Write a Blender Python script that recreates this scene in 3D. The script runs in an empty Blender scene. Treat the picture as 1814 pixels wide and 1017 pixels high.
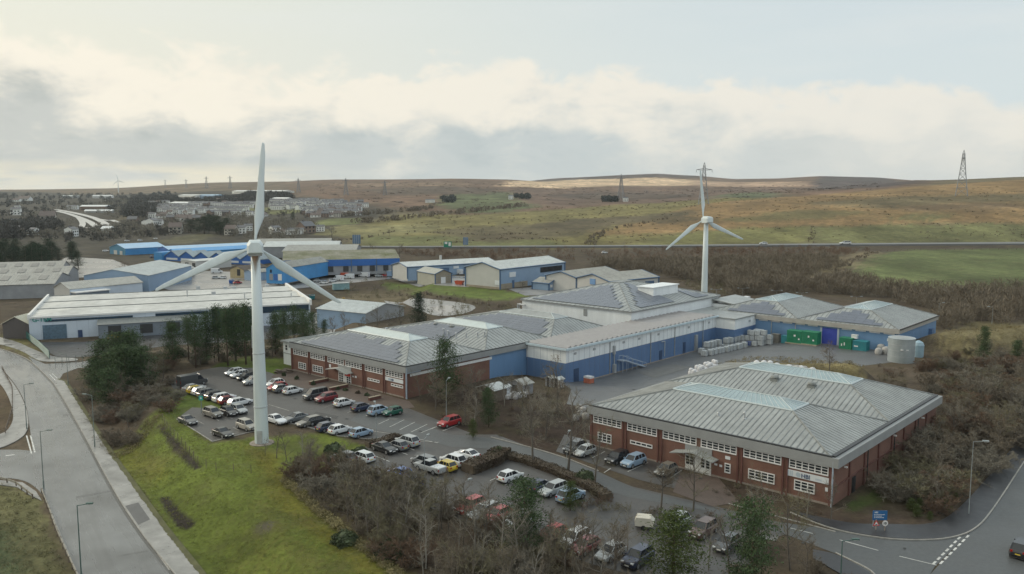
import bpy, math, random
import numpy as np
from math import sin, cos, radians, pi, hypot, atan2, sqrt
random.seed(7)
rng = np.random.default_rng(7)
scn = bpy.context.scene
COL = scn.collection
# ------------------------------------------------------------------ camera numbers and ground survey helpers
F, YH, CX, CY, CH = 1480.0, 339.0, 907.0, 508.5, 40.0
PIT = math.atan((CY - YH) / F)
E1 = (0.7396, -0.6730)
E2 = (0.6730, 0.7396)
SITE_R = atan2(E1[1], E1[0])

def ray(px, py):
    u = (px - CX) / F
    v = (py - CY) / F
    return (u, cos(PIT) - v * sin(PIT), -sin(PIT) - v * cos(PIT))

def at(px, py, z=0.0):
    r = ray(px, py)
    t = (z - CH) / r[2]
    return (r[0] * t, r[1] * t)

def zat(py, x, y):
    # height that a vertical line at x, y reaches at picture row py
    v = (py - CY) / F
    # v = -(y sinP + dz cosP)/(y cosP - dz sinP)
    return CH + y * (-v * cos(PIT) - sin(PIT)) / (cos(PIT) - v * sin(PIT))

def site(a, b):
    return (a * E1[0] + b * E2[0], a * E1[1] + b * E2[1])

def inv(x, y):
    return (x * E1[0] + y * E1[1], x * E2[0] + y * E2[1])

def sstep(t):
    t = np.clip(t, 0, 1)
    return t * t * (3 - 2 * t)

# ------------------------------------------------------------------ terrain heights
TOE = [at(430, 1100, -3), at(372, 1017, -3), at(300, 930, -3), at(205, 800, -3), at(150, 705, -3), at(135, 660, -3),
       at(235, 634, -3), at(330, 624, -3), at(450, 612, -3), at(560, 590, -2), at(640, 560, -2), at(720, 525, -2), at(760, 480, -2)]
TOE = [(TOE[0][0] + 20, TOE[0][1] - 60)] + TOE + [(TOE[-1][0] + 10, 900)]
ANCH = [  # picture column, [(forward distance, height) ...]
    (-1200, [(600, -3), (1000, -3), (1500, 0), (2500, 15), (4000, 44), (6000, 50)]),
    (0, [(600, -3), (1000, -2), (1500, 2), (2500, 18), (4000, 46), (6000, 46)]),
    (200, [(600, -3), (1000, -2), (1500, 4), (2200, 15), (3000, 30), (4200, 58), (6000, 57)]),
    (400, [(600, -3), (1000, 2), (1500, 12), (2000, 24), (3000, 50), (4000, 84), (6000, 84)]),
    (600, [(600, 0), (800, 2), (1200, 10), (1700, 24), (2500, 52), (3600, 92), (6000, 92)]),
    (800, [(607, 0), (800, 3), (1100, 9), (1600, 22), (2400, 52), (3400, 92), (6000, 92)]),
    (900, [(607, 0), (800, 4), (1100, 11), (1550, 21), (2450, 46), (3400, 87), (6000, 89)]),
    (1000, [(607, 0), (800, 6), (1100, 13), (1500, 20), (2500, 42), (3500, 70), (4500, 113), (6000, 112)]),
    (1160, [(607, 0), (800, 9), (1100, 20), (1500, 25), (2500, 40), (3500, 68), (4500, 137), (6000, 137)]),
    (1225, [(607, 0), (800, 11.5), (1050, 22.5), (1500, 30), (2500, 42), (3700, 78), (4600, 128), (6000, 128)]),
    (1300, [(607, 0), (800, 14), (1000, 25), (1300, 34), (2500, 45), (4000, 90), (4600, 108), (6000, 106)]),
    (1450, [(607, 0), (800, 18), (1000, 30), (1300, 40), (1500, 43), (2500, 50), (4000, 116), (6000, 113)]),
    (1540, [(607, 0), (800, 20), (1000, 33), (1300, 45), (1550, 51), (2700, 66), (4000, 110), (6000, 108)]),
    (1620, [(607, 0), (800, 22), (1000, 36), (1300, 50), (1600, 60), (4000, 93), (6000, 92)]),
    (1814, [(607, 0), (800, 24), (925, 34), (1200, 55), (1500, 65), (4000, 66), (6000, 64)]),
    (3000, [(607, 0), (800, 24), (925, 34), (1200, 55), (1500, 65), (4000, 66), (6000, 64)])]
LY = np.array([0.0] + list(np.geomspace(420, 7000, 90)))
AC = np.array([(p - CX) / F for p, _ in ANCH])
PROF = np.array([np.interp(LY, [0, 430] + [d for d, _ in pr], [0, 0] + [z for _, z in pr]) for _, pr in ANCH])
for _ in range(2):
    PROF[:, 3:-1] = (PROF[:, 2:-2] + 2 * PROF[:, 3:-1] + PROF[:, 4:]) / 4

def seg_sd(x, y, line):
    best = np.full(x.shape, 1e9)
    sgn = np.ones(x.shape)
    for (ax, ay), (bx, by) in zip(line[:-1], line[1:]):
        dx, dy = bx - ax, by - ay
        t = np.clip(((x - ax) * dx + (y - ay) * dy) / (dx * dx + dy * dy), 0, 1)
        ex, ey = x - ax - t * dx, y - ay - t * dy
        d = np.hypot(ex, ey)
        s = np.where(dx * (y - ay) - dy * (x - ax) < 0, 1.0, -1.0)
        m = d < best
        best = np.where(m, d, best)
        sgn = np.where(m, s, sgn)
    return best * sgn

BUMPS = [(at(1300, 668, 2), at(1500, 668, 2), 7.0, 4.6), (at(1690, 600, 3), at(1830, 592, 3), 13.0, 4.5)]
RIPPLE = rng.uniform(0, 6.28, 12)

def H(x, y):
    x = np.asarray(x, dtype=float)
    y = np.asarray(y, dtype=float)
    c = np.clip(x / np.maximum(y, 1.0), AC[0], AC[-1])
    yy = np.clip(y, 0, 6900)
    # bilinear in (column, forward distance)
    ci = np.clip(np.searchsorted(AC, c) - 1, 0, len(AC) - 2)
    t = (c - AC[ci]) / (AC[ci + 1] - AC[ci])
    t = t * t * (3 - 2 * t) * 0.5 + t * 0.5
    li = np.clip(np.searchsorted(LY, yy) - 1, 0, len(LY) - 2)
    w = (yy - LY[li]) / (LY[li + 1] - LY[li])
    z0 = PROF[ci, li] * (1 - w) + PROF[ci, li + 1] * w
    z1 = PROF[ci + 1, li] * (1 - w) + PROF[ci + 1, li + 1] * w
    z = z0 * (1 - t) + z1 * t
    far = sstep((y - 700) / 900)
    for k in range(6):
        L = (420, 300, 230, 170, 120, 90)[k]
        z = z + far * L * 0.006 * np.sin(x / L + RIPPLE[k]) * np.sin(y / (L * 1.7) + RIPPLE[k + 6])
    near = 1 - sstep((y - 420) / 150)
    sd = seg_sd(x, y, TOE)
    z = z + near * (-3 + 3 * sstep((sd - 0.5) / 8.5))
    a = x * E1[0] + y * E1[1]
    b = x * E2[0] + y * E2[1]
    z = z - 1.9 * near * sstep((-88 - a) / 20) * sstep((b - 128) / 20) * (1 - sstep((b - 226) / 12)) * (1 - sstep((-135 - a) / 10))
    for (p, q, r, h) in BUMPS:
        dx, dy = q[0] - p[0], q[1] - p[1]
        tt = np.clip(((x - p[0]) * dx + (y - p[1]) * dy) / (dx * dx + dy * dy), 0, 1)
        d = np.hypot(x - p[0] - tt * dx, y - p[1] - tt * dy)
        z = z + h * (1 - sstep((d - 1.5) / r))
    return z

def hz(x, y):
    return float(H(np.array([x]), np.array([y]))[0])

def ground(px, py):
    # where the line of sight meets the terrain
    r = ray(px, py)
    ts = np.geomspace(40, 6800, 1500)
    zz = CH + r[2] * ts
    g = H(r[0] * ts, r[1] * ts)
    hit = np.nonzero(zz <= g)[0]
    i = hit[0] if len(hit) else len(ts) - 1
    if i == 0 or not len(hit):
        t = ts[i]
    else:
        d0, d1 = zz[i - 1] - g[i - 1], zz[i] - g[i]
        t = ts[i - 1] + (ts[i] - ts[i - 1]) * d0 / (d0 - d1)
    return (r[0] * t, r[1] * t)

def inpoly(x, y, poly):
    c = np.zeros(x.shape, bool)
    n = len(poly)
    for i in range(n):
        x0, y0 = poly[i]
        x1, y1 = poly[i - 1]
        if y0 == y1:
            continue
        c ^= ((y0 > y) != (y1 > y)) & (x < (x1 - x0) * (y - y0) / (y1 - y0) + x0)
    return c

# ------------------------------------------------------------------ materials
MATS = {}
def mat(name, col, rough=0.7, var=0.18, scale=3.0, metal=0.0, bump=0.0, bscale=None, col2=None, spec=None, wet=0.0, scale2=None, stretch=None, s2amt=0.14, turn=0.0):
    if name in MATS:
        return MATS[name]
    m = bpy.data.materials.new(name)
    m.use_nodes = True
    nt = m.node_tree
    b = nt.nodes['Principled BSDF']
    b.inputs['Roughness'].default_value = rough
    b.inputs['Metallic'].default_value = metal
    if spec is not None:
        b.inputs['Specular IOR Level'].default_value = spec
    if var > 0 or col2 is not None:
        tc = nt.nodes.new('ShaderNodeTexCoord')
        src = tc.outputs['Object']
        if stretch:
            mp = nt.nodes.new('ShaderNodeMapping')
            if turn:
                m0 = nt.nodes.new('ShaderNodeMapping')
                m0.inputs['Rotation'].default_value = (0, 0, -turn)
                nt.links.new(src, m0.inputs[0])
                src = m0.outputs[0]
            mp.inputs['Scale'].default_value = stretch
            nt.links.new(src, mp.inputs[0])
            src = mp.outputs[0]
        n = nt.nodes.new('ShaderNodeTexNoise')
        n.inputs['Scale'].default_value = scale
        n.inputs['Detail'].default_value = 6
        n.inputs['Roughness'].default_value = 0.62
        nt.links.new(src, n.inputs['Vector'])
        r = nt.nodes.new('ShaderNodeValToRGB')
        c2 = col2 if col2 is not None else col
        r.color_ramp.elements[0].position = 0.3
        r.color_ramp.elements[1].position = 0.7
        r.color_ramp.elements[0].color = tuple(max(0, k * (1 - var)) for k in col) + (1,)
        r.color_ramp.elements[1].color = tuple(min(1, k * (1 + var)) for k in c2) + (1,)
        nt.links.new(n.outputs['Fac'], r.inputs[0])
        out = r.outputs[0]
        if scale2:
            n2 = nt.nodes.new('ShaderNodeTexNoise')
            n2.inputs['Scale'].default_value = scale2
            n2.inputs['Detail'].default_value = 4
            nt.links.new(tc.outputs['Object'], n2.inputs['Vector'])
            mx = nt.nodes.new('ShaderNodeMix')
            mx.data_type = 'RGBA'
            mx.blend_type = 'MULTIPLY'
            mx.inputs[0].default_value = 1
            mr = nt.nodes.new('ShaderNodeMapRange')
            mr.inputs[1].default_value = 0.3
            mr.inputs[2].default_value = 0.7
            mr.inputs[3].default_value = 1 - s2amt
            mr.inputs[4].default_value = 1 + s2amt * 0.7
            nt.links.new(n2.outputs['Fac'], mr.inputs[0])
            nt.links.new(out, mx.inputs[6])
            nt.links.new(mr.outputs[0], mx.inputs[7])
            out = mx.outputs[2]
        nt.links.new(out, b.inputs['Base Color'])
        if wet > 0:
            rr = nt.nodes.new('ShaderNodeMapRange')
            rr.inputs[1].default_value = 0.35
            rr.inputs[2].default_value = 0.65
            rr.inputs[3].default_value = max(0.12, rough - wet)
            rr.inputs[4].default_value = rough
            nt.links.new(n.outputs['Fac'], rr.inputs[0])
            nt.links.new(rr.outputs[0], b.inputs['Roughness'])
        if bump > 0:
            bn = nt.nodes.new('ShaderNodeBump')
            bn.inputs['Strength'].default_value = bump
            bn.inputs['Distance'].default_value = 0.1
            if bscale:
                n3 = nt.nodes.new('ShaderNodeTexNoise')
                n3.inputs['Scale'].default_value = bscale
                n3.inputs['Detail'].default_value = 3
                nt.links.new(src, n3.inputs['Vector'])
                nt.links.new(n3.outputs['Fac'], bn.inputs['Height'])
            else:
                nt.links.new(n.outputs['Fac'], bn.inputs['Height'])
            nt.links.new(bn.outputs[0], b.inputs['Normal'])
    else:
        b.inputs['Base Color'].default_value = tuple(col) + (1,)
    MATS[name] = m
    return m

# ------------------------------------------------------------------ mesh builder
class MB:
    def __init__(s):
        s.v, s.f, s.m = [], [], []
    def add(s, vs, fs, mi=0):
        o = len(s.v)
        s.v += [tuple(p) for p in vs]
        s.f += [tuple(i + o for i in f) for f in fs]
        s.m += [mi] * len(fs)
    def box(s, x0, x1, y0, y1, z0, z1, mi=0):
        s.add([(x0, y0, z0), (x1, y0, z0), (x1, y1, z0), (x0, y1, z0), (x0, y0, z1), (x1, y0, z1), (x1, y1, z1), (x0, y1, z1)],
              [(0, 3, 2, 1), (4, 5, 6, 7), (0, 1, 5, 4), (1, 2, 6, 5), (2, 3, 7, 6), (3, 0, 4, 7)], mi)
    def poly(s, pts, mi=0):
        s.add(pts, [tuple(range(len(pts)))], mi)
    def ext(s, pts, vec, mi=0):
        n = len(pts)
        q = [(p[0] + vec[0], p[1] + vec[1], p[2] + vec[2]) for p in pts]
        s.add(list(pts) + q, [tuple(reversed(range(n))), tuple(range(n, 2 * n))] + [(i, (i + 1) % n, n + (i + 1) % n, n + i) for i in range(n)], mi)
    def tube(s, p, q, r0, r1=None, n=6, mi=0, cap=True):
        r1 = r0 if r1 is None else r1
        p = np.array(p, float); q = np.array(q, float)
        d = q - p
        L = np.linalg.norm(d)
        if L < 1e-6:
            return
        d /= L
        u = np.cross(d, (0, 0, 1) if abs(d[2]) < 0.9 else (1, 0, 0))
        u /= np.linalg.norm(u)
        w = np.cross(d, u)
        vs = []
        for c, r in ((p, r0), (q, r1)):
            for k in range(n):
                t = 2 * pi * k / n
                vs.append(tuple(c + r * (cos(t) * u + sin(t) * w)))
        fs = [(k, (k + 1) % n, n + (k + 1) % n, n + k) for k in range(n)]
        if cap:
            fs += [tuple(reversed(range(n))), tuple(range(n, 2 * n))]
        s.add(vs, fs, mi)
    def lathe(s, prof, n=16, mi=0, c=(0, 0)):
        vs = []
        for r, z in prof:
            for k in range(n):
                t = 2 * pi * k / n
                vs.append((c[0] + r * cos(t), c[1] + r * sin(t), z))
        fs = []
        for i in range(len(prof) - 1):
            for k in range(n):
                fs.append((i * n + k, i * n + (k + 1) % n, (i + 1) * n + (k + 1) % n, (i + 1) * n + k))
        fs += [tuple(reversed(range(n))), tuple(range((len(prof) - 1) * n, len(prof) * n))]
        s.add(vs, fs, mi)
    def mesh(s, name, mats, smooth=False):
        me = bpy.data.meshes.new(name)
        me.from_pydata(s.v, [], s.f)
        for m in (mats if isinstance(mats, (list, tuple)) else [mats]):
            me.materials.append(m)
        me.polygons.foreach_set('material_index', s.m)
        if smooth:
            me.polygons.foreach_set('use_smooth', [True] * len(s.f))
        me.update()
        return me
    def build(s, name, mats, parent=None, smooth=False, loc=None, rz=0.0):
        o = bpy.data.objects.new(name, s.mesh(name, mats, smooth))
        COL.objects.link(o)
        if parent is not None:
            o.parent = parent
        if loc is not None:
            o.location = loc
        if rz:
            o.rotation_euler = (0, 0, rz)
        return o

def tag(o, label, cat, group=None):
    o['label'] = label
    o['category'] = cat
    if group:
        o['group'] = group
    return o

def thing(name, label, cat, loc=(0, 0, 0), rz=0.0, group=None):
    o = bpy.data.objects.new(name, None)
    COL.objects.link(o)
    o.empty_display_size = 0.5
    o.location = loc
    o.rotation_euler = (0, 0, rz)
    return tag(o, label, cat, group)

def structure(o):
    o['kind'] = 'structure'
    return o

KIDS = {}
LAST = []
def dup(root, loc, rz=0.0, label=None, group=None, scale=None, children=None):
    c = root.copy()
    COL.objects.link(c)
    c.location = loc
    c.rotation_euler = (0, 0, rz)
    if scale is not None:
        c.scale = scale if isinstance(scale, tuple) else (scale,) * 3
    if label:
        c['label'] = label
    if group:
        c['group'] = group
    out = []
    def rec(src, dst):
        for ch in kids_of(src):
            k = ch.copy()
            COL.objects.link(k)
            k.parent = dst
            out.append((ch, k))
            rec(ch, k)
    rec(root, c)
    LAST[:] = [k for _, k in out]
    return c

def kids_of(o):
    if o.name not in KIDS:
        KIDS[o.name] = [c for c in bpy.data.objects if c.parent == o]
    return KIDS[o.name]

def text_mesh(s, size, name, material, parent, origin, xdir, depth=0.02, bold=0.0):
    # letters standing upright in the plane spanned by xdir and +z
    cu = bpy.data.curves.new(name, 'FONT')
    cu.body = s
    cu.size = size
    cu.extrude = depth
    cu.offset = bold
    tmp = bpy.data.objects.new(name + '_tmp', cu)
    COL.objects.link(tmp)
    dg = bpy.context.evaluated_depsgraph_get()
    me = bpy.data.meshes.new_from_object(tmp.evaluated_get(dg))
    bpy.data.objects.remove(tmp)
    n = np.cross((xdir[0], xdir[1], 0), (0, 0, 1))
    for v in me.vertices:
        x, y, z = v.co
        v.co = (origin[0] + x * xdir[0] + n[0] * z, origin[1] + x * xdir[1] + n[1] * z, origin[2] + y)
    me.materials.clear()
    me.materials.append(material)
    o = bpy.data.objects.new(name, me)
    COL.objects.link(o)
    o.parent = parent
    return o
EXPOSURE = 0.0
SUN_E = 1.5
HAZE = 0.000047
# ------------------------------------------------------------------ camera, light and sky
cam = bpy.data.cameras.new('camera')
cam.sensor_width = 36
cam.lens = 36 * F / 1814
cam.clip_start = 1
cam.clip_end = 30000
co = bpy.data.objects.new('camera', cam)
COL.objects.link(co)
co.location = (0, 0, CH)
co.rotation_euler = (pi / 2 - PIT, 0, 0)
scn.camera = co
scn.view_settings.view_transform = 'Standard'
scn.view_settings.look = 'None'
scn.view_settings.exposure = EXPOSURE
scn.view_settings.gamma = 1
cy = scn.cycles
cy.max_bounces = 5
cy.diffuse_bounces = 2
cy.glossy_bounces = 2
cy.transmission_bounces = 2
cy.transparent_max_bounces = 4
cy.volume_bounces = 0
cy.sample_clamp_indirect = 3
cy.use_adaptive_sampling = True
cy.adaptive_threshold = 0.02
cy.use_denoising = True
SUN_AZ, SUN_EL = radians(-62), radians(24)
sd_ = (sin(SUN_AZ) * cos(SUN_EL), cos(SUN_AZ) * cos(SUN_EL), sin(SUN_EL))
sun = bpy.data.lights.new('sun', 'SUN')
sun.energy = SUN_E
sun.angle = radians(10)
sun.color = (1.0, 0.89, 0.70)
so = bpy.data.objects.new('sun', sun)
COL.objects.link(so)
from mathutils import Vector
so.rotation_euler = Vector(sd_).to_track_quat('Z', 'Y').to_euler()

w = bpy.data.worlds.new('World')
scn.world = w
w.use_nodes = True
nt = w.node_tree
nt.nodes.clear()
L_ = nt.links.new
def nd(t, **k):
    n = nt.nodes.new(t)
    for a, b in k.items():
        setattr(n, a, b)
    return n
def mth(op, a, b=None, c=None, clamp=False):
    n = nd('ShaderNodeMath', operation=op, use_clamp=clamp)
    for i, v in enumerate((a, b, c)):
        if v is None:
            continue
        if isinstance(v, (int, float)):
            n.inputs[i].default_value = v
        else:
            L_(v, n.inputs[i])
    return n.outputs[0]
def mrange(v, a, b, c=0.0, d=1.0, smooth=True):
    n = nd('ShaderNodeMapRange')
    if smooth:
        n.interpolation_type = 'SMOOTHSTEP'
    L_(v, n.inputs[0])
    for i, k in enumerate((a, b, c, d)):
        n.inputs[i + 1].default_value = k
    return n.outputs[0]
def mixc(f, a, b):
    n = nd('ShaderNodeMix', data_type='RGBA')
    if isinstance(f, (int, float)):
        n.inputs[0].default_value = f
    else:
        L_(f, n.inputs[0])
    for i, v in ((6, a), (7, b)):
        if isinstance(v, tuple):
            n.inputs[i].default_value = v + (1,)
        else:
            L_(v, n.inputs[i])
    return n.outputs[2]
STR = 0.1
def raw(r, g, b):
    # sRGB 0..255 as seen -> colour before the background strength
    f = lambda c: ((c / 255 + 0.055) / 1.055) ** 2.4 / STR / 2 ** EXPOSURE
    return (f(r), f(g), f(b))
tc = nd('ShaderNodeTexCoord')
nrm = nd('ShaderNodeVectorMath', operation='NORMALIZE')
L_(tc.outputs['Generated'], nrm.inputs[0])
sx = nd('ShaderNodeSeparateXYZ')
L_(nrm.outputs[0], sx.inputs[0])
az = mth('ARCTAN2', sx.outputs[0], sx.outputs[1])
el = mth('ARCSINE', sx.outputs[2])
def noise(sa, se, seed, detail=5, rough=0.55, shift=0.0, dist=0.0):
    cb = nd('ShaderNodeCombineXYZ')
    L_(mth('MULTIPLY', az, sa), cb.inputs[0])
    L_(mth('MULTIPLY', mth('ADD', el, shift), se), cb.inputs[1])
    cb.inputs[2].default_value = seed
    n = nd('ShaderNodeTexNoise')
    n.inputs['Scale'].default_value = 1
    n.inputs['Detail'].default_value = detail
    n.inputs['Roughness'].default_value = rough
    n.inputs['Distortion'].default_value = dist
    L_(cb.outputs[0], n.inputs['Vector'])
    return n.outputs['Fac']
sky = nd('ShaderNodeTexSky', sky_type='NISHITA', sun_disc=False)
sky.sun_elevation = SUN_EL
sky.sun_rotation = SUN_AZ
sky.air_density = 1.0
sky.dust_density = 2.0
side = mrange(az, -0.62, 0.45)
high = mrange(el, 0.1, 0.24)
veil = mixc(side, mixc(high, raw(240, 237, 220), raw(237, 238, 223)), mixc(high, raw(219, 229, 230), raw(212, 224, 228)))
wisp = noise(2.2, 16, 3.3, 5, 0.6)
veil = mixc(mrange(wisp, 0.45, 0.75, 0, 0.35), veil, raw(236, 238, 234))
vm = nd('ShaderNodeVectorMath', operation='SCALE')
L_(veil, vm.inputs[0])
L_(mrange(el, 0.26, 0.7, 1.0, 1.5), vm.inputs[3])  # veil overhead, out of view, brightened to put more light on the ground
base = mixc(mrange(el, 0.25, 0.9, 0.94, 0.75), sky.outputs[0], vm.outputs[0])
# cloud bank along the horizon
lump = noise(14.0, 22.0, 1.7, 8, 0.56, dist=0.25)
lump2 = noise(3.0, 5.0, 9.1, 3, 0.5)
tall = mrange(az, -0.6, 0.5, 0.150, 0.112, smooth=False)
edge = mth('ADD', mth('ADD', tall, mth('MULTIPLY', mth('SUBTRACT', lump, 0.5), 0.11)), mth('MULTIPLY', mth('SUBTRACT', lump2, 0.5), 0.075))
dep = mth('SUBTRACT', edge, el)
mask = mth('MULTIPLY', mrange(dep, -0.009, 0.013), mrange(az, -0.7, 0.75, 1.0, 0.86))
inner = noise(11.0, 24.0, 4.2, 8, 0.6, dist=0.3)
inner_up = noise(11.0, 24.0, 4.2, 7, 0.6, shift=0.012, dist=0.3)
lit = mth('MULTIPLY', mth('SUBTRACT', inner, inner_up), 2.2)
dark = mth('ADD', mth('ADD', mrange(dep, 0.010, 0.088), mth('MULTIPLY', mth('SUBTRACT', inner, 0.5), 2.7)), mth('MULTIPLY', lit, -0.9), clamp=True)
dark = mth('MULTIPLY', dark, mrange(az, 0.05, 0.5, 1.0, 0.52))
creamy = mixc(side, raw(253, 246, 229), raw(241, 236, 224))
grey = mixc(mrange(az, -0.6, 0.1), raw(202, 205, 200), raw(199, 207, 207))
deep = mixc(mrange(az, -0.6, 0.1), raw(188, 193, 189), raw(186, 197, 199))
grey = mixc(mrange(inner, 0.5, 0.72), grey, deep)
cloud = mixc(mrange(dark, 0.0, 1.15), creamy, grey)
sky_c = mixc(mask, base, cloud)
# bright gap just above the hills on the left
gap = mth('MULTIPLY', mrange(el, 0.036, 0.016), mrange(az, -0.15, -0.36))
gap = mth('MULTIPLY', gap, mrange(noise(4, 30, 7.7, 4), 0.28, 0.46))
sky_c = mixc(gap, sky_c, raw(255, 243, 212))
low = mth('MULTIPLY', mrange(el, 0.035, 0.0), 0.35)
sky_c = mixc(low, sky_c, raw(226, 229, 226))
bg = nd('ShaderNodeBackground')
bg.inputs['Strength'].default_value = STR
L_(sky_c, bg.inputs['Color'])
wo = nd('ShaderNodeOutputWorld')
L_(bg.outputs[0], wo.inputs['Surface'])

# ------------------------------------------------------------------ terrain
def wob(x, y, L, k):
    return np.sin(x / L + k) * np.cos(y / (L * 0.8) + 2.1 * k) + 0.6 * np.sin(x / (L * 0.37) + y / (L * 0.45) + 1.7 * k)

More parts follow.
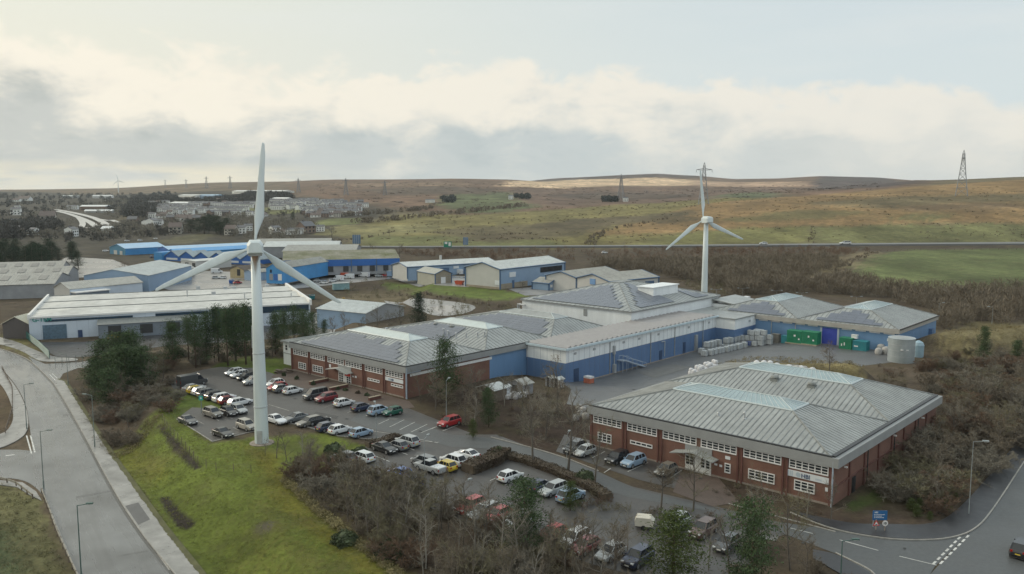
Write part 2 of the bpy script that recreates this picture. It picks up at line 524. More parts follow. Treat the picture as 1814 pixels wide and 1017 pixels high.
ZONES = [  # painted in order: ground colour of each patch, some moor strips with sunlight painted in (picture outline laid on the terrain), edge wobble in metres
    ((0.080, 0.062, 0.045), [(-900, 470), (600, 455), (700, 437), (2600, 437), (2600, 1300), (-900, 1300)], 0),
    ((0.055, 0.050, 0.042), [(-900, 470), (560, 470), (640, 400), (720, 365), (560, 345), (400, 338), (200, 334), (-900, 334)], 10),
    ((0.150, 0.112, 0.078), [(-900, 341), (-900, 300), (520, 300), (520, 342), (640, 358), (740, 372), (420, 338), (0, 339)], 15),
    ((0.155, 0.100, 0.070), [(500, 300), (1640, 300), (1640, 328), (1400, 352), (1240, 354), (1100, 366), (850, 386), (760, 376), (640, 360), (520, 346)], 12),
    ((0.145, 0.098, 0.075), [(900, 333), (1400, 334), (1330, 352), (1100, 360), (960, 366), (900, 345)], 10),
    ((0.105, 0.080, 0.070), [(900, 320), (1000, 309), (1215, 306), (1240, 315), (1100, 318), (980, 322)], 8),
    ((0.095, 0.075, 0.072), [(1440, 325), (1470, 312), (1560, 312), (1640, 322), (1560, 334), (1460, 336)], 8),
    ((0.60, 0.44, 0.29), [(885, 330), (905, 321), (1000, 319), (1230, 319), (1235, 328), (1080, 329), (990, 334)], 14),  # sunlit strip of moor: sunlight painted into the ground colour
    ((0.42, 0.29, 0.20), [(1230, 318), (1420, 322), (1440, 331), (1300, 331), (1235, 329)], 12),  # right end of the sunlit strip, its light painted as paler ground
    ((0.105, 0.120, 0.060), [(768, 362), (790, 345), (900, 339), (920, 356), (960, 366), (880, 378), (820, 376)], 8),
    ((0.105, 0.120, 0.068), [(1255, 349), (1345, 340), (1395, 347), (1300, 353)], 8),
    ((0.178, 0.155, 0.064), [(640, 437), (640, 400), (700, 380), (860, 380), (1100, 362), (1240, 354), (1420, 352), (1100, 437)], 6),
    ((0.125, 0.105, 0.060), [(760, 434), (790, 405), (960, 395), (1080, 405), (1000, 420), (880, 432)], 6),
    ((0.195, 0.178, 0.085), [(560, 415), (600, 399), (770, 398), (800, 404), (740, 413), (620, 421)], 3),
    ((0.135, 0.150, 0.062), [(545, 402), (575, 388), (640, 386), (636, 397)], 2),
    ((0.125, 0.130, 0.055), [(640, 437), (640, 418), (760, 418), (960, 424), (1010, 434), (1010, 437)], 4),
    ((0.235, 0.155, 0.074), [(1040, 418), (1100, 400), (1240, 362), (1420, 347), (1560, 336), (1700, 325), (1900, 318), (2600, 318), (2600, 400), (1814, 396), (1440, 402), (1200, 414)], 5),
    ((0.150, 0.120, 0.066), [(1400, 362), (1560, 350), (1900, 345), (1900, 358), (1560, 368)], 8),
    ((0.165, 0.158, 0.065), [(1100, 437), (1180, 416), (1300, 404), (1440, 401), (1440, 430)], 3),
    ((0.140, 0.140, 0.062), [(1442, 432), (1440, 402), (1814, 396), (2600, 390), (2600, 430)], 3),
    ((0.105, 0.125, 0.050), [(1500, 492), (1515, 470), (1545, 452), (1610, 443), (1814, 440), (2300, 440), (2300, 512), (1700, 516), (1580, 508)], 2),
    ((0.180, 0.145, 0.085), [(1230, 478), (1470, 458), (1520, 446), (1560, 446), (1500, 476), (1380, 496), (1250, 488)], 4),
    ((0.120, 0.110, 0.060), [(335, 440), (400, 430), (540, 428), (640, 438), (600, 448), (420, 448)], 4),
    ((0.105, 0.100, 0.062), [(260, 432), (330, 416), (390, 414), (350, 430)], 3),
    ((0.150, 0.155, 0.070), [(370, 378), (390, 369), (440, 367), (560, 369), (520, 378), (440, 381)], 4),
    ((0.13, 0.11, 0.07), [(205, 395), (215, 380), (260, 372), (250, 392)], 4),
    ((0.105, 0.140, 0.036), [(676, 498), (760, 502), (905, 516), (950, 522), (880, 533), (780, 522), (690, 513)], 0.8),
    ((0.135, 0.110, 0.070), [(600, 520), (720, 512), (760, 520), (740, 534), (640, 545), (590, 538)], 2),
    ((0.100, 0.082, 0.050), [(930, 402), (1010, 388), (1100, 384), (1230, 372), (1235, 380), (1120, 396), (1040, 408), (960, 412)], 5),
    ((0.115, 0.090, 0.052), [(1130, 392), (1180, 384), (1260, 386), (1200, 396)], 6),
    ((0.110, 0.088, 0.052), [(800, 424), (900, 412), (960, 418), (900, 428)], 5),
    ((0.140, 0.118, 0.055), [(1260, 390), (1420, 372), (1560, 376), (1480, 384), (1330, 396)], 6),
    ((0.125, 0.120, 0.055), [(1540, 388), (1640, 376), (1700, 380), (1640, 392)], 5),
    ((0.170, 0.120, 0.070), [(1560, 372), (1700, 360), (1814, 362), (1814, 368), (1640, 374)], 6),
    ((0.105, 0.078, 0.060), [(620, 336), (760, 330), (880, 336), (860, 344), (700, 346)], 12),
    ((0.215, 0.150, 0.105), [(560, 326), (700, 324), (840, 326), (820, 330), (640, 331)], 12),
    ((0.105, 0.078, 0.062), [(960, 346), (1100, 341), (1240, 343), (1220, 350), (1040, 354)], 10),
    # near ground
    ((0.115, 0.145, 0.028), [(196, 806), (240, 768), (262, 742), (318, 700), (320, 742), (378, 786), (450, 775), (560, 768), (690, 800), (600, 830), (500, 846), (560, 905), (650, 970), (740, 1040), (800, 1130), (420, 1130), (355, 1017), (288, 933)], 0.4),
    ((0.132, 0.135, 0.024), [(200, 806), (240, 770), (300, 850), (250, 850)], 0.8),
    ((0.145, 0.135, 0.023), [(430, 785), (500, 800), (500, 846), (560, 905), (650, 970), (740, 1040), (650, 1030), (560, 950), (480, 880)], 0.7),
    ((0.125, 0.120, 0.032), [(430, 900), (470, 890), (520, 960), (640, 1060), (560, 1060), (470, 970)], 1.5),
    ((0.088, 0.120, 0.026), [(310, 690), (345, 690), (420, 716), (438, 727), (400, 735), (362, 740), (318, 744), (285, 730)], 0.3),
    ((0.088, 0.120, 0.026), [(395, 640), (450, 630), (520, 640), (512, 660), (470, 672), (380, 652)], 0.5),
    ((0.085, 0.115, 0.026), [(660, 780), (700, 766), (740, 772), (700, 784)], 0.2),
    ((0.036, 0.030, 0.025), [(276, 752), (290, 752), (330, 796), (358, 826), (346, 834), (306, 798)], 0.07),
    ((0.036, 0.030, 0.025), [(281, 880), (296, 880), (322, 908), (348, 928), (332, 938), (312, 934)], 0.07),
    ((0.12, 0.11, 0.08), [(450, 930), (490, 924), (482, 940), (462, 942)], 0.2),
    ((0.105, 0.100, 0.048), [(-300, 850), (0, 852), (66, 884), (112, 1000), (132, 1017), (170, 1130), (-300, 1130)], 0.3),
    ((0.062, 0.080, 0.040), [(-300, 900), (30, 930), (40, 1017), (0, 1130), (-300, 1130)], 1.2),
    ((0.095, 0.070, 0.046), [(-400, 640), (0, 655), (34, 690), (40, 745), (0, 790), (-400, 800)], 0.5),
    ((0.125, 0.115, 0.050), [(0, 590), (40, 600), (100, 640), (60, 640), (0, 612)], 0.5),
    ((0.050, 0.036, 0.028), [(735, 712), (820, 690), (1045, 700), (1045, 792), (960, 804), (850, 772), (775, 745)], 0.4),
    ((0.070, 0.048, 0.034), [(820, 800), (890, 780), (1070, 850), (1110, 905), (1040, 905), (900, 840)], 0.3),
    ((0.075, 0.055, 0.042), [(1220, 870), (1300, 855), (1480, 905), (1590, 915), (1700, 925), (1600, 945), (1450, 930)], 0.3),
    ((0.070, 0.095, 0.030), [(1496, 905), (1520, 878), (1560, 862), (1566, 890), (1530, 905)], 0.3),
    ((0.215, 0.178, 0.088), [(1225, 655), (1320, 634), (1450, 634), (1536, 656), (1520, 674), (1420, 664), (1290, 664)], 0.6),
    ((0.105, 0.085, 0.052), [(1240, 664), (1330, 661), (1480, 676), (1500, 690), (1380, 690)], 0.8),
    ((0.200, 0.168, 0.088), [(1640, 628), (1662, 590), (1720, 572), (1814, 576), (1900, 585), (1900, 615), (1760, 612), (1700, 622)], 1.5),
]

def build_terrain():
    cols = np.linspace(-1.25, 1.25, 700)
    rows = np.concatenate([1480 * 40 / np.linspace(1480 * 40 / 34.0, 1180, 40, endpoint=False), 1480 * 40 / np.linspace(1180, 132, 330, endpoint=False), np.geomspace(449, 6900, 190)])
    Yg, Cg = np.meshgrid(rows, cols, indexing='ij')
    X = (Yg * Cg).ravel()
    Y = Yg.ravel()
    Z = H(X, Y)
    far = (Y > 500).astype(float)
    colr = np.tile(np.array([0.14, 0.115, 0.07]), (len(X), 1))
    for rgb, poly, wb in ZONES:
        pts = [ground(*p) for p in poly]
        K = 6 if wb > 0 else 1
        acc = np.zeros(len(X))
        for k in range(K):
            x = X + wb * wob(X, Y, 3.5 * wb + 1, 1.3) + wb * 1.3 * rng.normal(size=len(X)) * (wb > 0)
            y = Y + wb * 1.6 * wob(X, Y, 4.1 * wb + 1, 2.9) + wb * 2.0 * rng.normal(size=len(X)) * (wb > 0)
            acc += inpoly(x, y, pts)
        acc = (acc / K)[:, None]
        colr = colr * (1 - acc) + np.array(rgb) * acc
    nr, nc = Yg.shape
    me = bpy.data.meshes.new('terrain')
    co_ = np.stack([X, Y, Z], 1).astype(np.float32)
    idx = np.arange(nr * nc).reshape(nr, nc)
    q = np.stack([idx[:-1, :-1], idx[:-1, 1:], idx[1:, 1:], idx[1:, :-1]], -1).reshape(-1, 4).astype(np.int32)
    me.vertices.add(len(co_))
    me.vertices.foreach_set('co', co_.ravel())
    me.loops.add(q.size)
    me.loops.foreach_set('vertex_index', q.ravel())
    me.polygons.add(len(q))
    me.polygons.foreach_set('loop_start', np.arange(0, q.size, 4, dtype=np.int32))
    me.polygons.foreach_set('loop_total', np.full(len(q), 4, dtype=np.int32))
    me.polygons.foreach_set('use_smooth', np.ones(len(q), bool))
    me.update()
    ca = me.color_attributes.new('soil', 'FLOAT_COLOR', 'POINT')
    ca.data.foreach_set('color', np.concatenate([colr, np.ones((len(colr), 1))], 1).astype(np.float32).ravel())
    m = bpy.data.materials.new('terrain_ground')
    m.use_nodes = True
    n = m.node_tree
    b = n.nodes['Principled BSDF']
    b.inputs['Roughness'].default_value = 0.95
    b.inputs['Specular IOR Level'].default_value = 0.15
    at_ = n.nodes.new('ShaderNodeVertexColor')
    at_.layer_name = 'soil'
    tc_ = n.nodes.new('ShaderNodeTexCoord')
    out = at_.outputs['Color']
    for sc, lo, hi, st in ((0.006, 0.8, 1.2, (1, 1, 1)), (0.013, 0.68, 1.32, (1, 0.3, 1)), (0.03, 0.62, 1.35, (1, 0.5, 1)), (0.22, 0.68, 1.32, (1, 1, 1)), (1.6, 0.7, 1.3, (1, 1, 1))):
        mp = n.nodes.new('ShaderNodeMapping')
        mp.inputs['Scale'].default_value = st
        n.links.new(tc_.outputs['Object'], mp.inputs[0])
        no = n.nodes.new('ShaderNodeTexNoise')
        no.inputs['Scale'].default_value = sc
        no.inputs['Detail'].default_value = 5
        no.inputs['Roughness'].default_value = 0.65
        n.links.new(mp.outputs[0], no.inputs['Vector'])
        mr = n.nodes.new('ShaderNodeMapRange')
        mr.inputs[1].default_value = 0.3
        mr.inputs[2].default_value = 0.7
        mr.inputs[3].default_value = lo
        mr.inputs[4].default_value = hi
        n.links.new(no.outputs['Fac'], mr.inputs[0])
        mx = n.nodes.new('ShaderNodeMix')
        mx.data_type = 'RGBA'
        mx.blend_type = 'MULTIPLY'
        mx.inputs[0].default_value = 1
        n.links.new(out, mx.inputs[6])
        n.links.new(mr.outputs[0], mx.inputs[7])
        out = mx.outputs[2]
    # dead, straw coloured tufts
    no = n.nodes.new('ShaderNodeTexNoise')
    no.inputs['Scale'].default_value = 0.09
    no.inputs['Detail'].default_value = 8
    no.inputs['Roughness'].default_value = 0.7
    n.links.new(tc_.outputs['Object'], no.inputs['Vector'])
    mr = n.nodes.new('ShaderNodeMapRange')
    mr.inputs[1].default_value = 0.48
    mr.inputs[2].default_value = 0.72
    mr.inputs[3].default_value = 0
    mr.inputs[4].default_value = 0.6
    n.links.new(no.outputs['Fac'], mr.inputs[0])
    mx = n.nodes.new('ShaderNodeMix')
    mx.data_type = 'RGBA'
    mx.inputs[7].default_value = (0.10, 0.085, 0.045, 1)
    n.links.new(mr.outputs[0], mx.inputs[0])
    n.links.new(out, mx.inputs[6])
    n.links.new(mx.outputs[2], b.inputs['Base Color'])
    me.materials.append(m)
    o = bpy.data.objects.new('terrain', me)
    COL.objects.link(o)
    structure(o)
build_terrain()

# ------------------------------------------------------------------ roads, pavements, yards (thin sheets draped on the ground)
def smooth_line(pts, n=4):
    for _ in range(n):
        q = [pts[0]]
        for p, r in zip(pts[:-1], pts[1:]):
            q += [(0.75 * p[0] + 0.25 * r[0], 0.75 * p[1] + 0.25 * r[1]), (0.25 * p[0] + 0.75 * r[0], 0.25 * p[1] + 0.75 * r[1])]
        q.append(pts[-1])
        pts = q
    return pts

def sheet(name, poly, lift, material, kind=True, step=3.0, thick=0.0):
    import bmesh
    bm = bmesh.new()
    vs = [bm.verts.new((p[0], p[1], 0)) for p in poly]
    f = bm.faces.new(vs)
    xs = [p[0] for p in poly]
    ys = [p[1] for p in poly]
    if max(xs) - min(xs) > step * 1.5 or max(ys) - min(ys) > step * 1.5:
        for ax, lo, hi in ((0, min(xs), max(xs)), (1, min(ys), max(ys))):
            n = min(160, int((hi - lo) / step))
            for k in range(1, n + 1):
                v = lo + (hi - lo) * k / (n + 1)
                pc = (v, 0, 0) if ax == 0 else (0, v, 0)
                pn = (1, 0, 0) if ax == 0 else (0, 1, 0)
                bmesh.ops.bisect_plane(bm, geom=bm.verts[:] + bm.edges[:] + bm.faces[:], plane_co=pc, plane_no=pn)
    X = np.array([v.co.x for v in bm.verts]); Y = np.array([v.co.y for v in bm.verts])
    Z = H(X, Y) + lift
    for v, z in zip(bm.verts, Z):
        v.co.z = z
    bm.normal_update()
    for f in bm.faces:
        if f.normal.z < 0:
            f.normal_flip()
    if thick > 0:
        be = [e for e in bm.edges if len(e.link_faces) == 1]
        r = bmesh.ops.extrude_edge_only(bm, edges=be)
        for g in r['geom']:
            if isinstance(g, bmesh.types.BMVert):
                g.co.z -= thick
    me = bpy.data.meshes.new(name)
    bm.to_mesh(me)
    bm.free()
    me.materials.append(material)
    o = bpy.data.objects.new(name, me)
    COL.objects.link(o)
    if kind:
        structure(o)
    return o

def pxs(pts, z=0.0):
    return [at(p[0], p[1], z) for p in pts]

def pxg(pts):
    return [ground(p[0], p[1]) for p in pts]

def ribbon(line, wd):
    l, r = [], []
    for i, p in enumerate(line):
        a = line[max(0, i - 1)]
        b = line[min(len(line) - 1, i + 1)]
        d = hypot(b[0] - a[0], b[1] - a[1]) or 1
        nx, ny = -(b[1] - a[1]) / d, (b[0] - a[0]) / d
        l.append((p[0] + nx * wd / 2, p[1] + ny * wd / 2))
        r.append((p[0] - nx * wd / 2, p[1] - ny * wd / 2))
    return l + r[::-1]

rd0, rd1 = at(222, 900, -3), at(112, 700, -3)
M_road = mat('wet_road', (0.136, 0.139, 0.142), 0.40, 0.30, 0.5, wet=0.27, scale2=0.16, stretch=(1, 0.10, 1), s2amt=0.34, turn=atan2(rd1[1] - rd0[1], rd1[0] - rd0[0]) - pi / 2)
M_pave = mat('wet_pavement', (0.27, 0.265, 0.255), 0.5, 0.24, 0.4, wet=0.25, scale2=0.5, s2amt=0.3)
M_kerb = mat('kerb_stone', (0.30, 0.29, 0.27), 0.8, 0.2, 1.5)
M_tar = mat('car_park_asphalt', (0.076, 0.073, 0.071), 0.62, 0.25, 0.14, wet=0.2, scale2=1.6)
M_lane = mat('lane_asphalt', (0.084, 0.089, 0.091), 0.6, 0.14, 0.25, wet=0.15, scale2=2.2)
M_yard = mat('yard_asphalt', (0.118, 0.120, 0.124), 0.6, 0.14, 0.1, wet=0.2, scale2=0.8)
M_dark = mat('damp_tarmac_path', (0.035, 0.036, 0.040), 0.5, 0.2, 0.4, wet=0.15, scale2=2)
M_brick_pave = mat('brick_paving', (0.100, 0.074, 0.062), 0.7, 0.16, 0.5, scale2=3)
M_patch = mat('road_patch', (0.105, 0.105, 0.106), 0.6, 0.15, 0.8)
M_joint = mat('tarred_joint', (0.125, 0.125, 0.125), 0.55, 0.3, 0.6)
M_line = mat('road_paint', (0.55, 0.55, 0.53), 0.6, 0.35, 1.2)
M_line_worn = mat('worn_road_paint', (0.32, 0.31, 0.29), 0.7, 0.35, 0.8)
M_conc = mat('wet_concrete_yard', (0.24, 0.23, 0.22), 0.5, 0.35, 0.06, wet=0.3, scale2=0.3)
M_farroad = mat('far_road_surface', (0.15, 0.15, 0.15), 0.6, 0.1, 0.05)
M_water = mat('puddle_water', (0.10, 0.10, 0.10), 0.06, 0.1, 0.5)

rk = smooth_line(pxs([(-260, 560), (-120, 585), (0, 618), (30, 628), (48, 636), (63, 647), (92, 676), (99, 684), (148, 768), (202, 871), (252, 948), (310, 1017), (400, 1130)], -3), 2)
lk = smooth_line(pxs([(200, 1130), (135, 1017), (100, 930), (74, 872), (60, 820), (54, 765), (47, 717), (27, 680), (0, 650), (-120, 606), (-260, 575)], -3), 2)
sheet('road', rk + lk, 0.03, M_road)
sheet('side_road', smooth_line(pxs([(60, 800), (40, 797), (0, 797), (-200, 800), (-200, 850), (0, 846), (40, 850), (62, 862), (78, 880)], -3), 2), 0.042, M_road)
sheet('side_road', pxs([(50, 632), (80, 645), (140, 642), (175, 636), (170, 652), (139, 652), (112, 662), (98, 684), (80, 668)], -3), 0.042, M_road)
po = pxs([(430, 1130), (355, 1017), (288, 933), (198, 807), (135, 708), (115, 676), (100, 672)], -3)
sheet('pavement', rk[-len(rk) * 2 // 3:][12:] and [p for p in rk if p[1] < at(97, 680, -3)[1]] + po, 0.14, M_pave, thick=0.12)
sheet('pavement', smooth_line(pxs([(0, 652), (27, 683), (45, 717), (52, 750), (46, 770), (30, 782), (0, 796), (-60, 806), (-60, 780), (0, 772), (18, 760), (26, 735), (10, 690), (-20, 660)], -3), 2), 0.14, M_pave, thick=0.12)
sheet('pavement', pxs([(0, 852), (40, 856), (64, 872), (74, 888), (56, 880), (30, 864), (0, 860), (-60, 858), (-60, 850)], -3), 0.14, M_pave, thick=0.12)
sheet('pavement', smooth_line(pxs([(-200, 558), (0, 610), (40, 622), (66, 640), (92, 642), (138, 640), (138, 635), (96, 634), (60, 620), (30, 606), (0, 598), (-200, 548)], -3), 2), 0.14, M_pave, thick=0.12)
sheet('kerb', ribbon([p for p in rk if p[1] > 70], 0.16), 0.16, M_kerb, thick=0.14)
sheet('kerb', ribbon([p for p in lk if 70 < p[1] < at(74, 872, -3)[1]], 0.16), 0.12, M_kerb, thick=0.1)
M_gut = mat('dark_gutter_silt', (0.062, 0.060, 0.056), 0.45, 0.35, 0.5, wet=0.2)
sheet('gutter_silt', ribbon([(p[0] - 0.28, p[1] - 0.1) for p in rk if 70 < p[1] < 215], 0.34), 0.044, M_gut)
M_moss = mat('mossy_verge', (0.085, 0.085, 0.035), 0.9, 0.35, 0.6)
r9 = random.Random(9)
pv = []
for p, q in zip(po[:-1], po[1:]):
    for k in range(40):
        t = k / 40
        pv.append((p[0] + (q[0] - p[0]) * t, p[1] + (q[1] - p[1]) * t))
sheet('verge_moss', [(p[0] + 0.5, p[1] + 0.2) for p in pv] + [(p[0] - r9.uniform(0.05, 0.30), p[1] - 0.1) for p in pv[::-1]], 0.158, M_moss, step=50)
# patches and joints in the left road
sheet('road_patch', pxs([(222, 898), (245, 892), (266, 922), (245, 932)], -3), 0.152, M_patch)
for p in [[(112, 735), (150, 728), (150, 731), (112, 738)], [(205, 985), (262, 975), (262, 977), (206, 988)], [(134, 880), (200, 868), (201, 870), (135, 883)]]:
    sheet('road_joint', pxs(p, -3), 0.038, M_joint)
for wd, pts in ((0.10, [(120, 700), (146, 770), (190, 850), (236, 930), (296, 1017)]),):
    sheet('road_joint', ribbon(smooth_line(pxs(pts, -3), 2), wd), 0.036, M_joint)
for i, (p, q) in enumerate([((54, 772), (62, 802)), ((47, 772), (56, 804))]):
    sheet('road_marking', ribbon(pxs([p, q], -3), 0.22), 0.05, M_line)
sheet('road_marking', ribbon(smooth_line(pxs([(108, 690), (130, 730), (158, 780), (190, 842), (240, 926), (300, 1010)], -3), 2), 0.16), 0.05, M_line_worn)
sheet('road_marking', ribbon(pxs([(10, 808), (26, 806)], -3), 0.5), 0.056, M_line)
for p, q in (((88, 664), (100, 676)), ((92, 662), (106, 675))):
    sheet('road_marking', ribbon(pxs([p, q], -3), 0.16), 0.055, M_line)
M_fade = mat('tarmac_repair', (0.062, 0.061, 0.060), 0.65, 0.2, 1.0)
M_fade2 = mat('pale_tarmac_repair', (0.13, 0.128, 0.124), 0.6, 0.2, 1.0)
for q, m in (([(560, 730), (600, 738), (596, 742), (555, 734)], M_fade), ([(690, 738), (706, 742), (700, 746), (684, 742)], M_fade2), ([(740, 800), (764, 806), (758, 814), (733, 808)], M_fade2), ([(830, 870), (866, 880), (858, 890), (822, 880)], M_fade), ([(450, 690), (480, 697), (474, 701), (444, 694)], M_fade), ([(940, 815), (1010, 838), (1006, 842), (935, 819)], M_fade),
             ([(1330, 940), (1380, 952), (1374, 960), (1322, 948)], M_fade2), ([(1130, 660), (1190, 645), (1230, 650), (1160, 670)], M_fade2), ([(900, 905), (960, 925), (955, 935), (890, 912)], M_fade2)):
    sheet('tarmac_repair', pxg(q), 0.062, m)
for px, py in ((612, 742), (742, 764), (965, 824), (830, 905), (1420, 962), (1600, 972), (520, 706), (1120, 690)):
    sheet('drain_cover', ribbon(pxg([(px, py), (px + 5, py + 1)]), 0.45), 0.07, mat('drain_iron', (0.03, 0.03, 0.03), 0.6, 0.1))
# works car park and drive
sheet('car_park', pxs([(313, 742), (340, 722), (430, 726), (436, 718), (345, 690), (306, 690), (300, 672), (360, 655), (390, 650), (450, 652), (505, 668), (720, 722), (840, 770), (880, 778), (820, 800), (700, 770), (660, 778), (600, 772), (530, 752), (470, 745), (455, 762), (376, 782)]), 0.02, M_tar)
sheet('car_park', pxs([(700, 770), (880, 770), (1120, 862), (1330, 912), (1400, 945), (1340, 960), (1110, 925), (1000, 870)]), 0.014, M_tar)
sheet('car_park', pxs([(560, 812), (640, 795), (700, 770), (820, 800), (900, 800), (1060, 870), (1110, 920), (1250, 905), (1340, 950), (1330, 1020), (1200, 1040), (1050, 1000), (900, 950), (800, 915), (640, 850)]), 0.026, M_tar)
sheet('lane', pxs([(640, 730), (720, 745), (800, 770), (870, 776), (985, 806), (1060, 836), (1130, 868), (1330, 918), (1470, 938), (1556, 954), (1640, 956), (1716, 946), (1656, 1004), (1640, 1030), (1560, 1030), (1493, 986), (1400, 950), (1250, 905), (1110, 880), (1050, 862), (880, 796), (800, 792), (720, 772), (660, 760), (620, 745)]), 0.033, M_lane)
sheet('lane', smooth_line(pxs([(1716, 946), (1760, 904), (1814, 818), (1900, 690), (2000, 560), (2120, 560), (2040, 740), (1960, 900), (1900, 1130), (1560, 1130), (1640, 1026)]), 1), 0.040, M_lane)
sheet('pavement', smooth_line(pxs([(1400, 905), (1471, 937), (1556, 953), (1618, 957), (1681, 955), (1727, 940), (1758, 905), (1814, 818), (1900, 690), (1880, 672), (1814, 769), (1743, 856), (1690, 912), (1649, 932), (1568, 930), (1512, 930), (1440, 915)]), 2), 0.15, M_dark, thick=0.12)
sheet('kerb', ribbon(smooth_line(pxs([(1400, 909), (1471, 938.5), (1556, 954.5), (1618, 958.5), (1681, 956), (1727, 941), (1758, 906), (1814, 819)]), 2), 0.16), 0.165, M_kerb, thick=0.13)
sheet('kerb', ribbon(smooth_line(pxs([(1480, 980), (1500, 990), (1530, 1004), (1550, 1017), (1580, 1060)]), 2), 0.16), 0.13, M_kerb, thick=0.1)
sheet('pavement', smooth_line(pxs([(1440, 975), (1480, 982), (1510, 998), (1548, 1020), (1578, 1062), (1540, 1062), (1510, 1030), (1440, 990)]), 2), 0.12, M_dark, thick=0.1)
sheet('kerb', ribbon(smooth_line(pxs([(870, 775), (985, 805), (1060, 835)]), 2), 0.15), 0.13, M_kerb, thick=0.1)
sheet('kerb', ribbon(smooth_line(pxs([(1290, 893), (1400, 922), (1480, 943)]), 2), 0.15), 0.13, M_kerb, thick=0.1)
sheet('kerb', ribbon(pxs([(376, 783), (313, 743)]), 0.15), 0.12, M_kerb, thick=0.1)
sheet('kerb', ribbon(pxs([(376, 783), (455, 763), (470, 746), (530, 753), (600, 773), (660, 779), (700, 771)]), 0.15), 0.12, M_kerb, thick=0.1)
sheet('paving', pxs([(505, 652), (725, 711), (735, 722), (700, 726), (560, 694), (500, 676), (480, 668)]), 0.033, M_brick_pave)
sheet('paving', pxs([(1192, 872), (1206, 836), (1272, 846), (1310, 890), (1262, 898)]), 0.045, M_brick_pave)
sheet('parking_bay', pxs([(985, 800), (1000, 770), (1050, 782), (1210, 830), (1196, 866), (1130, 850), (1060, 826)]), 0.040, M_tar)
sheet('yard', pxg([(1004, 716), (1012, 690), (990, 676), (1003, 674), (1335, 580), (1580, 608), (1600, 640), (1530, 648), (1400, 652), (1290, 680), (1050, 724)]), 0.03, M_yard)
sheet('yard_kerb', ribbon(pxg([(1004, 675), (1100, 651), (1200, 625), (1290, 603)]), 0.5), 0.2, M_kerb, thick=0.2)
sheet('works_yard', pxs([(54, 607), (150, 606), (290, 592), (480, 575), (540, 592), (450, 604), (300, 612), (180, 630), (130, 634), (100, 632)], -3), 0.05, M_dark)
sheet('access_road', ribbon(smooth_line([ground(*p) for p in ((430, 440), (600, 440), (907, 439), (1200, 437.5), (1500, 435), (1814, 433), (2300, 431))], 2), 9.0), 1.2, M_farroad, thick=1.2)
for k in (-3.9, 3.9):
    l = smooth_line([ground(*p) for p in ((430, 440), (600, 440), (907, 439), (1200, 437.5), (1500, 435), (1814, 433), (2300, 431))], 2)
    sheet('road_marking', ribbon([(p[0], p[1] + k) for p in l], 0.25), 1.25, M_line_worn)
M_motor = mat('bright_wet_road', (0.42, 0.41, 0.40), 0.35, 0.12, 0.05)
for wd, pts in ((10, [(98, 372), (140, 380), (175, 389), (195, 404)]), (9, [(101, 375), (130, 382), (160, 394), (175, 406)]), (7, [(137, 384), (148, 396), (144, 404)]), (7, [(198, 391), (212, 396), (214, 403)]), (6, [(168, 388), (192, 392)])):
    sheet('dual_carriageway', ribbon(smooth_line([ground(*p) for p in pts], 2), wd), 1.0, M_motor)
sheet('dual_carriageway', ribbon([ground(*p) for p in ((110, 406), (160, 405), (220, 406), (300, 408))], 10), 1.2, M_motor)
# estate yards in the middle distance
for p in ([(250, 500), (320, 478), (470, 484), (500, 497), (690, 484), (712, 492), (520, 512), (420, 514), (300, 514)],
          [(30, 500), (120, 455), (200, 460), (250, 480), (170, 490)],
          [(545, 560), (600, 540), (592, 600), (548, 600)],
          [(330, 480), (420, 470), (300, 470), (200, 488), (260, 490)],
          [(690, 492), (830, 490), (830, 509), (770, 505)], [(900, 512), (1010, 505), (1030, 520), (930, 524)]):
    sheet('concrete_yard', pxg(p), 0.06, M_conc)
sheet('puddle', smooth_line(pxg([(680, 533), (760, 530), (850, 540), (830, 556), (770, 562), (740, 548), (690, 541)]), 2), 0.08, M_conc)
sheet('puddle', smooth_line(pxg([(762, 545), (800, 540), (812, 552), (780, 558)]), 2), 0.10, M_water)
# painted bay lines
def bay(p, q, wd=0.11, m=None, lift=0.05):
    sheet('bay_line', ribbon(pxs([p, q]), wd), lift, m or M_line)
for p, q in [((670, 752), (694, 741)), ((690, 757), (716, 744)), ((708, 762), (735, 748)), ((728, 766), (757, 752)), ((746, 767), (776, 755)), ((765, 760), (774, 756)), ((784, 764), (812, 753)),
             ((575, 722), (592, 716)), ((596, 721), (624, 707)), ((615, 732), (632, 724)), ((648, 737), (665, 728)), ((560, 716), (580, 708)),
             ((348, 745), (362, 752)), ((376, 738), (388, 746)), ((402, 738), (412, 742)), ((372, 766), (380, 769)), ((412, 757), (424, 763)), ((410, 768), (420, 769)),
             ((656, 805), (690, 818)), ((705, 800), (722, 806)), ((722, 793), (734, 798)), ((740, 778), (776, 785)),
             ((868, 852), (882, 846)), ((894, 860), (932, 844)), ((948, 878), (956, 874)), ((778, 908), (803, 896)), ((775, 882), (795, 875)), ((783, 896), (816, 883)),
             ((1048, 812), (1072, 800)), ((1070, 838), (1082, 830)), ((1112, 836), (1148, 820)), ((1180, 852), (1207, 834)), ((620, 852), (640, 842))]:
    bay(p, q, 0.12, M_line if p[0] > 640 else M_line_worn)
for p, q in [((476, 717), (512, 728)), ((660, 764), (700, 770)), ((742, 782), (778, 784))]:
    bay(p, q, 0.2, M_line_worn)
for p, q in [((1487, 957), (1556, 976)), ((1593, 986), (1659, 1002)), ((1400, 936), (1440, 946))]:
    bay(p, q, 0.13, M_line, 0.055)
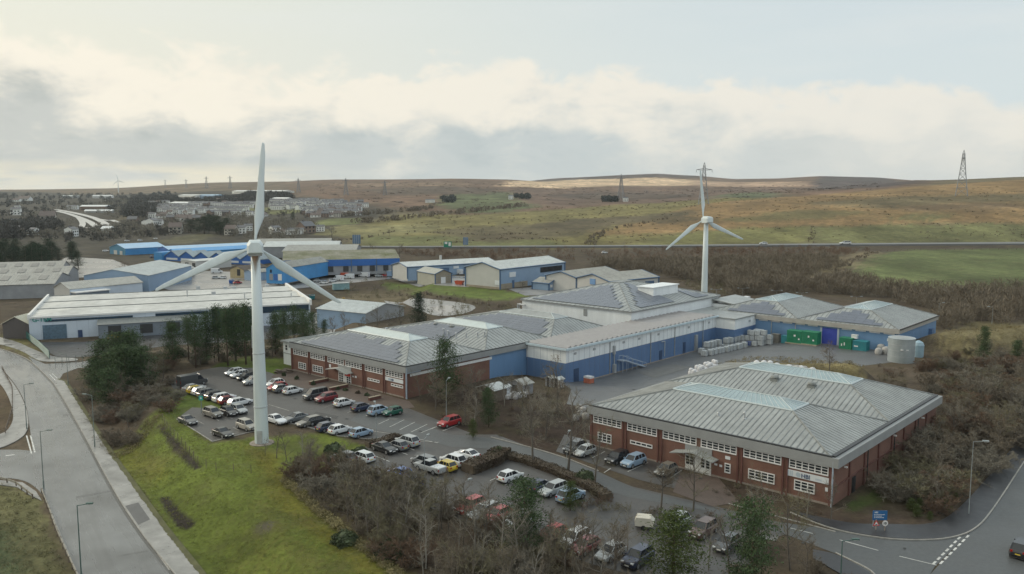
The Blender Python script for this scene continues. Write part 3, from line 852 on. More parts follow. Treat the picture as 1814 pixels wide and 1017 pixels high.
for (p, q) in (((1701, 952), (1650, 1003)), ((1716, 949), (1662, 1003))):
    a, b = at(*p), at(*q)
    n = 7
    for k in range(n):
        t0, t1 = k / n, (k + 0.62) / n
        sheet('give_way_line', ribbon([(a[0] + (b[0] - a[0]) * t, a[1] + (b[1] - a[1]) * t) for t in (t0, t1)], 0.24), 0.056, M_line)
# ------------------------------------------------------------------ buildings
M_brick = mat('red_brick', (0.175, 0.090, 0.068), 0.85, 0.14, 0.5, scale2=5, s2amt=0.1)
M_brick_dk = mat('dark_brick_pier', (0.13, 0.055, 0.045), 0.8, 0.15, 1)
M_fascia = mat('grey_fascia', (0.27, 0.28, 0.285), 0.55, 0.10, 0.4)
M_plinth = mat('concrete_plinth', (0.27, 0.23, 0.20), 0.8, 0.2, 1)
M_roof = mat('grey_metal_roof', (0.285, 0.30, 0.298), 0.36, 0.18, 0.14, scale2=0.9, s2amt=0.14)
M_rib = mat('roof_rib', (0.20, 0.21, 0.208), 0.5, 0.35, 0.4)
M_ribd = mat('roof_rib_dark', (0.20, 0.21, 0.205), 0.5, 0.2, 1.2)  # a tone darker than the roof sheet
M_gutter = mat('dark_gutter', (0.035, 0.037, 0.04), 0.5, 0.1)
M_white = mat('white_frame', (0.72, 0.72, 0.72), 0.4, 0.05, 2)
M_glass = mat('window_glass', (0.03, 0.034, 0.04), 0.12, 0.45, 0.6, spec=0.5)
M_sky_gl = mat('rooflight_glazing', (0.29, 0.37, 0.40), 0.22, 0.14, 0.35)
M_skyrib = mat('rooflight_bar', (0.46, 0.52, 0.54), 0.4, 0.08, 1)
M_sign = mat('white_sign_panel', (0.66, 0.69, 0.72), 0.45, 0.05, 1)
M_navy = mat('navy_lettering', (0.03, 0.06, 0.14), 0.5, 0.0)
M_pale = mat('pale_blue_print', (0.35, 0.45, 0.55), 0.5, 0.0)
M_pipe = mat('grey_downpipe', (0.36, 0.42, 0.50), 0.45, 0.06, 2)
M_solar = mat('solar_panel', (0.115, 0.13, 0.165), 0.28, 0.14, 0.5)
M_solarf = mat('solar_frame', (0.30, 0.32, 0.34), 0.4, 0.1)
M_panelrf = mat('grey_pv_rows', (0.27, 0.255, 0.255), 0.3, 0.10, 0.6)
M_wwall = mat('white_clad_wall', (0.74, 0.77, 0.79), 0.55, 0.09, 0.5, stretch=(1, 1, 0.15))
M_bwall = mat('blue_clad_wall', (0.095, 0.17, 0.32), 0.5, 0.10, 0.4, stretch=(1, 1, 0.2))
M_bwall2 = mat('steel_blue_wall', (0.135, 0.25, 0.43), 0.5, 0.08, 0.4, stretch=(1, 1, 0.2))
M_door_b = mat('royal_blue_door', (0.035, 0.06, 0.36), 0.5, 0.08, 1)
M_green = mat('green_container_paint', (0.015, 0.19, 0.10), 0.5, 0.15, 0.8)
M_teal = mat('teal_container_paint', (0.03, 0.22, 0.26), 0.5, 0.12, 0.8)
M_galv = mat('galvanised_steel', (0.40, 0.42, 0.44), 0.45, 0.15, 1, metal=0.3)
M_red = mat('red_notice', (0.5, 0.03, 0.02), 0.5, 0.1)
M_black = mat('black_rubber', (0.02, 0.02, 0.022), 0.7, 0.1)

def lerp(p, q, t):
    return tuple(p[i] + (q[i] - p[i]) * t for i in range(3))

def slope_ribs(mb, quad, spacing, wdt, hgt, mi):
    # raised seams running up a roof slope; quad = eave0, eave1, top1, top0
    e0, e1, t1, t0 = [np.array(p, float) for p in quad]
    u = e1 - e0
    L = np.linalg.norm(u)
    u /= L
    n = np.cross(u, (t0 + t1) / 2 - e0)
    n /= np.linalg.norm(n)
    if n[2] < 0:
        n = -n
    up = np.cross(n, u)
    if up[2] < 0:
        up = -up
    def uv(p):
        return (float(np.dot(p - e0, u)), float(np.dot(p - e0, up)))
    poly = [uv(p) for p in (e0, e1, t1, t0)]
    k = spacing / 2
    while k < L:
        ys = []
        for i in range(4):
            (x0, y0), (x1, y1) = poly[i], poly[(i + 1) % 4]
            if (x0 - k) * (x1 - k) < 0:
                ys.append(y0 + (y1 - y0) * (k - x0) / (x1 - x0))
        if len(ys) >= 2 and max(ys) - min(ys) > 0.4:
            a = e0 + u * k + up * (min(ys) + 0.05)
            b = e0 + u * k + up * (max(ys) - 0.05)
            w_ = u * wdt / 2
            h_ = n * hgt
            mb.add([tuple(a - w_), tuple(a + h_), tuple(a + w_), tuple(b - w_), tuple(b + h_), tuple(b + w_)], [(0, 1, 4, 3), (1, 2, 5, 4), (0, 2, 1), (3, 4, 5)], mi)
        k += spacing

def hip_roof(parent, er, ze, sr, zs, apex, za, axis='a', sp=0.85, glazed=True, ribs=True, rm=None, ribm=None, glm=None, rlabel=None):
    """er eave rectangle, sr top rectangle (a0,a1,b0,b1); rooflight on top with its ridge ends apex=(p,q) along axis"""
    a0, a1, b0, b1 = er
    s0, s1, t0, t1 = sr
    E = [(a0, b0, ze), (a1, b0, ze), (a1, b1, ze), (a0, b1, ze)]
    T = [(s0, t0, zs), (s1, t0, zs), (s1, t1, zs), (s0, t1, zs)]
    mb = MB()
    quads = []
    for i in range(4):
        j = (i + 1) % 4
        q = [E[i], E[j], T[j], T[i]]
        mb.poly(q, 0)
        quads.append(q)
    mb.poly(E[::-1], 0)
    if ribs:
        for q in quads:
            slope_ribs(mb, q, sp, 0.28, 0.08, 1)
    for i in range(4):   # hip cappings
        mb.tube(lerp(E[i], T[i], 0.01), lerp(E[i], T[i], 0.995), 0.16, 0.16, 5, 1)
    r = mb.build('roof', [rm or M_roof, ribm or M_rib], parent)
    if apex is None:
        return r, quads
    if axis == 'a':
        m = (t0 + t1) / 2
        A, B = (apex[0], m, za), (apex[1], m, za)
        fs = [[T[0], T[1], B, A], [T[1], T[2], B], [T[2], T[3], A, B], [T[3], T[0], A]]
    else:
        m = (s0 + s1) / 2
        A, B = (m, apex[0], za), (m, apex[1], za)
        fs = [[T[0], T[1], A], [T[1], T[2], B, A], [T[2], T[3], B], [T[3], T[0], A, B]]
    g = MB()
    g.poly([(p[0], p[1], p[2] + 0.02) for p in T[::-1]], 0)
    for f in fs:
        g.poly([(p[0], p[1], p[2] + 0.03) for p in f], 0)
    sk = g.build('rooflight', [glm or M_sky_gl], r)
    bars = MB()
    up = lambda p, d=0.05: (p[0], p[1], p[2] + d)
    bars.tube(up(A), up(B), 0.10, 0.10, 5)
    for i in range(4):
        bars.tube(up(T[i]), up(T[(i + 1) % 4]), 0.16, 0.16, 5)
    ends = ((0, A), (3, A), (1, B), (2, B)) if axis == 'a' else ((0, A), (1, A), (2, B), (3, B))
    for i, P in ends:
        bars.tube(up(T[i]), up(P), 0.10, 0.10, 5)
    if glazed:
        for f in fs:
            if len(f) == 4:
                n = int(np.linalg.norm(np.array(f[0]) - np.array(f[1])) / 0.9)
                for k in range(1, n):
                    t = k / n
                    p = lerp(f[0], f[1], t)
                    # straight up the slope to the ridge, clipped at the hip ends
                    rr = lerp(f[3], f[2], t)
                    bars.tube(up(p), up(rr), 0.045, 0.045, 4)
            else:
                for k in range(1, 5):
                    p = lerp(f[0], f[1], k / 5)
                    bars.tube(up(p), up(f[2]), 0.05, 0.05, 4)
    bars.build('glazing_bars', [M_skyrib], sk if False else r)
    return r, quads

def window(parent, a0, a1, z0, z1, nc, nr, b, name='window', side='b', out=-1, fm=None):
    f, g = MB(), MB()
    def bx(mb, u0, u1, v0, v1, d0, d1):
        lo, hi = (b + out * d1, b + out * d0) if out < 0 else (b + d0, b + d1)
        if side == 'b':
            mb.box(u0, u1, lo, hi, v0, v1)
        else:
            mb.box(lo, hi, u0, u1, v0, v1)
    t = 0.13
    bx(f, a0, a1, z0 - 0.04, z0 + t, 0.0, 0.12)
    bx(f, a0, a1, z1 - t, z1, 0.0, 0.10)
    for k in range(nc + 1):
        x = a0 + (a1 - a0 - t) * k / nc
        bx(f, x, x + t, z0 + t, z1 - t, 0.0, 0.09)
    for k in range(1, nr):
        z = z0 + (z1 - z0) * k / nr
        bx(f, a0 + t, a1 - t, z - 0.045, z + 0.045, 0.0, 0.075)
    w_ = f.build(name, [fm or M_white], parent)
    bx(g, a0 + 0.05, a1 - 0.05, z0 + 0.05, z1 - 0.05, 0.0, 0.035)
    g.build('pane', [M_glass], w_)
    return w_

APART = {'bay_door', 'window_strip', 'notice', 'vent_grille', 'window', 'window_band', 'door', 'roof_vent', 'plinth', 'rain_pipe', 'sign', 'door_frame', 'clerestory', 'parapet'}
def part(name, material, parent, *boxes, label=None):
    if len(boxes) > 1 and name in APART:
        for bx in boxes:
            o = part(name, material, parent, bx, label=label)
        return o
    mb = MB()
    for bx in boxes:
        mb.box(*bx)
    o = mb.build(name, [material] if not isinstance(material, list) else material, parent)
    if label:
        o['label'] = label
    return o

def fascia_ring(parent, a0, a1, b0, b1, z0, z1, o=0.45, m=None, wide=False):
    mb = MB()
    mb.box(a0 - o, a1, b0 - o, b0, z0, z1)
    mb.box(a0 - o, a1, b1, b1 + o, z0, z1)
    mb.box(a0 - o, a0, b0, b1, z0, z1)
    oa = 1.15 if wide else o
    mb.box(a1, a1 + oa, b0 - o, b1 + o, z0, z1)
    mb.build('fascia', [m or M_fascia], parent)
    g = MB()
    for (x0, x1, y0, y1) in ((a0 - o + 0.2, a1 + o - 0.2, b0 - 0.36, b0 - 0.04), (a1 + 0.02, a1 + (0.58 if wide else 0.32), b0 - 0.01, b1 + 0.01)):
        g.box(x0, x1, y0, y1, z1 + 0.002, z1 + 0.20)
    g.build('gutter', [M_gutter], parent)

def ventilator(parent, a, b, z, s=1.0):
    mb = MB()
    mb.box(a - 0.75 * s, a + 0.75 * s, b - 0.6 * s, b + 0.6 * s, z - 0.5, z + 0.35 * s)
    mb.lathe([(0.55 * s, z + 0.35 * s), (0.8 * s, z + 0.5 * s), (0.7 * s, z + 0.8 * s), (0.2 * s, z + 0.95 * s)], 10, 0, (a, b))
    return mb.build('roof_ventilator', [M_ribd], parent)

def flue(parent, a, b, z, h=0.9, r=0.12, m=None):
    mb = MB()
    mb.tube((a, b, z - 0.4), (a, b, z + h), r, r, 8)
    mb.tube((a, b, z + h), (a, b, z + h + 0.12), r * 1.7, r * 1.2, 8)
    mb.lathe([(0.35, z - 0.4), (0.3, z + 0.05), (0.14, z + 0.15)], 8, 0, (a, b))
    return mb.build('flue', [m or M_galv], parent)

def porch(parent, a0, a1, b0, door_a0, door_a1, wallm):
    # grey panel over the door and a small pitched canopy standing out from the wall
    part('porch_panel', M_fascia, parent, (door_a0 - 0.1, door_a1 + 0.1, b0 - 0.10, b0, 2.5, 3.8))
    mb = MB()
    m = (a0 + a1) / 2
    for x0, x1, s in ((a0, m, 1), (m, a1, -1)):
        za, zb = (2.55, 3.25) if s > 0 else (3.25, 2.55)
        mb.add([(x0, b0 - 1.9, za), (x1, b0 - 1.9, zb), (x1, b0 - 0.1, zb), (x0, b0 - 0.1, za), (x0, b0 - 1.9, za + .12), (x1, b0 - 1.9, zb + .12), (x1, b0 - 0.1, zb + .12), (x0, b0 - 0.1, za + .12)],
               [(0, 3, 2, 1), (4, 5, 6, 7), (0, 1, 5, 4), (1, 2, 6, 5), (2, 3, 7, 6), (3, 0, 4, 7)], 0)
        slope_ribs(mb, [(x0 if s > 0 else x1, b0 - 1.9, 2.67), (x0 if s > 0 else x1, b0 - 0.1, 2.67), (m, b0 - 0.1, 3.37), (m, b0 - 1.9, 3.37)], 0.45, 0.1, 0.05, 1)
    mb.build('canopy', [M_roof, M_ribd, M_white], parent)

# ---- front brick works
t = thing('brick_works', 'long red brick works in the foreground under two hipped grey roofs with blue glazed rooflights', 'factory', site(-38.9, 103.6) + (0,), SITE_R)
A0, B0 = -38.9, 103.6
def R(a0, a1, b0, b1, z0=None, z1=None):
    r = (a0 - A0, a1 - A0, b0 - B0, b1 - B0)
    return r if z0 is None else r + (z0, z1)
part('wall', M_brick, t, R(-77.4, -39.0, 103.6, 147.2, -0.6, 5.2))
part('plinth', M_plinth, t, R(-77.48, -38.92, 103.52, 103.6, -0.6, 0.25))
mb = MB()
for a in (-71.0, -64.7, -51.85, -45.35):
    part('brick_pier', M_brick_dk, t, (a - 0.42 - A0, a - 0.2 - A0, -0.16, 0, -0.6, 5.2))
    part('brick_pier', M_brick_dk, t, (a + 0.2 - A0, a + 0.42 - A0, -0.16, 0, -0.6, 5.2))
for a in (-77.3, -39.25):
    part('brick_pier', M_brick_dk, t, (a - 0.2 - A0, a + 0.2 - A0, -0.16, 0, -0.6, 5.2))
for k in range(1, 8):
    b = k * 5.45
    part('brick_pier', M_brick_dk, t, (-0.1, 0.08, b - 0.2, b + 0.2, -0.6, 5.2))
part('string_course', M_brick_dk, t, (-0.1, 0.05, 0.3, 43.3, 2.3, 2.5))
fascia_ring(t, *R(-77.4, -39.4, 103.6, 147.2), 5.2, 6.45, wide=True)
for k, bb in enumerate((103.6, 125.4)):
    hip_roof(t, R(-77.6, -39.35, bb - (0.2 if k == 0 else 0), bb + 21.8 + (0.2 if k else 0)), 6.46, R(-67.6, -48.2, bb + 8.25, bb + 13.55), 9.2, (-64.2 - A0, -51.4 - A0), 10.15, 'a')
hr = [c for c in bpy.data.objects if c.parent == t and c.name.startswith('roof')]
for a, b in ((-70.2, 122.2), (-63.6, 122.4), (-60.0, 131.6), (-53.6, 131.4)):
    bb = 103.6 if b < 125 else 125.4
    d = min(b - bb, bb + 21.8 - b)
    ventilator(t, a - A0, b - B0, 6.46 + d / 8.25 * 2.74, 0.85)
flue(t, -57.4 - A0, 3.9, 6.46 + 3.9 / 8.25 * 2.74, 0.35)
flue(t, -53.5 - A0, 4.3, 6.46 + 4.3 / 8.25 * 2.74, 0.9)
bays = [(-76.9, -71.55), (-70.5, -65.2), (-64.2, -58.6), (-57.9, -52.35), (-51.35, -45.9), (-44.85, -39.6)]
for a0, a1 in bays:
    window(t, a0 - A0, a1 - A0, 3.88, 5.1, 6, 3, 0.0)
window(t, -76.0 - A0, -73.4 - A0, 1.05, 2.5, 3, 3, 0.0)
window(t, -69.9 - A0, -65.95 - A0, 1.9, 2.45, 4, 1, 0.0)
window(t, -54.1 - A0, -53.2 - A0, 1.05, 2.38, 1, 3, 0.0)
window(t, -50.55 - A0, -46.75 - A0, 1.05, 2.4, 4, 3, 0.0)
window(t, -44.05 - A0, -41.3 - A0, 1.05, 2.42, 3, 3, 0.0)
dr = part('entrance_door', M_white, t, R(-60.35, -56.2, 103.52, 103.6, 0, 2.35))
g = MB()
for a in (-60.2, -59.5, -57.75, -56.95):
    for z in (0.95, 1.38, 1.81):
        g.box(a - A0, a + 0.52 - A0, -0.12, -0.06, z, z + 0.34)
g.build('pane', [M_glass], dr)
porch(t, -61.9 - A0, -55.0 - A0, 0.0, -60.3 - A0, -56.2 - A0, M_brick)
sg = part('sign', M_sign, t, R(-44.97, -39.5, 103.46, 103.6, 2.76, 3.58))
text_mesh('HBI', 0.78, 'lettering', M_navy, sg, (-43.12 - A0, -0.15, 2.88), (1, 0), 0.02, 0.012)
mb = MB()
for r0 in (0.30, 0.20, 0.10):
    n = 20
    for k in range(n):
        t0, t1 = 2 * pi * k / n, 2 * pi * (k + 1) / n
        c = (-43.52 - A0, 3.17)
        mb.add([(c[0] + r0 * cos(t0), -0.165, c[1] + r0 * sin(t0)), (c[0] + r0 * cos(t1), -0.165, c[1] + r0 * sin(t1)), (c[0] + (r0 - .05) * cos(t1), -0.165, c[1] + (r0 - .05) * sin(t1)), (c[0] + (r0 - .05) * cos(t0), -0.165, c[1] + (r0 - .05) * sin(t0))], [(0, 1, 2, 3)], 0)
for k in range(3):
    mb.box(-44.9 - A0 + 0.26 * k, -44.82 - A0 + 0.26 * k, -0.165, -0.15, 2.8, 3.5, 0)
for z in (3.14, 3.02):
    mb.box(-41.2 - A0, -40.4 - A0, -0.165, -0.15, z, z + 0.05, 0)
mb.build('emblem', [M_pale], sg)
part('notice', M_sign, t, R(-54.05, -53.3, 103.54, 103.6, 2.95, 3.4), R(-55.7, -55.25, 103.54, 103.6, 1.7, 2.0), R(-54.9, -54.5, 103.54, 103.6, 1.65, 1.95), R(-39.95, -39.6, 103.54, 103.6, 1.8, 2.3))
mb = MB()
mb.tube((-0.05, -0.35, -0.4), (-0.05, -0.35, 6.0), 0.11, 0.11, 8)
mb.build('downpipe', [M_pipe], t)
for k in (2, 4, 6):
    mb = MB()
    mb.tube((0.18, k * 5.45 + 0.6, -0.4), (0.18, k * 5.45 + 0.6, 5.2), 0.08, 0.08, 6)
    mb.build('downpipe', [M_gutter], t)
part('side_door', M_gutter, t, (-0.1, 0.06, 6.6, 7.6, -0.2, 2.1))
for y in (3.0, 22.0, 35.0):
    part('wall_lamp', M_white, t, (0.1, 0.5, y, y + 0.25, 4.4, 4.6))

# ---- second brick works with solar roofs
A0, B0 = -122.0, 103.6
t = thing('brick_works', 'brick works with solar panel roofs beyond the long row of parked cars', 'factory', site(A0, B0) + (0,), SITE_R)
part('wall', M_brick, t, R(-161.4, -122.05, 103.6, 127.0, -0.8, 5.1))
part('rear_wall', M_bwall2, t, R(-161.4, -122.05, 127.0, 169.0, -2.6, 5.1))
part('plinth', M_plinth, t, R(-161.46, -122.0, 103.52, 103.6, -0.6, 0.25))
mb = MB()
for a in (-154.4, -148.05, -135.2, -128.6):
    part('brick_pier', M_brick_dk, t, (a - 0.42 - A0, a - 0.2 - A0, -0.16, 0, -0.6, 5.1))
    part('brick_pier', M_brick_dk, t, (a + 0.2 - A0, a + 0.42 - A0, -0.16, 0, -0.6, 5.1))
for a in (-161.1, -122.4):
    part('brick_pier', M_brick_dk, t, (a - 0.22 - A0, a + 0.22 - A0, -0.16, 0, -0.6, 5.1))
fascia_ring(t, *R(-161.4, -122.05, 103.6, 169.0), 5.1, 6.25)
part('clerestory', M_white, t, (0.0, 0.06, 1.0, 24.0, 4.2, 4.75))
qs = []
for k, bb in enumerate((103.6, 125.4, 147.2)):
    rx = (-161.6, -121.9)
    sr = ((-151.6, -130.6), (-147.0, -129.2), (-146.0, -127.6))[k]
    r, q = hip_roof(t, R(rx[0], rx[1], bb - (0.2 if k == 0 else 0), bb + 21.8), 6.26, R(sr[0], sr[1], bb + 8.4, bb + 13.4), 9.1,
                    (sr[0] + 3.2 - A0, sr[1] - 3.2 - A0), 10.0, 'a', glazed=False, glm=M_roof if k == 2 else mat('pale_roof_glazing', (0.50, 0.56, 0.56), 0.35, 0.08, 0.4), sp=1.1)
    qs.append(q)

def solar(parent, quad, cell=(1.65, 1.05), inset=(1.2, 0.7), lift=0.12, skip=lambda i, j: False, umax=None, umin=None):
    e0, e1, t1, t0 = [np.array(p, float) for p in quad]
    u = e1 - e0
    L = np.linalg.norm(u)
    u /= L
    n = np.cross(u, t0 - e0)
    n /= np.linalg.norm(n)
    if n[2] < 0:
        n = -n
    up = np.cross(n, u)
    if up[2] < 0:
        up = -up
    D = float(np.dot(t0 - e0, up))
    l0 = float(np.dot(t0 - e0, u)); l1 = float(np.dot(t1 - e0, u))
    mb = MB()
    rows = int((D - inset[1] * 1.4) / cell[1])
    for j in range(rows):
        v0 = inset[1] + j * cell[1]
        v1 = v0 + cell[1] - 0.03
        lo = l0 * v1 / D + inset[0]
        hi = L - (L - l1) * v1 / D - inset[0]
        i0 = int(math.ceil(lo / cell[0]))
        i1 = int(hi / cell[0])
        for i in range(i0, i1):
            if skip(i, j) or (umax is not None and i * cell[0] > umax) or (umin is not None and i * cell[0] < umin):
                continue
            x0 = i * cell[0]
            x1 = x0 + cell[0] - 0.03
            P = [e0 + u * x0 + up * v0 + n * lift, e0 + u * x1 + up * v0 + n * lift, e0 + u * x1 + up * v1 + n * lift, e0 + u * x0 + up * v1 + n * lift]
            mb.ext([tuple(p) for p in P], tuple(n * 0.05), 0)
    return mb.build('solar_array', [M_solar], parent)
solar(t, qs[0][0], skip=lambda i, j: (i in (11, 12) and j == 6) or (i in (15, 16) and j in (5, 6)) or i == 9 and j < 0)
solar(t, qs[1][0], skip=lambda i, j: i % 9 == 4 and j > 5 or i < 4, umax=26)
solar(t, qs[2][0], cell=(2.0, 1.05))
bays = [(-160.6, -154.95), (-153.9, -148.5), (-147.6, -141.9), (-141.3, -135.6), (-134.75, -129.05), (-128.15, -122.8)]
for a0, a1 in bays:
    window(t, a0 - A0, a1 - A0, 3.75, 4.95, 6, 3, 0.0)
window(t, -158.7 - A0, -155.8 - A0, 0.8, 2.2, 3, 3, 0.0)
window(t, -153.2 - A0, -149.4 - A0, 0.9, 2.35, 4, 3, 0.0)
window(t, -133.9 - A0, -130.15 - A0, 1.87, 2.37, 4, 1, 0.0)
window(t, -126.5 - A0, -122.9 - A0, 1.9, 2.4, 4, 1, 0.0)
dr = part('entrance_door', M_white, t, R(-143.8, -139.5, 103.52, 103.6, 0, 2.3))
g = MB()
for a in (-143.5, -142.75, -140.9, -140.2):
    for z in (0.25, 0.72, 1.19, 1.66):
        g.box(a - A0, a + 0.5 - A0, -0.12, -0.06, z, z + 0.36)
g.build('pane', [M_glass], dr)
part('notice', M_red, dr, R(-141.5, -139.6, 103.44, 103.5, 1.65, 2.2))
porch(t, -146.0 - A0, -138.6 - A0, 0.0, -143.8 - A0, -139.5 - A0, M_brick)
sg = part('sign', M_sign, t, R(-128.2, -122.75, 103.46, 103.6, 2.78, 3.5))
text_mesh('HBI', 0.62, 'lettering', M_navy, sg, (-126.55 - A0, -0.15, 2.9), (1, 0), 0.02, 0.01)
mb = MB()
mb.lathe([(0.05, -0.02), (0.24, -0.02), (0.24, 0.0), (0.05, 0.0)], 14)
mb.v = [(x - 126.95 - A0, -0.15 + z, 3.12 + y) for x, y, z in mb.v]
mb.build('emblem', [M_pale], sg)
part('notice', M_sign, t, R(-147.1, -146.5, 103.54, 103.6, 2.6, 3.3), R(-139.0, -138.6, 103.54, 103.6, 1.7, 2.0), R(-138.2, -137.6, 103.54, 103.6, 1.7, 2.1))
mb = MB()
mb.tube((0.3, -0.2, -0.4), (0.3, -0.2, 6.0), 0.16, 0.16, 8)
mb.tube((0.3, -0.2, 5.0), (0.3, 3.5, 5.0), 0.1, 0.1, 8)
mb.build('downpipe', [M_pipe], t)
for a, b in ((-143, 116.0), (-137, 129), (-134, 128.6), (-139, 129.5), (-128.8, 130.2), (-127.4, 131), (-131.4, 129.2)):
    bb = 103.6 if b < 125 else 125.4
    d = min(b - bb, 8.4)
    flue(t, a - A0, b - B0, 6.26 + d / 8.4 * 2.8, 1.0, 0.16)
for a, b in ((-145, 132.6), (-139.5, 132.7)):
    ventilator(t, a - A0, b - B0, 8.4, 0.8)

# ---- white annex at the end of the second works
t = thing('annex', 'off white flat roofed block at the left end of the solar roofed brick works', 'outbuilding', site(-168.5, 106.0) + (0,), SITE_R)
part('wall', M_wwall, t, (0, 6.9, 0, 22, -0.8, 2.6), (0, 6.9, 0, 22, 2.75, 5.2))
part('floor_band', M_fascia, t, (-0.1, 6.9, -0.1, 22.1, 2.6, 2.75))
part('roof', M_roof, t, (-0.4, 6.95, -0.5, 22.4, 5.2, 5.6))
part('side_wall', mat('dark_brown_cladding', (0.09, 0.08, 0.075), 0.6, 0.15, 0.8), t, (3.2, 6.95, -0.12, 0.0, -0.8, 5.0))
window(t, 0.8, 1.9, 3.3, 4.7, 1, 2, 0.0)
part('door', M_fascia, t, (4.6, 5.8, -0.2, -0.12, -0.4, 1.8))

# ---- long blue and white warehouse
A0, B0 = -110.6, 138.8
t = thing('warehouse', 'long low warehouse, blue below and white above, with rows of panels on its flat roof', 'warehouse', site(A0, B0) + (0,), SITE_R)
part('lower_wall', M_bwall, t, R(-121.9, -110.6, 138.8, 204.3, -2.6, 3.1))
part('upper_wall', M_wwall, t, R(-121.9, -110.6, 138.8, 204.3, 3.1, 6.15))
part('plinth', M_plinth, t, R(-121.95, -110.2, 138.7, 204.3, -2.6, -1.75))
part('roof', mat('dull_dark_roof', (0.11, 0.11, 0.115), 0.7, 0.2, 0.4), t, R(-122.0, -110.2, 138.5, 204.5, 6.15, 6.3))
part('eave_trim', mat('pale_blue_trim', (0.50, 0.60, 0.66), 0.4, 0.06, 1), t, R(-110.2, -109.95, 138.4, 204.6, 5.95, 6.45), R(-122.0, -110.2, 138.25, 138.5, 5.95, 6.4))
mb = MB()
b = 139.3
while b < 203:
    mb.add([(-11.3, b - B0, 6.32), (-0.1, b - B0, 6.32), (-0.1, b + 1.35 - B0, 6.72), (-11.3, b + 1.35 - B0, 6.72), (-11.3, b + 1.4 - B0, 6.3), (-0.1, b + 1.4 - B0, 6.3)],
           [(0, 1, 2, 3), (3, 2, 5, 4), (0, 3, 4), (1, 5, 2)], 0)
    b += 1.95
mb.build('solar_rows', [M_panelrf], t)
dr = part('door', mat('navy_door', (0.03, 0.06, 0.13), 0.5, 0.1), t, R(-110.65, -110.5, 141.6, 143.3, -1.75, 1.45))
part('door', MATS['navy_door'], t, R(-110.65, -110.5, 187.2, 188.4, -1.75, 1.2))
part('door', MATS['navy_door'], t, R(-110.65, -110.5, 176.0, 177.2, -1.75, 0.6))
for b in (154.9, 171.9, 183.0, 197.2):
    mb = MB()
    mb.tube((0.12, b - B0, -1.75), (0.12, b - B0, 6.0), 0.09, 0.09, 6)
    mb.build('downpipe', [M_galv], t)
mb = MB()
mb.box(0.0, 0.7, 156.0 - B0, 156.7 - B0, -1.75, 0.3)
mb.box(0.0, 0.5, 156.1 - B0, 156.6 - B0, 2.6, 4.6)
mb.tube((0.3, 156.35 - B0, 0.3), (0.3, 156.35 - B0, 2.6), 0.12, 0.12, 6)
mb.box(0.0, 0.5, 193.0 - B0, 194.0 - B0, -1.75, 2.4)
mb.tube((0.3, 178 - B0, -1.0), (0.3, 178 - B0, 2.8), 0.1, 0.1, 6)
mb.tube((0.3, 178 - B0, 2.8), (0.3, 176.4 - B0, 2.8), 0.1, 0.1, 6)
mb.build('duct', [M_galv], t)
mb = MB()
for dx in (0.6, 1.7):
    pts = [(157.8, 2.1), (159.4, 2.0), (161.6, 1.0), (163.6, 0.4), (167.6, -0.9)]
    for (y0, z0), (y1, z1) in zip(pts[:-1], pts[1:]):
        mb.tube((dx, y0 - B0, z0), (dx, y1 - B0, z1), 0.05, 0.05, 5)
    for y, z in pts:
        mb.tube((dx, y - B0, -1.75), (dx, y - B0, z), 0.05, 0.05, 5)
mb.box(0.0, 1.8, 157.8 - B0, 159.4 - B0, 0.9, 1.05)
for k in range(8):
    mb.box(0.5, 1.8, 159.4 - B0 + k * 1.0, 160.4 - B0 + k * 1.0, 0.9 - 0.33 * (k + 1), 1.0 - 0.33 * (k + 1))
mb.build('outside_stair', [M_pipe], t)
part('vent_grille', M_galv, t, *[R(-110.65, -110.52, b, b + 0.9, 4.6, 5.1) for b in (141.5, 148.5, 160, 166.5, 175, 189.5, 200)])
mb = MB()
b = 139.6
while b < 204:
    mb.box(-0.02, 0.012, b - B0, b + 0.05 - B0, -1.75, 5.95)
    b += 1.9
mb.box(-0.02, 0.02, 0.0, 65.5, 3.06, 3.14)
a = -11.0
while a < 0:
    mb.box(a, a + 0.05, -0.012, 0.02, -1.75, 5.95)
    a += 1.9
mb.build('panel_seams', [mat('panel_seam', (0.16, 0.20, 0.27), 0.7, 0.1, 1)], t)
# projecting end of the warehouse
t = thing('loading_annex', 'white over blue annex projecting from the far end of the long warehouse', 'annex', site(-105.0, 204.3) + (0,), SITE_R)
part('lower_wall', M_bwall, t, (-16.9, 0, 0, 18.0, -2.4, 3.0))
part('upper_wall', M_wwall, t, (-16.9, 0, 0, 18.0, 3.0, 5.75))
part('roof', M_roof, t, (-16.9, 0.35, -0.3, 18.3, 5.75, 6.05))
part('vent_grille', M_galv, t, (0, 0.1, 8, 9, 4.2, 4.8))

# ---- tall white hall behind
A0, B0 = -121.7, 179.8
t = thing('white_hall', 'tall white hall with a wide pyramid roof standing behind the blue warehouse', 'factory hall', site(A0, B0) + (0,), SITE_R)
part('wall', M_wwall, t, R(-159.6, -121.7, 179.8, 226, -2.5, 8.6))
part('fascia', M_fascia, t, R(-160.0, -121.3, 179.4, 226.4, 8.6, 9.0))
r, q = hip_roof(t, R(-160.1, -121.2, 179.3, 226.5), 9.01, R(-142.0, -139.2, 199.0, 206.5), 13.6, None, 0, sp=1.6)
part('ridge_cap', M_rib, t, R(-142.1, -139.1, 198.8, 206.7, 13.58, 13.75))
solar(t, q[0], cell=(1.9, 1.1), inset=(1.6, 1.2))
solar(t, q[1], cell=(1.9, 1.1), inset=(2.0, 1.2), umax=22)
solar(t, q[1], cell=(1.9, 1.1), inset=(2.0, 1.2), umin=33)
mb = MB()
mb.box(*R(-132.6, -127.4, 199.0, 212.0, 10.0, 13.0))
mb.box(*R(-132.9, -127.1, 198.7, 212.3, 13.0, 13.2))
mb.build('roof_plant_box', [M_wwall], t)
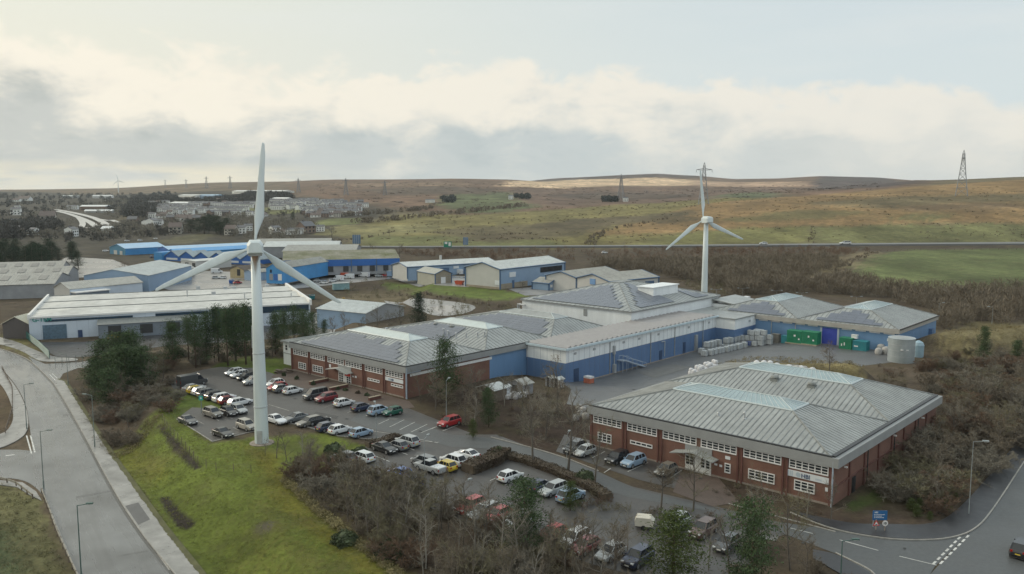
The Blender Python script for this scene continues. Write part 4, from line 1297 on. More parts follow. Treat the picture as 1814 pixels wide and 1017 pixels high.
part('door', M_fascia, t, R(-137.2, -136.0, 179.7, 179.8, 6.3, 8.2))
mb = MB()
for y in (0.3, 1.0):
    mb.tube((-38.5, -0.3 - y, 7.6), (-36, -0.3 - y, 7.4), 0.18, 0.18, 6)
    mb.tube((-38.5, -0.3 - y, 6.2), (-38.5, -0.3 - y, 7.6), 0.18, 0.18, 6)
mb.build('duct', [M_galv], t)
t = thing('lean_to', 'low white lean-to along the right end of the tall white hall', 'outbuilding', site(-121.6, 212.0) + (0,), SITE_R)
part('wall', M_wwall, t, (0, 9.5, 10.2, 24.0, -2.0, 6.9))
mb = MB()
mb.add([(0, 9.9, 8.3), (9.9, 9.9, 7.0), (9.9, 24.3, 7.0), (0, 24.3, 8.3), (0, 9.9, 8.0), (9.9, 9.9, 6.7), (9.9, 24.3, 6.7), (0, 24.3, 8.0)], [(0, 1, 2, 3), (7, 6, 5, 4), (0, 4, 5, 1), (1, 5, 6, 2), (2, 6, 7, 3), (3, 7, 4, 0)])
mb.build('roof', [M_roof], t)

# ---- blue works behind the yard
A0, B0 = -67.0, 216.5
t = thing('blue_works', 'pale blue works with two pyramid roofs at the far side of the yard', 'factory', site(A0, B0) + (0,), SITE_R)
part('wall', M_bwall2, t, R(-118.4, -67, 216.5, 248, -2.4, 4.75))
part('fascia', mat('stone_fascia', (0.36, 0.345, 0.325), 0.7, 0.12, 0.5), t, R(-118.9, -66.6, 215.9, 248.4, 4.75, 5.95))
part('window_band', M_white, t, *[R(a, a + 2.6, 216.42, 216.5, 4.35, 4.7) for a in (-104, -100.5, -97, -93.5, -90, -81, -77.5, -74, -70.5)])
part('gutter', M_gutter, t, R(-66.58, -66.3, 216, 248.3, 5.75, 6.05))
for k, aa in enumerate((-118.4, -92.7)):
    r, q = hip_roof(t, R(aa, aa + 25.7, 215.9, 248.4), 5.96, R(aa + 9.5, aa + 16.2, 223.8, 240.6), 9.0, (232.0 - B0 - 4.6, 236.8 - B0), 10.0, 'b', sp=1.2, glazed=True)
    solar(t, q[0], cell=(2.4, 1.4), inset=(1.6, 0.6))
    solar(t, q[3], cell=(2.4, 1.4), inset=(1.6, 0.6))
part('roller_door', M_door_b, t, R(-86.1, -82.1, 216.38, 216.5, -0.4, 4.3))
part('door_frame', M_pipe, t, R(-86.6, -86.1, 216.3, 216.5, -0.4, 4.5), R(-82.1, -81.6, 216.3, 216.5, -0.4, 4.5))
for a in (-93.4, -100.2):
    mb = MB()
    mb.tube((a - A0, -0.2, -0.4), (a - A0, -0.2, 4.7), 0.1, 0.1, 6)
    mb.build('downpipe', [M_galv], t)
part('wall_cabinet', M_bwall, t, (0.0, 0.9, 25, 27, 0, 3.0))
part('notice', M_sign, t, R(-69.6, -69.0, 216.4, 216.5, 2.6, 3.3))

# ---- G-TEM hall
gx, gy = -140.0, 239.3
GR = atan2(32, 74)
t = thing('white_factory', 'long white factory with three shallow roof ridges and green letters at its left corner', 'factory', (gx, gy, -3), GR)
M_gt = mat('pale_blue_white_cladding', (0.52, 0.59, 0.68), 0.5, 0.08, 0.2)
M_gtr = mat('white_membrane_roof', (0.52, 0.52, 0.50), 0.55, 0.12, 0.12, scale2=0.5)
part('wall', M_gt, t, (0, 80.5, 0, 53, -0.5, 6.6))
mb = MB()
for k in range(3):
    b0 = 0.2 + k * 17.6
    mb.add([(0.3, b0, 6.7), (80.2, b0, 6.7), (80.2, b0 + 8.8, 7.7), (12, b0 + 8.8, 7.7), (0.3, b0 + 17.4, 6.7), (80.2, b0 + 17.4, 6.7)],
           [(0, 1, 2, 3), (3, 2, 5, 4), (0, 3, 4), (1, 5, 2)], 0)
    mb.box(0.3, 80.2, b0 + 17.4, b0 + 17.6, 6.6, 6.95, 1)
mb.build('roof', [M_gtr, M_ribd], t)
part('parapet', mat('white_parapet', (0.72, 0.72, 0.71), 0.5, 0.05, 1), t, (-0.3, 0.3, -0.3, 53.3, 6.0, 7.5), (80.2, 81.0, -0.3, 53.3, 6.0, 7.9), (-0.3, 81.0, -0.35, 0.2, 6.35, 6.85))
part('window_band', mat('dark_blue_glazing', (0.02, 0.045, 0.075), 0.2, 0.3, 0.5), t, (4.2, 27.5, -0.12, 0.0, 5.1, 5.75), (33.8, 49.0, -0.12, 0, 5.0, 5.9), (62, 80, -0.12, 0, 4.2, 6.2))
part('dark_bay', MATS['dark_blue_glazing'], t, (50, 61, -0.3, 0, 0.2, 6.3))
dr = part('roller_door', mat('slate_blue_door', (0.09, 0.15, 0.21), 0.5, 0.25, 1.5), t, (3.4, 9.6, -0.14, 0.0, 0, 4.2))
part('door', M_navy, t, (12.5, 13.7, -0.12, 0.0, 0, 2.2))
mb = MB()
mb.box(18.2, 43.5, -5.0, -0.02, -0.5, 4.1)
mb.add([(17.9, -5.3, 4.1), (43.8, -5.3, 4.1), (43.8, 0, 5.1), (17.9, 0, 5.1), (17.9, 0, 4.1), (43.8, 0, 4.1)], [(0, 1, 2, 3), (0, 3, 4), (1, 5, 2)], 1)
dock = mb.build('loading_dock', [mat('slate_grey_cladding', (0.17, 0.20, 0.24), 0.55, 0.12, 0.4), M_ribd, M_gutter, mat('yellow_bollard', (0.45, 0.33, 0.05), 0.6, 0.2, 2)], t)
for a in (20.8, 29.4, 37.0):
    part('bay_door', M_gutter, dock, (a, a + 3.5, -5.1, -5.0, 0.9, 3.6))
part('dock_rail', MATS['yellow_bollard'], dock, (20.6, 24.4, -6.3, -6.2, 0.4, 0.55), (20.6, 24.4, -6.3, -6.2, 0.9, 1.05), *[(20.6 + k * 0.9, 20.75 + k * 0.9, -6.3, -6.2, -0.3, 1.05) for k in range(5)])
mb = MB()
a = 3.0
while a < 80:
    mb.box(a, a + 0.06, -0.014, 0.02, 0, 6.2)
    a += 3.1
mb.build('panel_seams', [mat('pale_seam', (0.34, 0.40, 0.48), 0.7, 0.1, 1)], t)
text_mesh('G-TEM', 1.7, 'lettering', mat('green_lettering', (0.03, 0.25, 0.22), 0.5, 0.0), t, (0.9, -0.12, 5.35), (1, 0), 0.05, 0.03)
for a, b, h in ((44, 26, 2.6), (62, 20, 1.5), (70, 38, 1.2), (76, 10, 1.8)):
    mb = MB()
    mb.tube((a, b, 6.8), (a, b, 7.3 + h), 0.18, 0.18, 8)
    mb.build('flue', [M_galv], t)
part('roof_vent', M_galv, t, *[(a, a + 1.4, b, b + 1.1, 6.8, 8.4) for a, b in ((57, 44), (60, 44), (52, 30), (66, 32), (72, 46), (48, 50))])

# ---- generic sheds of the estate; corners surveyed from the photograph
def gable(name, label, cat, A, B, C, z0, he, hr, walls, roofm, face='AB', trim=None, ribs=True, over=0.35, rp=0.5, group=None, trimw=0.25):
    """A-B near face, B-C the other visible face (ground points); ridge runs away from the gable face"""
    A, B, C = [np.array(at(p[0], p[1], z0)) for p in (A, B, C)]
    if face == 'AB':
        w_ = B - A
        d = C - B
    else:
        w_ = C - B
        d = A - B
    # local frame: x along the gable width, y along the ridge
    O = A if face == 'AB' else B
    r = atan2(w_[1], w_[0])
    ux = w_ / np.linalg.norm(w_)
    uy = np.array((-ux[1], ux[0]))
    W = float(np.linalg.norm(w_))
    D = float(np.dot(d, uy))
    flip = D < 0
    D = abs(D)
    if flip:
        O = O + uy * (-D)
    t = thing(name, label, cat, (float(O[0]), float(O[1]), z0), r, group)
    mb = MB()
    g0, g1 = (0, 1)
    m = W * rp
    mb.add([(0, 0, -1.5), (W, 0, -1.5), (W, 0, he), (m, 0, hr), (0, 0, he), (0, D, -1.5), (W, D, -1.5), (W, D, he), (m, D, hr), (0, D, he)],
           [(0, 1, 2, 3, 4), (9, 8, 7, 6, 5)], 0)
    mb.add([(0, 0, -1.5), (0, 0, he), (0, D, he), (0, D, -1.5), (W, 0, -1.5), (W, 0, he), (W, D, he), (W, D, -1.5)], [(0, 1, 2, 3), (4, 7, 6, 5)], 1)
    wl = mb.build('wall', [walls[0], walls[1]], t)
    rb = MB()
    o = over
    e = 0.18
    sl = (hr - he) / m
    sr_ = (hr - he) / (W - m)
    P = [(-o, -o, he - o * sl + e), (m, -o, hr + e), (W + o, -o, he - o * sr_ + e)]
    Q = [(p[0], D + o, p[2]) for p in P]
    for i in (0, 1):
        rb.ext([P[i], P[i + 1], Q[i + 1], Q[i]], (0, 0, -0.15), 0)
        if ribs:
            quad = [P[0], Q[0], Q[1], P[1]] if i == 0 else [P[2], Q[2], Q[1], P[1]]
            slope_ribs(rb, quad, max(1.0, D / 40), 0.22, 0.09, 0)
    rb.build('roof', [roofm], t)
    if trim:
        tb = MB()
        for y in (-o - 0.06, D + o + 0.06):
            tb.tube((-o, y, P[0][2] - 0.1), (m, y, hr + e - 0.1), trimw, trimw, 4)
            tb.tube((m, y, hr + e - 0.1), (W + o, y, P[2][2] - 0.1), trimw, trimw, 4)
        for x in (-o, W + o):
            tb.tube((x, -o, P[0][2] - 0.1), (x, D + o, P[0][2] - 0.1), trimw, trimw, 4)
        for x in (0, W):
            for y in (0, D):
                tb.box(x - trimw, x + trimw, y - trimw, y + trimw, -0.5, he - 0.05)
        tb.build('trim', [trim], t)
    t['W'] = W
    t['D'] = D
    return t

def addbox(t, name, m, *b):
    return part(name, m, t, *b)
M_pw = mat('pale_grey_cladding', (0.50, 0.50, 0.49), 0.55, 0.06, 0.3)
M_lb = mat('light_blue_cladding', (0.24, 0.34, 0.48), 0.5, 0.06, 0.3)
M_cream = mat('beige_cladding', (0.36, 0.36, 0.32), 0.6, 0.08, 0.3)
M_bt = mat('navy_trim', (0.06, 0.12, 0.22), 0.5, 0.05)
M_lr = mat('light_metal_roof', (0.47, 0.50, 0.50), 0.4, 0.08, 0.2, scale2=0.6)
M_gr = mat('grey_sheet_roof', (0.30, 0.30, 0.28), 0.6, 0.15, 0.2, scale2=0.8)
M_sky_b = mat('sky_blue_cladding', (0.06, 0.26, 0.55), 0.5, 0.10, 0.2)
M_blue = mat('strong_blue_cladding', (0.03, 0.13, 0.42), 0.5, 0.08, 0.2)
M_lblue_r = mat('pale_blue_roof', (0.30, 0.48, 0.68), 0.35, 0.08, 0.2)
M_bblue_r = mat('bright_blue_roof', (0.07, 0.30, 0.62), 0.4, 0.08, 0.2)
M_moss = mat('mossy_roof', (0.135, 0.15, 0.055), 0.85, 0.25, 0.12, scale2=0.6, col2=(0.22, 0.21, 0.18))
M_grdoor = mat('grey_shutter', (0.26, 0.27, 0.29), 0.6, 0.15, 0.3)
M_stone = mat('buff_blockwork', (0.30, 0.26, 0.20), 0.8, 0.15, 0.8)
t = gable('steel_unit', 'largest pale grey steel unit of the estate with a light blue long side', 'industrial unit', (825, 507), (886, 513), (1045, 501), 0, 8.2, 10.6, (M_pw, M_lb), M_lr, 'AB', M_bt)
W, D = t['W'], t['D']
addbox(t, 'plinth', M_stone, (-0.1, W + 0.12, -0.12, 0.0, -1.5, 0.9), (W, W + 0.14, 0.0, D * 0.4, -1.5, 2.2))
addbox(t, 'door', M_bt, (W, W + 0.2, D * 0.17, D * 0.2, 0, 3.2))
addbox(t, 'sign', M_sign, (W, W + 0.2, D * 0.13, D * 0.22, 4.6, 6.6), (W * 0.86, W * 1.0 - 0.2, -0.2, 0, 1.8, 3.6))
addbox(t, 'window', M_glass, (W, W + 0.15, D * 0.6, D * 0.95, 5.0, 7.2))
t = gable('side_wing', 'lower blue grey wing with small windows beside the largest steel unit', 'annex', (944, 512), (972, 515), (1000, 511), 0, 2.9, 4.6, (M_lb, M_lb), M_gr, 'BC', M_bt)
addbox(t, 'window', M_white, *[(k, k + 1.4, -0.15, 0, 1.2, 2.3) for k in (1, 3.5, 6)])
t = gable('steel_unit', 'long low white steel unit with blue bay doors behind the beige shed', 'industrial unit', (695, 487), (722, 492), (852, 478), 0, 4.9, 6.6, (M_pw, M_lb), M_lr, 'AB', M_bt)
W, D = t['W'], t['D']
addbox(t, 'bay_door', M_bt, *[(W, W + 0.2, D * k, D * (k + 0.1), 0, 3.6) for k in (0.35, 0.62, 0.78)])
addbox(t, 'sign', M_sign, (W, W + 0.2, D * 0.5, D * 0.56, 3.0, 4.2))
mb = MB(); mb.tube((W * 0.5, D * 0.45, 6), (W * 0.5, D * 0.45, 9.0), 0.6, 0.6, 8); mb.build('chimney', [M_pw], t)
t = gable('steel_shed', 'small beige shed with blue corner trim on the grass bank', 'shed', (722, 498), (771, 503), (800, 501), 0, 4.3, 6.0, (M_stone, M_cream), mat('beige_roof', (0.42, 0.42, 0.38), 0.6, 0.1, 0.3), 'BC', M_bt, trimw=0.18)
W, D = t['W'], t['D']
addbox(t, 'door', M_white, (W * 0.35, W * 0.62, -0.15, 0.0, 0, 2.8))
addbox(t, 'cladding_rail', M_fascia, *[(0.3, W - 0.3, -0.1, 0, z, z + 0.12) for z in (1.2, 2.2, 3.2)])
t = gable('steel_unit', 'left of two matching grey roofed units behind the white hall', 'industrial unit', (967, 512.5), (1021, 518), (1110, 508), 0, 5.8, 7.8, (M_pw, M_pw), M_gr, 'AB', M_bt)
t = gable('steel_unit', 'right of two matching grey roofed units behind the white hall, with a blue square sign', 'industrial unit', (1021, 518), (1080, 526), (1155, 515), 0, 5.8, 8.0, (M_pw, M_pw), M_gr, 'AB', M_bt)
W, D = t['W'], t['D']
sg = addbox(t, 'sign', mat('blue_square_sign', (0.16, 0.30, 0.55), 0.5, 0.05), (W * 0.42, W * 0.58, -0.2, 0, 4.0, 6.2))
addbox(t, 'bay_door', M_bt, (W, W + 0.2, D * 0.72, D * 0.9, 0, 4.6))
t = gable('blue_shed', 'long shed with a bright blue front and a mossy green roof', 'industrial unit', (502, 494), (708, 479), (690, 466), 0, 6.0, 9.2, (M_grdoor, M_grdoor), M_moss, 'BC', None, rp=0.5)
W, D = t['W'], t['D']
sgn = MB()
sgn.box(-0.35, 0, 0.0, D, 2.9, 6.2)
sgn.build('blue_front', [mat('royal_blue_front', (0.02, 0.12, 0.40), 0.45, 0.08, 0.1)], t)
addbox(t, 'bay_door', M_gutter, *[(-0.2, 0, D * k, D * (k + 0.045), 0, 2.8) for k in (0.1, 0.22, 0.33, 0.45, 0.58, 0.7, 0.83, 0.92)])
addbox(t, 'rain_pipe', M_bt, *[(-0.5, -0.35, D * k, D * k + 0.5, 0, 6.1) for k in (0.2, 0.42, 0.66)])
t = gable('blue_office', 'light blue end block of the mossy roofed shed with white and blue doors', 'industrial unit', (472, 496), (500, 497), (512, 480), 0, 5.4, 7.6, (M_sky_b, M_sky_b), M_gr, 'AB')
W, D = t['W'], t['D']
addbox(t, 'bay_door', M_white, (W * 0.75, W * 0.98, -0.15, 0, 0, 2.9))
addbox(t, 'bay_door', M_blue, (W * 0.48, W * 0.7, -0.15, 0, 0, 2.9))
addbox(t, 'bay_door', M_grdoor, (W * 0.2, W * 0.42, -0.15, 0, 0, 2.9))
addbox(t, 'window', M_glass, (W * 0.25, W * 0.36, -0.15, 0, 3.4, 4.8))
for i, (a, b, c, lb) in enumerate((((478, 474), (630, 462), (640, 452), 'grey roofed shed directly behind the mossy roof'), ((448, 462), (600, 452), (606, 446), 'pale grey roofed shed two rows behind the mossy roof'), ((440, 453), (585, 446), (590, 440), 'farthest grey roofed shed behind the mossy roof'))):
    gable('grey_shed', lb, 'industrial unit', a, b, c, 0, 5.5, 8.0, (M_grdoor, M_grdoor), M_lr if i == 1 else M_gr, 'BC', None)
t = gable('blue_shed', 'sky blue gabled shed with a pale roof at the left end of the blue works', 'industrial unit', (194.7, 451), (222.4, 454), (285, 449), -3, 5.0, 7.6, (mat('teal_blue_cladding', (0.05, 0.20, 0.33), 0.5, 0.1, 0.2), M_sky_b), M_lblue_r, 'AB')
W, D = t['W'], t['D']
addbox(t, 'bay_door', M_pw, (W * 0.28, W * 0.48, -0.15, 0, 0, 3.4), (W * 0.66, W * 0.82, -0.15, 0, 0, 3.2))
t = gable('blue_shed', 'longest pale blue roof running along the back of the blue works', 'industrial unit', (280, 452), (300, 455), (440, 446), -3, 4.6, 6.4, (M_blue, M_sky_b), M_lblue_r, 'AB', ribs=False)
t = gable('blue_shed', 'bright blue roofed range between the long pale roof and the saw-tooth gables', 'industrial unit', (296, 458), (312, 460), (460, 452), -3, 4.6, 6.3, (M_blue, M_sky_b), M_bblue_r, 'AB')
# saw-tooth works: five gables in a row on one building
sx0 = np.array(at(292, 463, -3)); sx1 = np.array(at(455, 471, -3))
u_ = (sx1 - sx0); Ls = float(np.linalg.norm(u_))
t = thing('sawtooth_works', 'blue works with a row of pointed gables', 'factory', (float(sx0[0]), float(sx0[1]), -3), atan2(u_[1], u_[0]))
n = 6
wv, rv = MB(), MB()
for k in range(n):
    x0, x1 = Ls * k / n, Ls * (k + 1) / n
    m = (x0 + x1) / 2
    wv.add([(x0, 0, -1), (x1, 0, -1), (x1, 0, 3.2), (m, 0, 6.6), (x0, 0, 3.2)], [(0, 1, 2, 3, 4)], 0)
    for p, q in (((x0, 3.2), (m, 6.6)), ((m, 6.6), (x1, 3.2))):
        rv.ext([(p[0], -0.5, p[1]), (q[0], -0.5, q[1]), (q[0], 15, q[1]), (p[0], 15, p[1])], (0, 0, 0.25), 0)
wv.box(0, Ls, 0.05, 15, -1, 3.0, 0)
wv.box(0, Ls, 14.7, 15, 3.0, 3.4, 0)
wv.build('wall', [M_blue], t)
rv.build('roof', [mat('weathered_blue_grey_roof', (0.26, 0.31, 0.34), 0.6, 0.25, 0.1)], t)
part('window_strip', M_sign, t, *[(Ls * k / n + 1.5, Ls * (k + 1) / n - 1.5, -0.15, 0, 1.2, 2.4) for k in range(n)])
part('end_block', M_sky_b, t, (-7, -0.1, -2, 10, -1, 5.6))
t = gable('blue_hut', 'low blue flat roofed hut in front of the saw-tooth gables', 'hut', (276, 461), (313, 464), (322, 460), -3, 4.0, 4.4, (M_blue, M_blue), M_gr, 'AB', ribs=False)
addbox(t, 'window', M_sign, *[(t['W'] * k, t['W'] * k + 1.6, -0.12, 0, 1.0, 2.4) for k in (0.1, 0.25, 0.4, 0.55, 0.7, 0.85)])
t = gable('workshop', 'low white flat roofed workshop with dark open bays', 'workshop', (321, 477), (347, 479), (395, 472), -3, 4.8, 5.2, (M_pw, M_pw), M_lr, 'AB', ribs=False)
addbox(t, 'bay_door', M_gutter, (t['W'] * 0.3, t['W'] * 0.52, -0.15, 0, 0, 4.0), (t['W'] * 0.78, t['W'] * 0.98, -0.15, 0, 0, 4.0))
t = gable('barn', 'tan timber ended barn with a dark opening left of the near turbine tower', 'barn', (408, 492), (433, 493), (452, 486), -3, 4.2, 5.8, (mat('tan_boarding', (0.42, 0.34, 0.20), 0.7, 0.15, 0.5), M_lb), mat('brown_roof', (0.12, 0.10, 0.085), 0.8, 0.2, 0.4), 'AB')
addbox(t, 'opening', M_gutter, (t['W'] * 0.5, t['W'] * 0.72, -0.12, 0, 1.2, 4.4))
t = gable('grey_shed', 'small grey shed right beside the tan barn', 'shed', (433, 496), (449, 498), (458, 492), -3, 4.0, 5.2, (M_lb, M_lb), M_gr, 'AB')
t = gable('green_shed', 'dark green shed with a striped white roof and grey shutter', 'shed', (268, 501), (296, 501), (285, 488), -3, 4.0, 6.0, (mat('dark_green_cladding', (0.03, 0.06, 0.06), 0.6, 0.1, 0.5), M_bt), mat('striped_white_roof', (0.45, 0.45, 0.43), 0.6, 0.3, 0.3), 'AB')
addbox(t, 'shutter', M_lb, (t['W'] * 0.4, t['W'] * 0.85, -0.15, 0, 0, 3.0))
t = gable('grey_shed', 'wide pale blue grey shed behind the white gabled shed at the left', 'industrial unit', (150, 517), (264, 517), (250, 496), -3, 7.0, 9.6, (M_lb, M_lb), M_lr, 'AB', rp=0.45)
for i, (a, b, c, lb) in enumerate((((-130, 541), (97, 527), (125, 511), 'nearest of the long grey roofs with rows of rooflights at the left edge'), ((-120, 519), (120, 510), (140, 499), 'middle long grey roof with rooflights at the left edge'), ((-100, 507), (110, 497), (125, 489), 'farthest long grey roof with rooflights at the left edge'))):
    t = gable('rooflit_shed', lb, 'industrial unit', a, b, c, -3, 5.6, 8.6, (M_grdoor, M_grdoor), mat('weathered_sheet_roof', (0.33, 0.325, 0.30), 0.6, 0.15, 0.2, scale2=0.6), 'BC')
    W, D = t['W'], t['D']
    mb = MB()
    k = 4.0
    while k < D - 5:
        f0, f1 = 0.18, 0.38
        z = lambda f: 5.6 + 3.0 * f * 2 + 0.32
        mb.ext([(W * f0, k, z(f0)), (W * f1, k, z(f1)), (W * f1, k + 3, z(f1)), (W * f0, k + 3, z(f0))], (0, 0, 0.04), 0)
        k += 7
    mb.build('rooflight', [mat('dull_rooflight', (0.20, 0.195, 0.185), 0.4, 0.15, 0.5)], t)
t = gable('white_shed', 'white gabled shed with a ribbed roof just behind the long white factory', 'industrial unit', (97, 531), (124.5, 535), (251.5, 521), -3, 5.0, 7.2, (M_pw, M_gt), mat('cream_grey_roof', (0.40, 0.395, 0.365), 0.6, 0.1, 0.3, scale2=1), 'AB')
W, D = t['W'], t['D']
mb = MB()
mb.box(W, W + 4, 0.5, D * 0.45, -1, 3.6, 0)
mb.box(W - 0.1, W + 4.3, 0.2, D * 0.47, 3.6, 4.0, 1)
mb.build('side_canopy', [mat('shadow_blue_panel', (0.13, 0.17, 0.22), 0.5, 0.1), MATS['white_parapet']], t)
t = gable('lean_to', 'curved cream lean-to at the left end of the long white factory', 'outbuilding', (6, 600), (52, 600), (54, 560), -3, 4.4, 6.4, (mat('dark_hoarding', (0.09, 0.08, 0.08), 0.7, 0.1), MATS['dark_hoarding']), mat('cream_rib_roof', (0.46, 0.45, 0.37), 0.5, 0.12, 0.5), 'AB')
t = gable('grey_shed', 'grey steel shed behind the conifers between the white factory and the brick works', 'industrial unit', (596, 566), (648, 582), (716, 568), -1.5, 4.6, 6.6, (mat('dull_grey_cladding', (0.27, 0.28, 0.29), 0.55, 0.1, 0.3), M_lb), M_lr, 'BC')
# ------------------------------------------------------------------ wind turbines
M_turb = mat('turbine_white', (0.54, 0.60, 0.62), 0.45, 0.09, 0.6, stretch=(1, 1, 0.15))
M_rust = mat('rust_streak', (0.24, 0.15, 0.09), 0.7, 0.3, 2.0, stretch=(1, 1, 0.3))

def turbine(px, base_row, rows, rot0, label, scale=1.0, axis=None, detail=True, z=0.0, Rb=16.2):
    x, y = at(px, base_row, z)
    hub = zat(rows, x, y) - z
    s = hub / 31.4
    t = thing('wind_turbine', label, 'wind turbine', (x, y, z), 0)
    ax = np.array(axis if axis is not None else (-0.295, 0.955, 0.0))
    ax = ax / np.linalg.norm(ax)
    sd = np.array((ax[1], -ax[0], 0.0))     # to the right of someone looking along the axis
    mb = MB()
    mb.lathe([(1.11 * s, -1.0), (1.09 * s, 0.3), (1.01 * s, 9 * s), (0.87 * s, 18 * s), (0.69 * s, 30.2 * s)], 28)
    tw = mb.build('tower', [M_turb], t, smooth=True)
    if detail:
        for zz, r in ((14.6, 0.935), (6.0, 1.05)):
            mb = MB()
            mb.lathe([(r * s, (zz - 0.07) * s), (r * s + 0.05, (zz - 0.05) * s), (r * s + 0.05, (zz + 0.05) * s), (r * s - 0.02, (zz + 0.07) * s)], 24)
            mb.build('flange', [M_galv], tw)
        mb = MB()
        mb.lathe([(1.95, -0.6), (1.95, 0.10), (1.2, 0.16)], 12)
        mb.build('concrete_base', [M_plinth], t)
        mb = MB()   # rust washed down from the nacelle, on the side facing the works
        for k in range(9):
            a = radians(-90 + (k - 4) * 9) + radians(14)
            r = 0.72 * s
            L = (0.9, 1.4, 2.4, 3.2, 3.6, 3.0, 2.2, 1.2, 0.8)[k]
            w_ = radians(4.5)
            P = [((r + 0.0) * cos(a - w_), (r + 0.0) * sin(a - w_), 30.1), (r * cos(a + w_), r * sin(a + w_), 30.1), ((r + 0.03) * cos(a), (r + 0.03) * sin(a), 30.1 - L)]
            mb.ext([(p[0], p[1], p[2] * s) for p in P], (-0.02 * cos(a), -0.02 * sin(a), 0), 0)
        mb.build('rust_stain', [M_rust], tw)
        mb = MB()
        mb.box(-0.42, 0.42, -1.16, -1.0, 0.25, 2.3)
        mb.build('door', [M_galv], tw)
        mb = MB()
        mb.tube((-0.93 * s, -0.30, 15.5), (-0.87 * s, -0.30, 19.0), 0.06, 0.06, 5)
        mb.tube((-0.99 * s, -0.12, 15.5), (-0.93 * s, -0.12, 19.0), 0.06, 0.06, 5)
        mb.build('cable_guard', [M_galv], tw)
    def P(f, r, u):   # along axis, sideways, up (from hub)
        v = ax * f * s + sd * r * s
        return (float(v[0]), float(v[1]), hub + u * s)
    mb = MB()
    secs = [(-2.6, 0.95, -0.75, 0.75), (-2.2, 1.2, -1.0, 0.95), (0.6, 1.25, -1.05, 1.05), (1.3, 0.95, -0.8, 0.85)]
    rings = []
    for f, w_, lo, hi in secs:
        rings.append([P(f, -w_, lo), P(f, w_, lo), P(f, w_, hi * 0.35), P(f, w_ * 0.62, hi), P(f, -w_ * 0.62, hi), P(f, -w_, hi * 0.35)])
    n = 6
    vs = [p for r in rings for p in r]
    fs = []
    for i in range(len(rings) - 1):
        for k in range(n):
            fs.append((i * n + k, i * n + (k + 1) % n, (i + 1) * n + (k + 1) % n, (i + 1) * n + k))
    fs += [tuple(range(n))[::-1], tuple(range((len(rings) - 1) * n, len(rings) * n))]
    mb.add(vs, fs)
    na = mb.build('nacelle', [M_turb], t)
    if detail:
        mb = MB()
        mb.ext([P(-2.3, -1.0, -1.02), P(0.5, -1.05, -1.08), P(0.5, 1.05, -1.08), P(-2.3, 1.0, -1.02)], (0, 0, -0.28 * s))
        mb.build('yaw_deck', [M_ribd], na)
    mb = MB()
    mb.tube(P(1.3, 0, 0), P(2.1, 0, 0), 0.72 * s, 0.66 * s, 14)
    mb.tube(P(2.1, 0, 0), P(2.7, 0, 0), 0.66 * s, 0.2 * s, 14)
    mb.build('hub', [M_turb], t, smooth=False)
    for k in range(3):
        th = radians(rot0 + 120 * k)
        rd = sd * sin(th) + np.array((0, 0, cos(th)))
        td = sd * cos(th) - np.array((0, 0, sin(th)))
        C = np.array(P(1.75, 0, 0))
        st = [(0.5, 0.42, 0.42, 0.0), (1.7, 0.42, 0.40, 0.0), (2.2, 0.56, 0.36, 0.05), (4.6, 1.55, 0.30, 0.36), (7.5, 1.25, 0.24, 0.28), (11, 0.92, 0.16, 0.19), (14.5, 0.72, 0.10, 0.14), (16.0, 0.42, 0.06, 0.08), (Rb, 0.10, 0.03, 0.02)]
        vs, fs = [], []
        m = 10
        for r, ch, thk, off in st:
            tw_ = radians(14) * (1 - r / Rb) + radians(2)
            ca, sa = cos(tw_), sin(tw_)
            for j in range(m):
                a = 2 * pi * j / m
                xc = -ch / 2 * cos(a) + (off - 0.0) * 0.9
                yc = thk / 2 * sin(a)
                vs.append(tuple(C + s * (rd * r + td * (xc * ca - yc * sa) + ax * (xc * sa + yc * ca))))
        for i in range(len(st) - 1):
            for j in range(m):
                fs.append((i * m + j, i * m + (j + 1) % m, (i + 1) * m + (j + 1) % m, (i + 1) * m + j))
        fs += [tuple(reversed(range(m))), tuple(range((len(st) - 1) * m, len(st) * m))]
        mb = MB()
        mb.add(vs, fs)
        mb.build('blade', [M_turb], t, smooth=True)
    return t
turbine(464, 785, 437, 6.0, 'near white wind turbine with a rust stained tower on the grass by the car park')
turbine(1246.5, 562, 389, -6.0, 'white wind turbine standing behind the tall white hall', detail=False)
gxy = ground(210, 341)
fz = hz(*gxy)
t = turbine(210, 341, 320, -12, 'tiny white wind turbine on the far left skyline', detail=False, z=0)
for o in [t]:
    k = gxy[1] / at(210, 341, 0)[1]
    o.scale = (k, k, k)
    o.location = (gxy[0], gxy[1], fz)

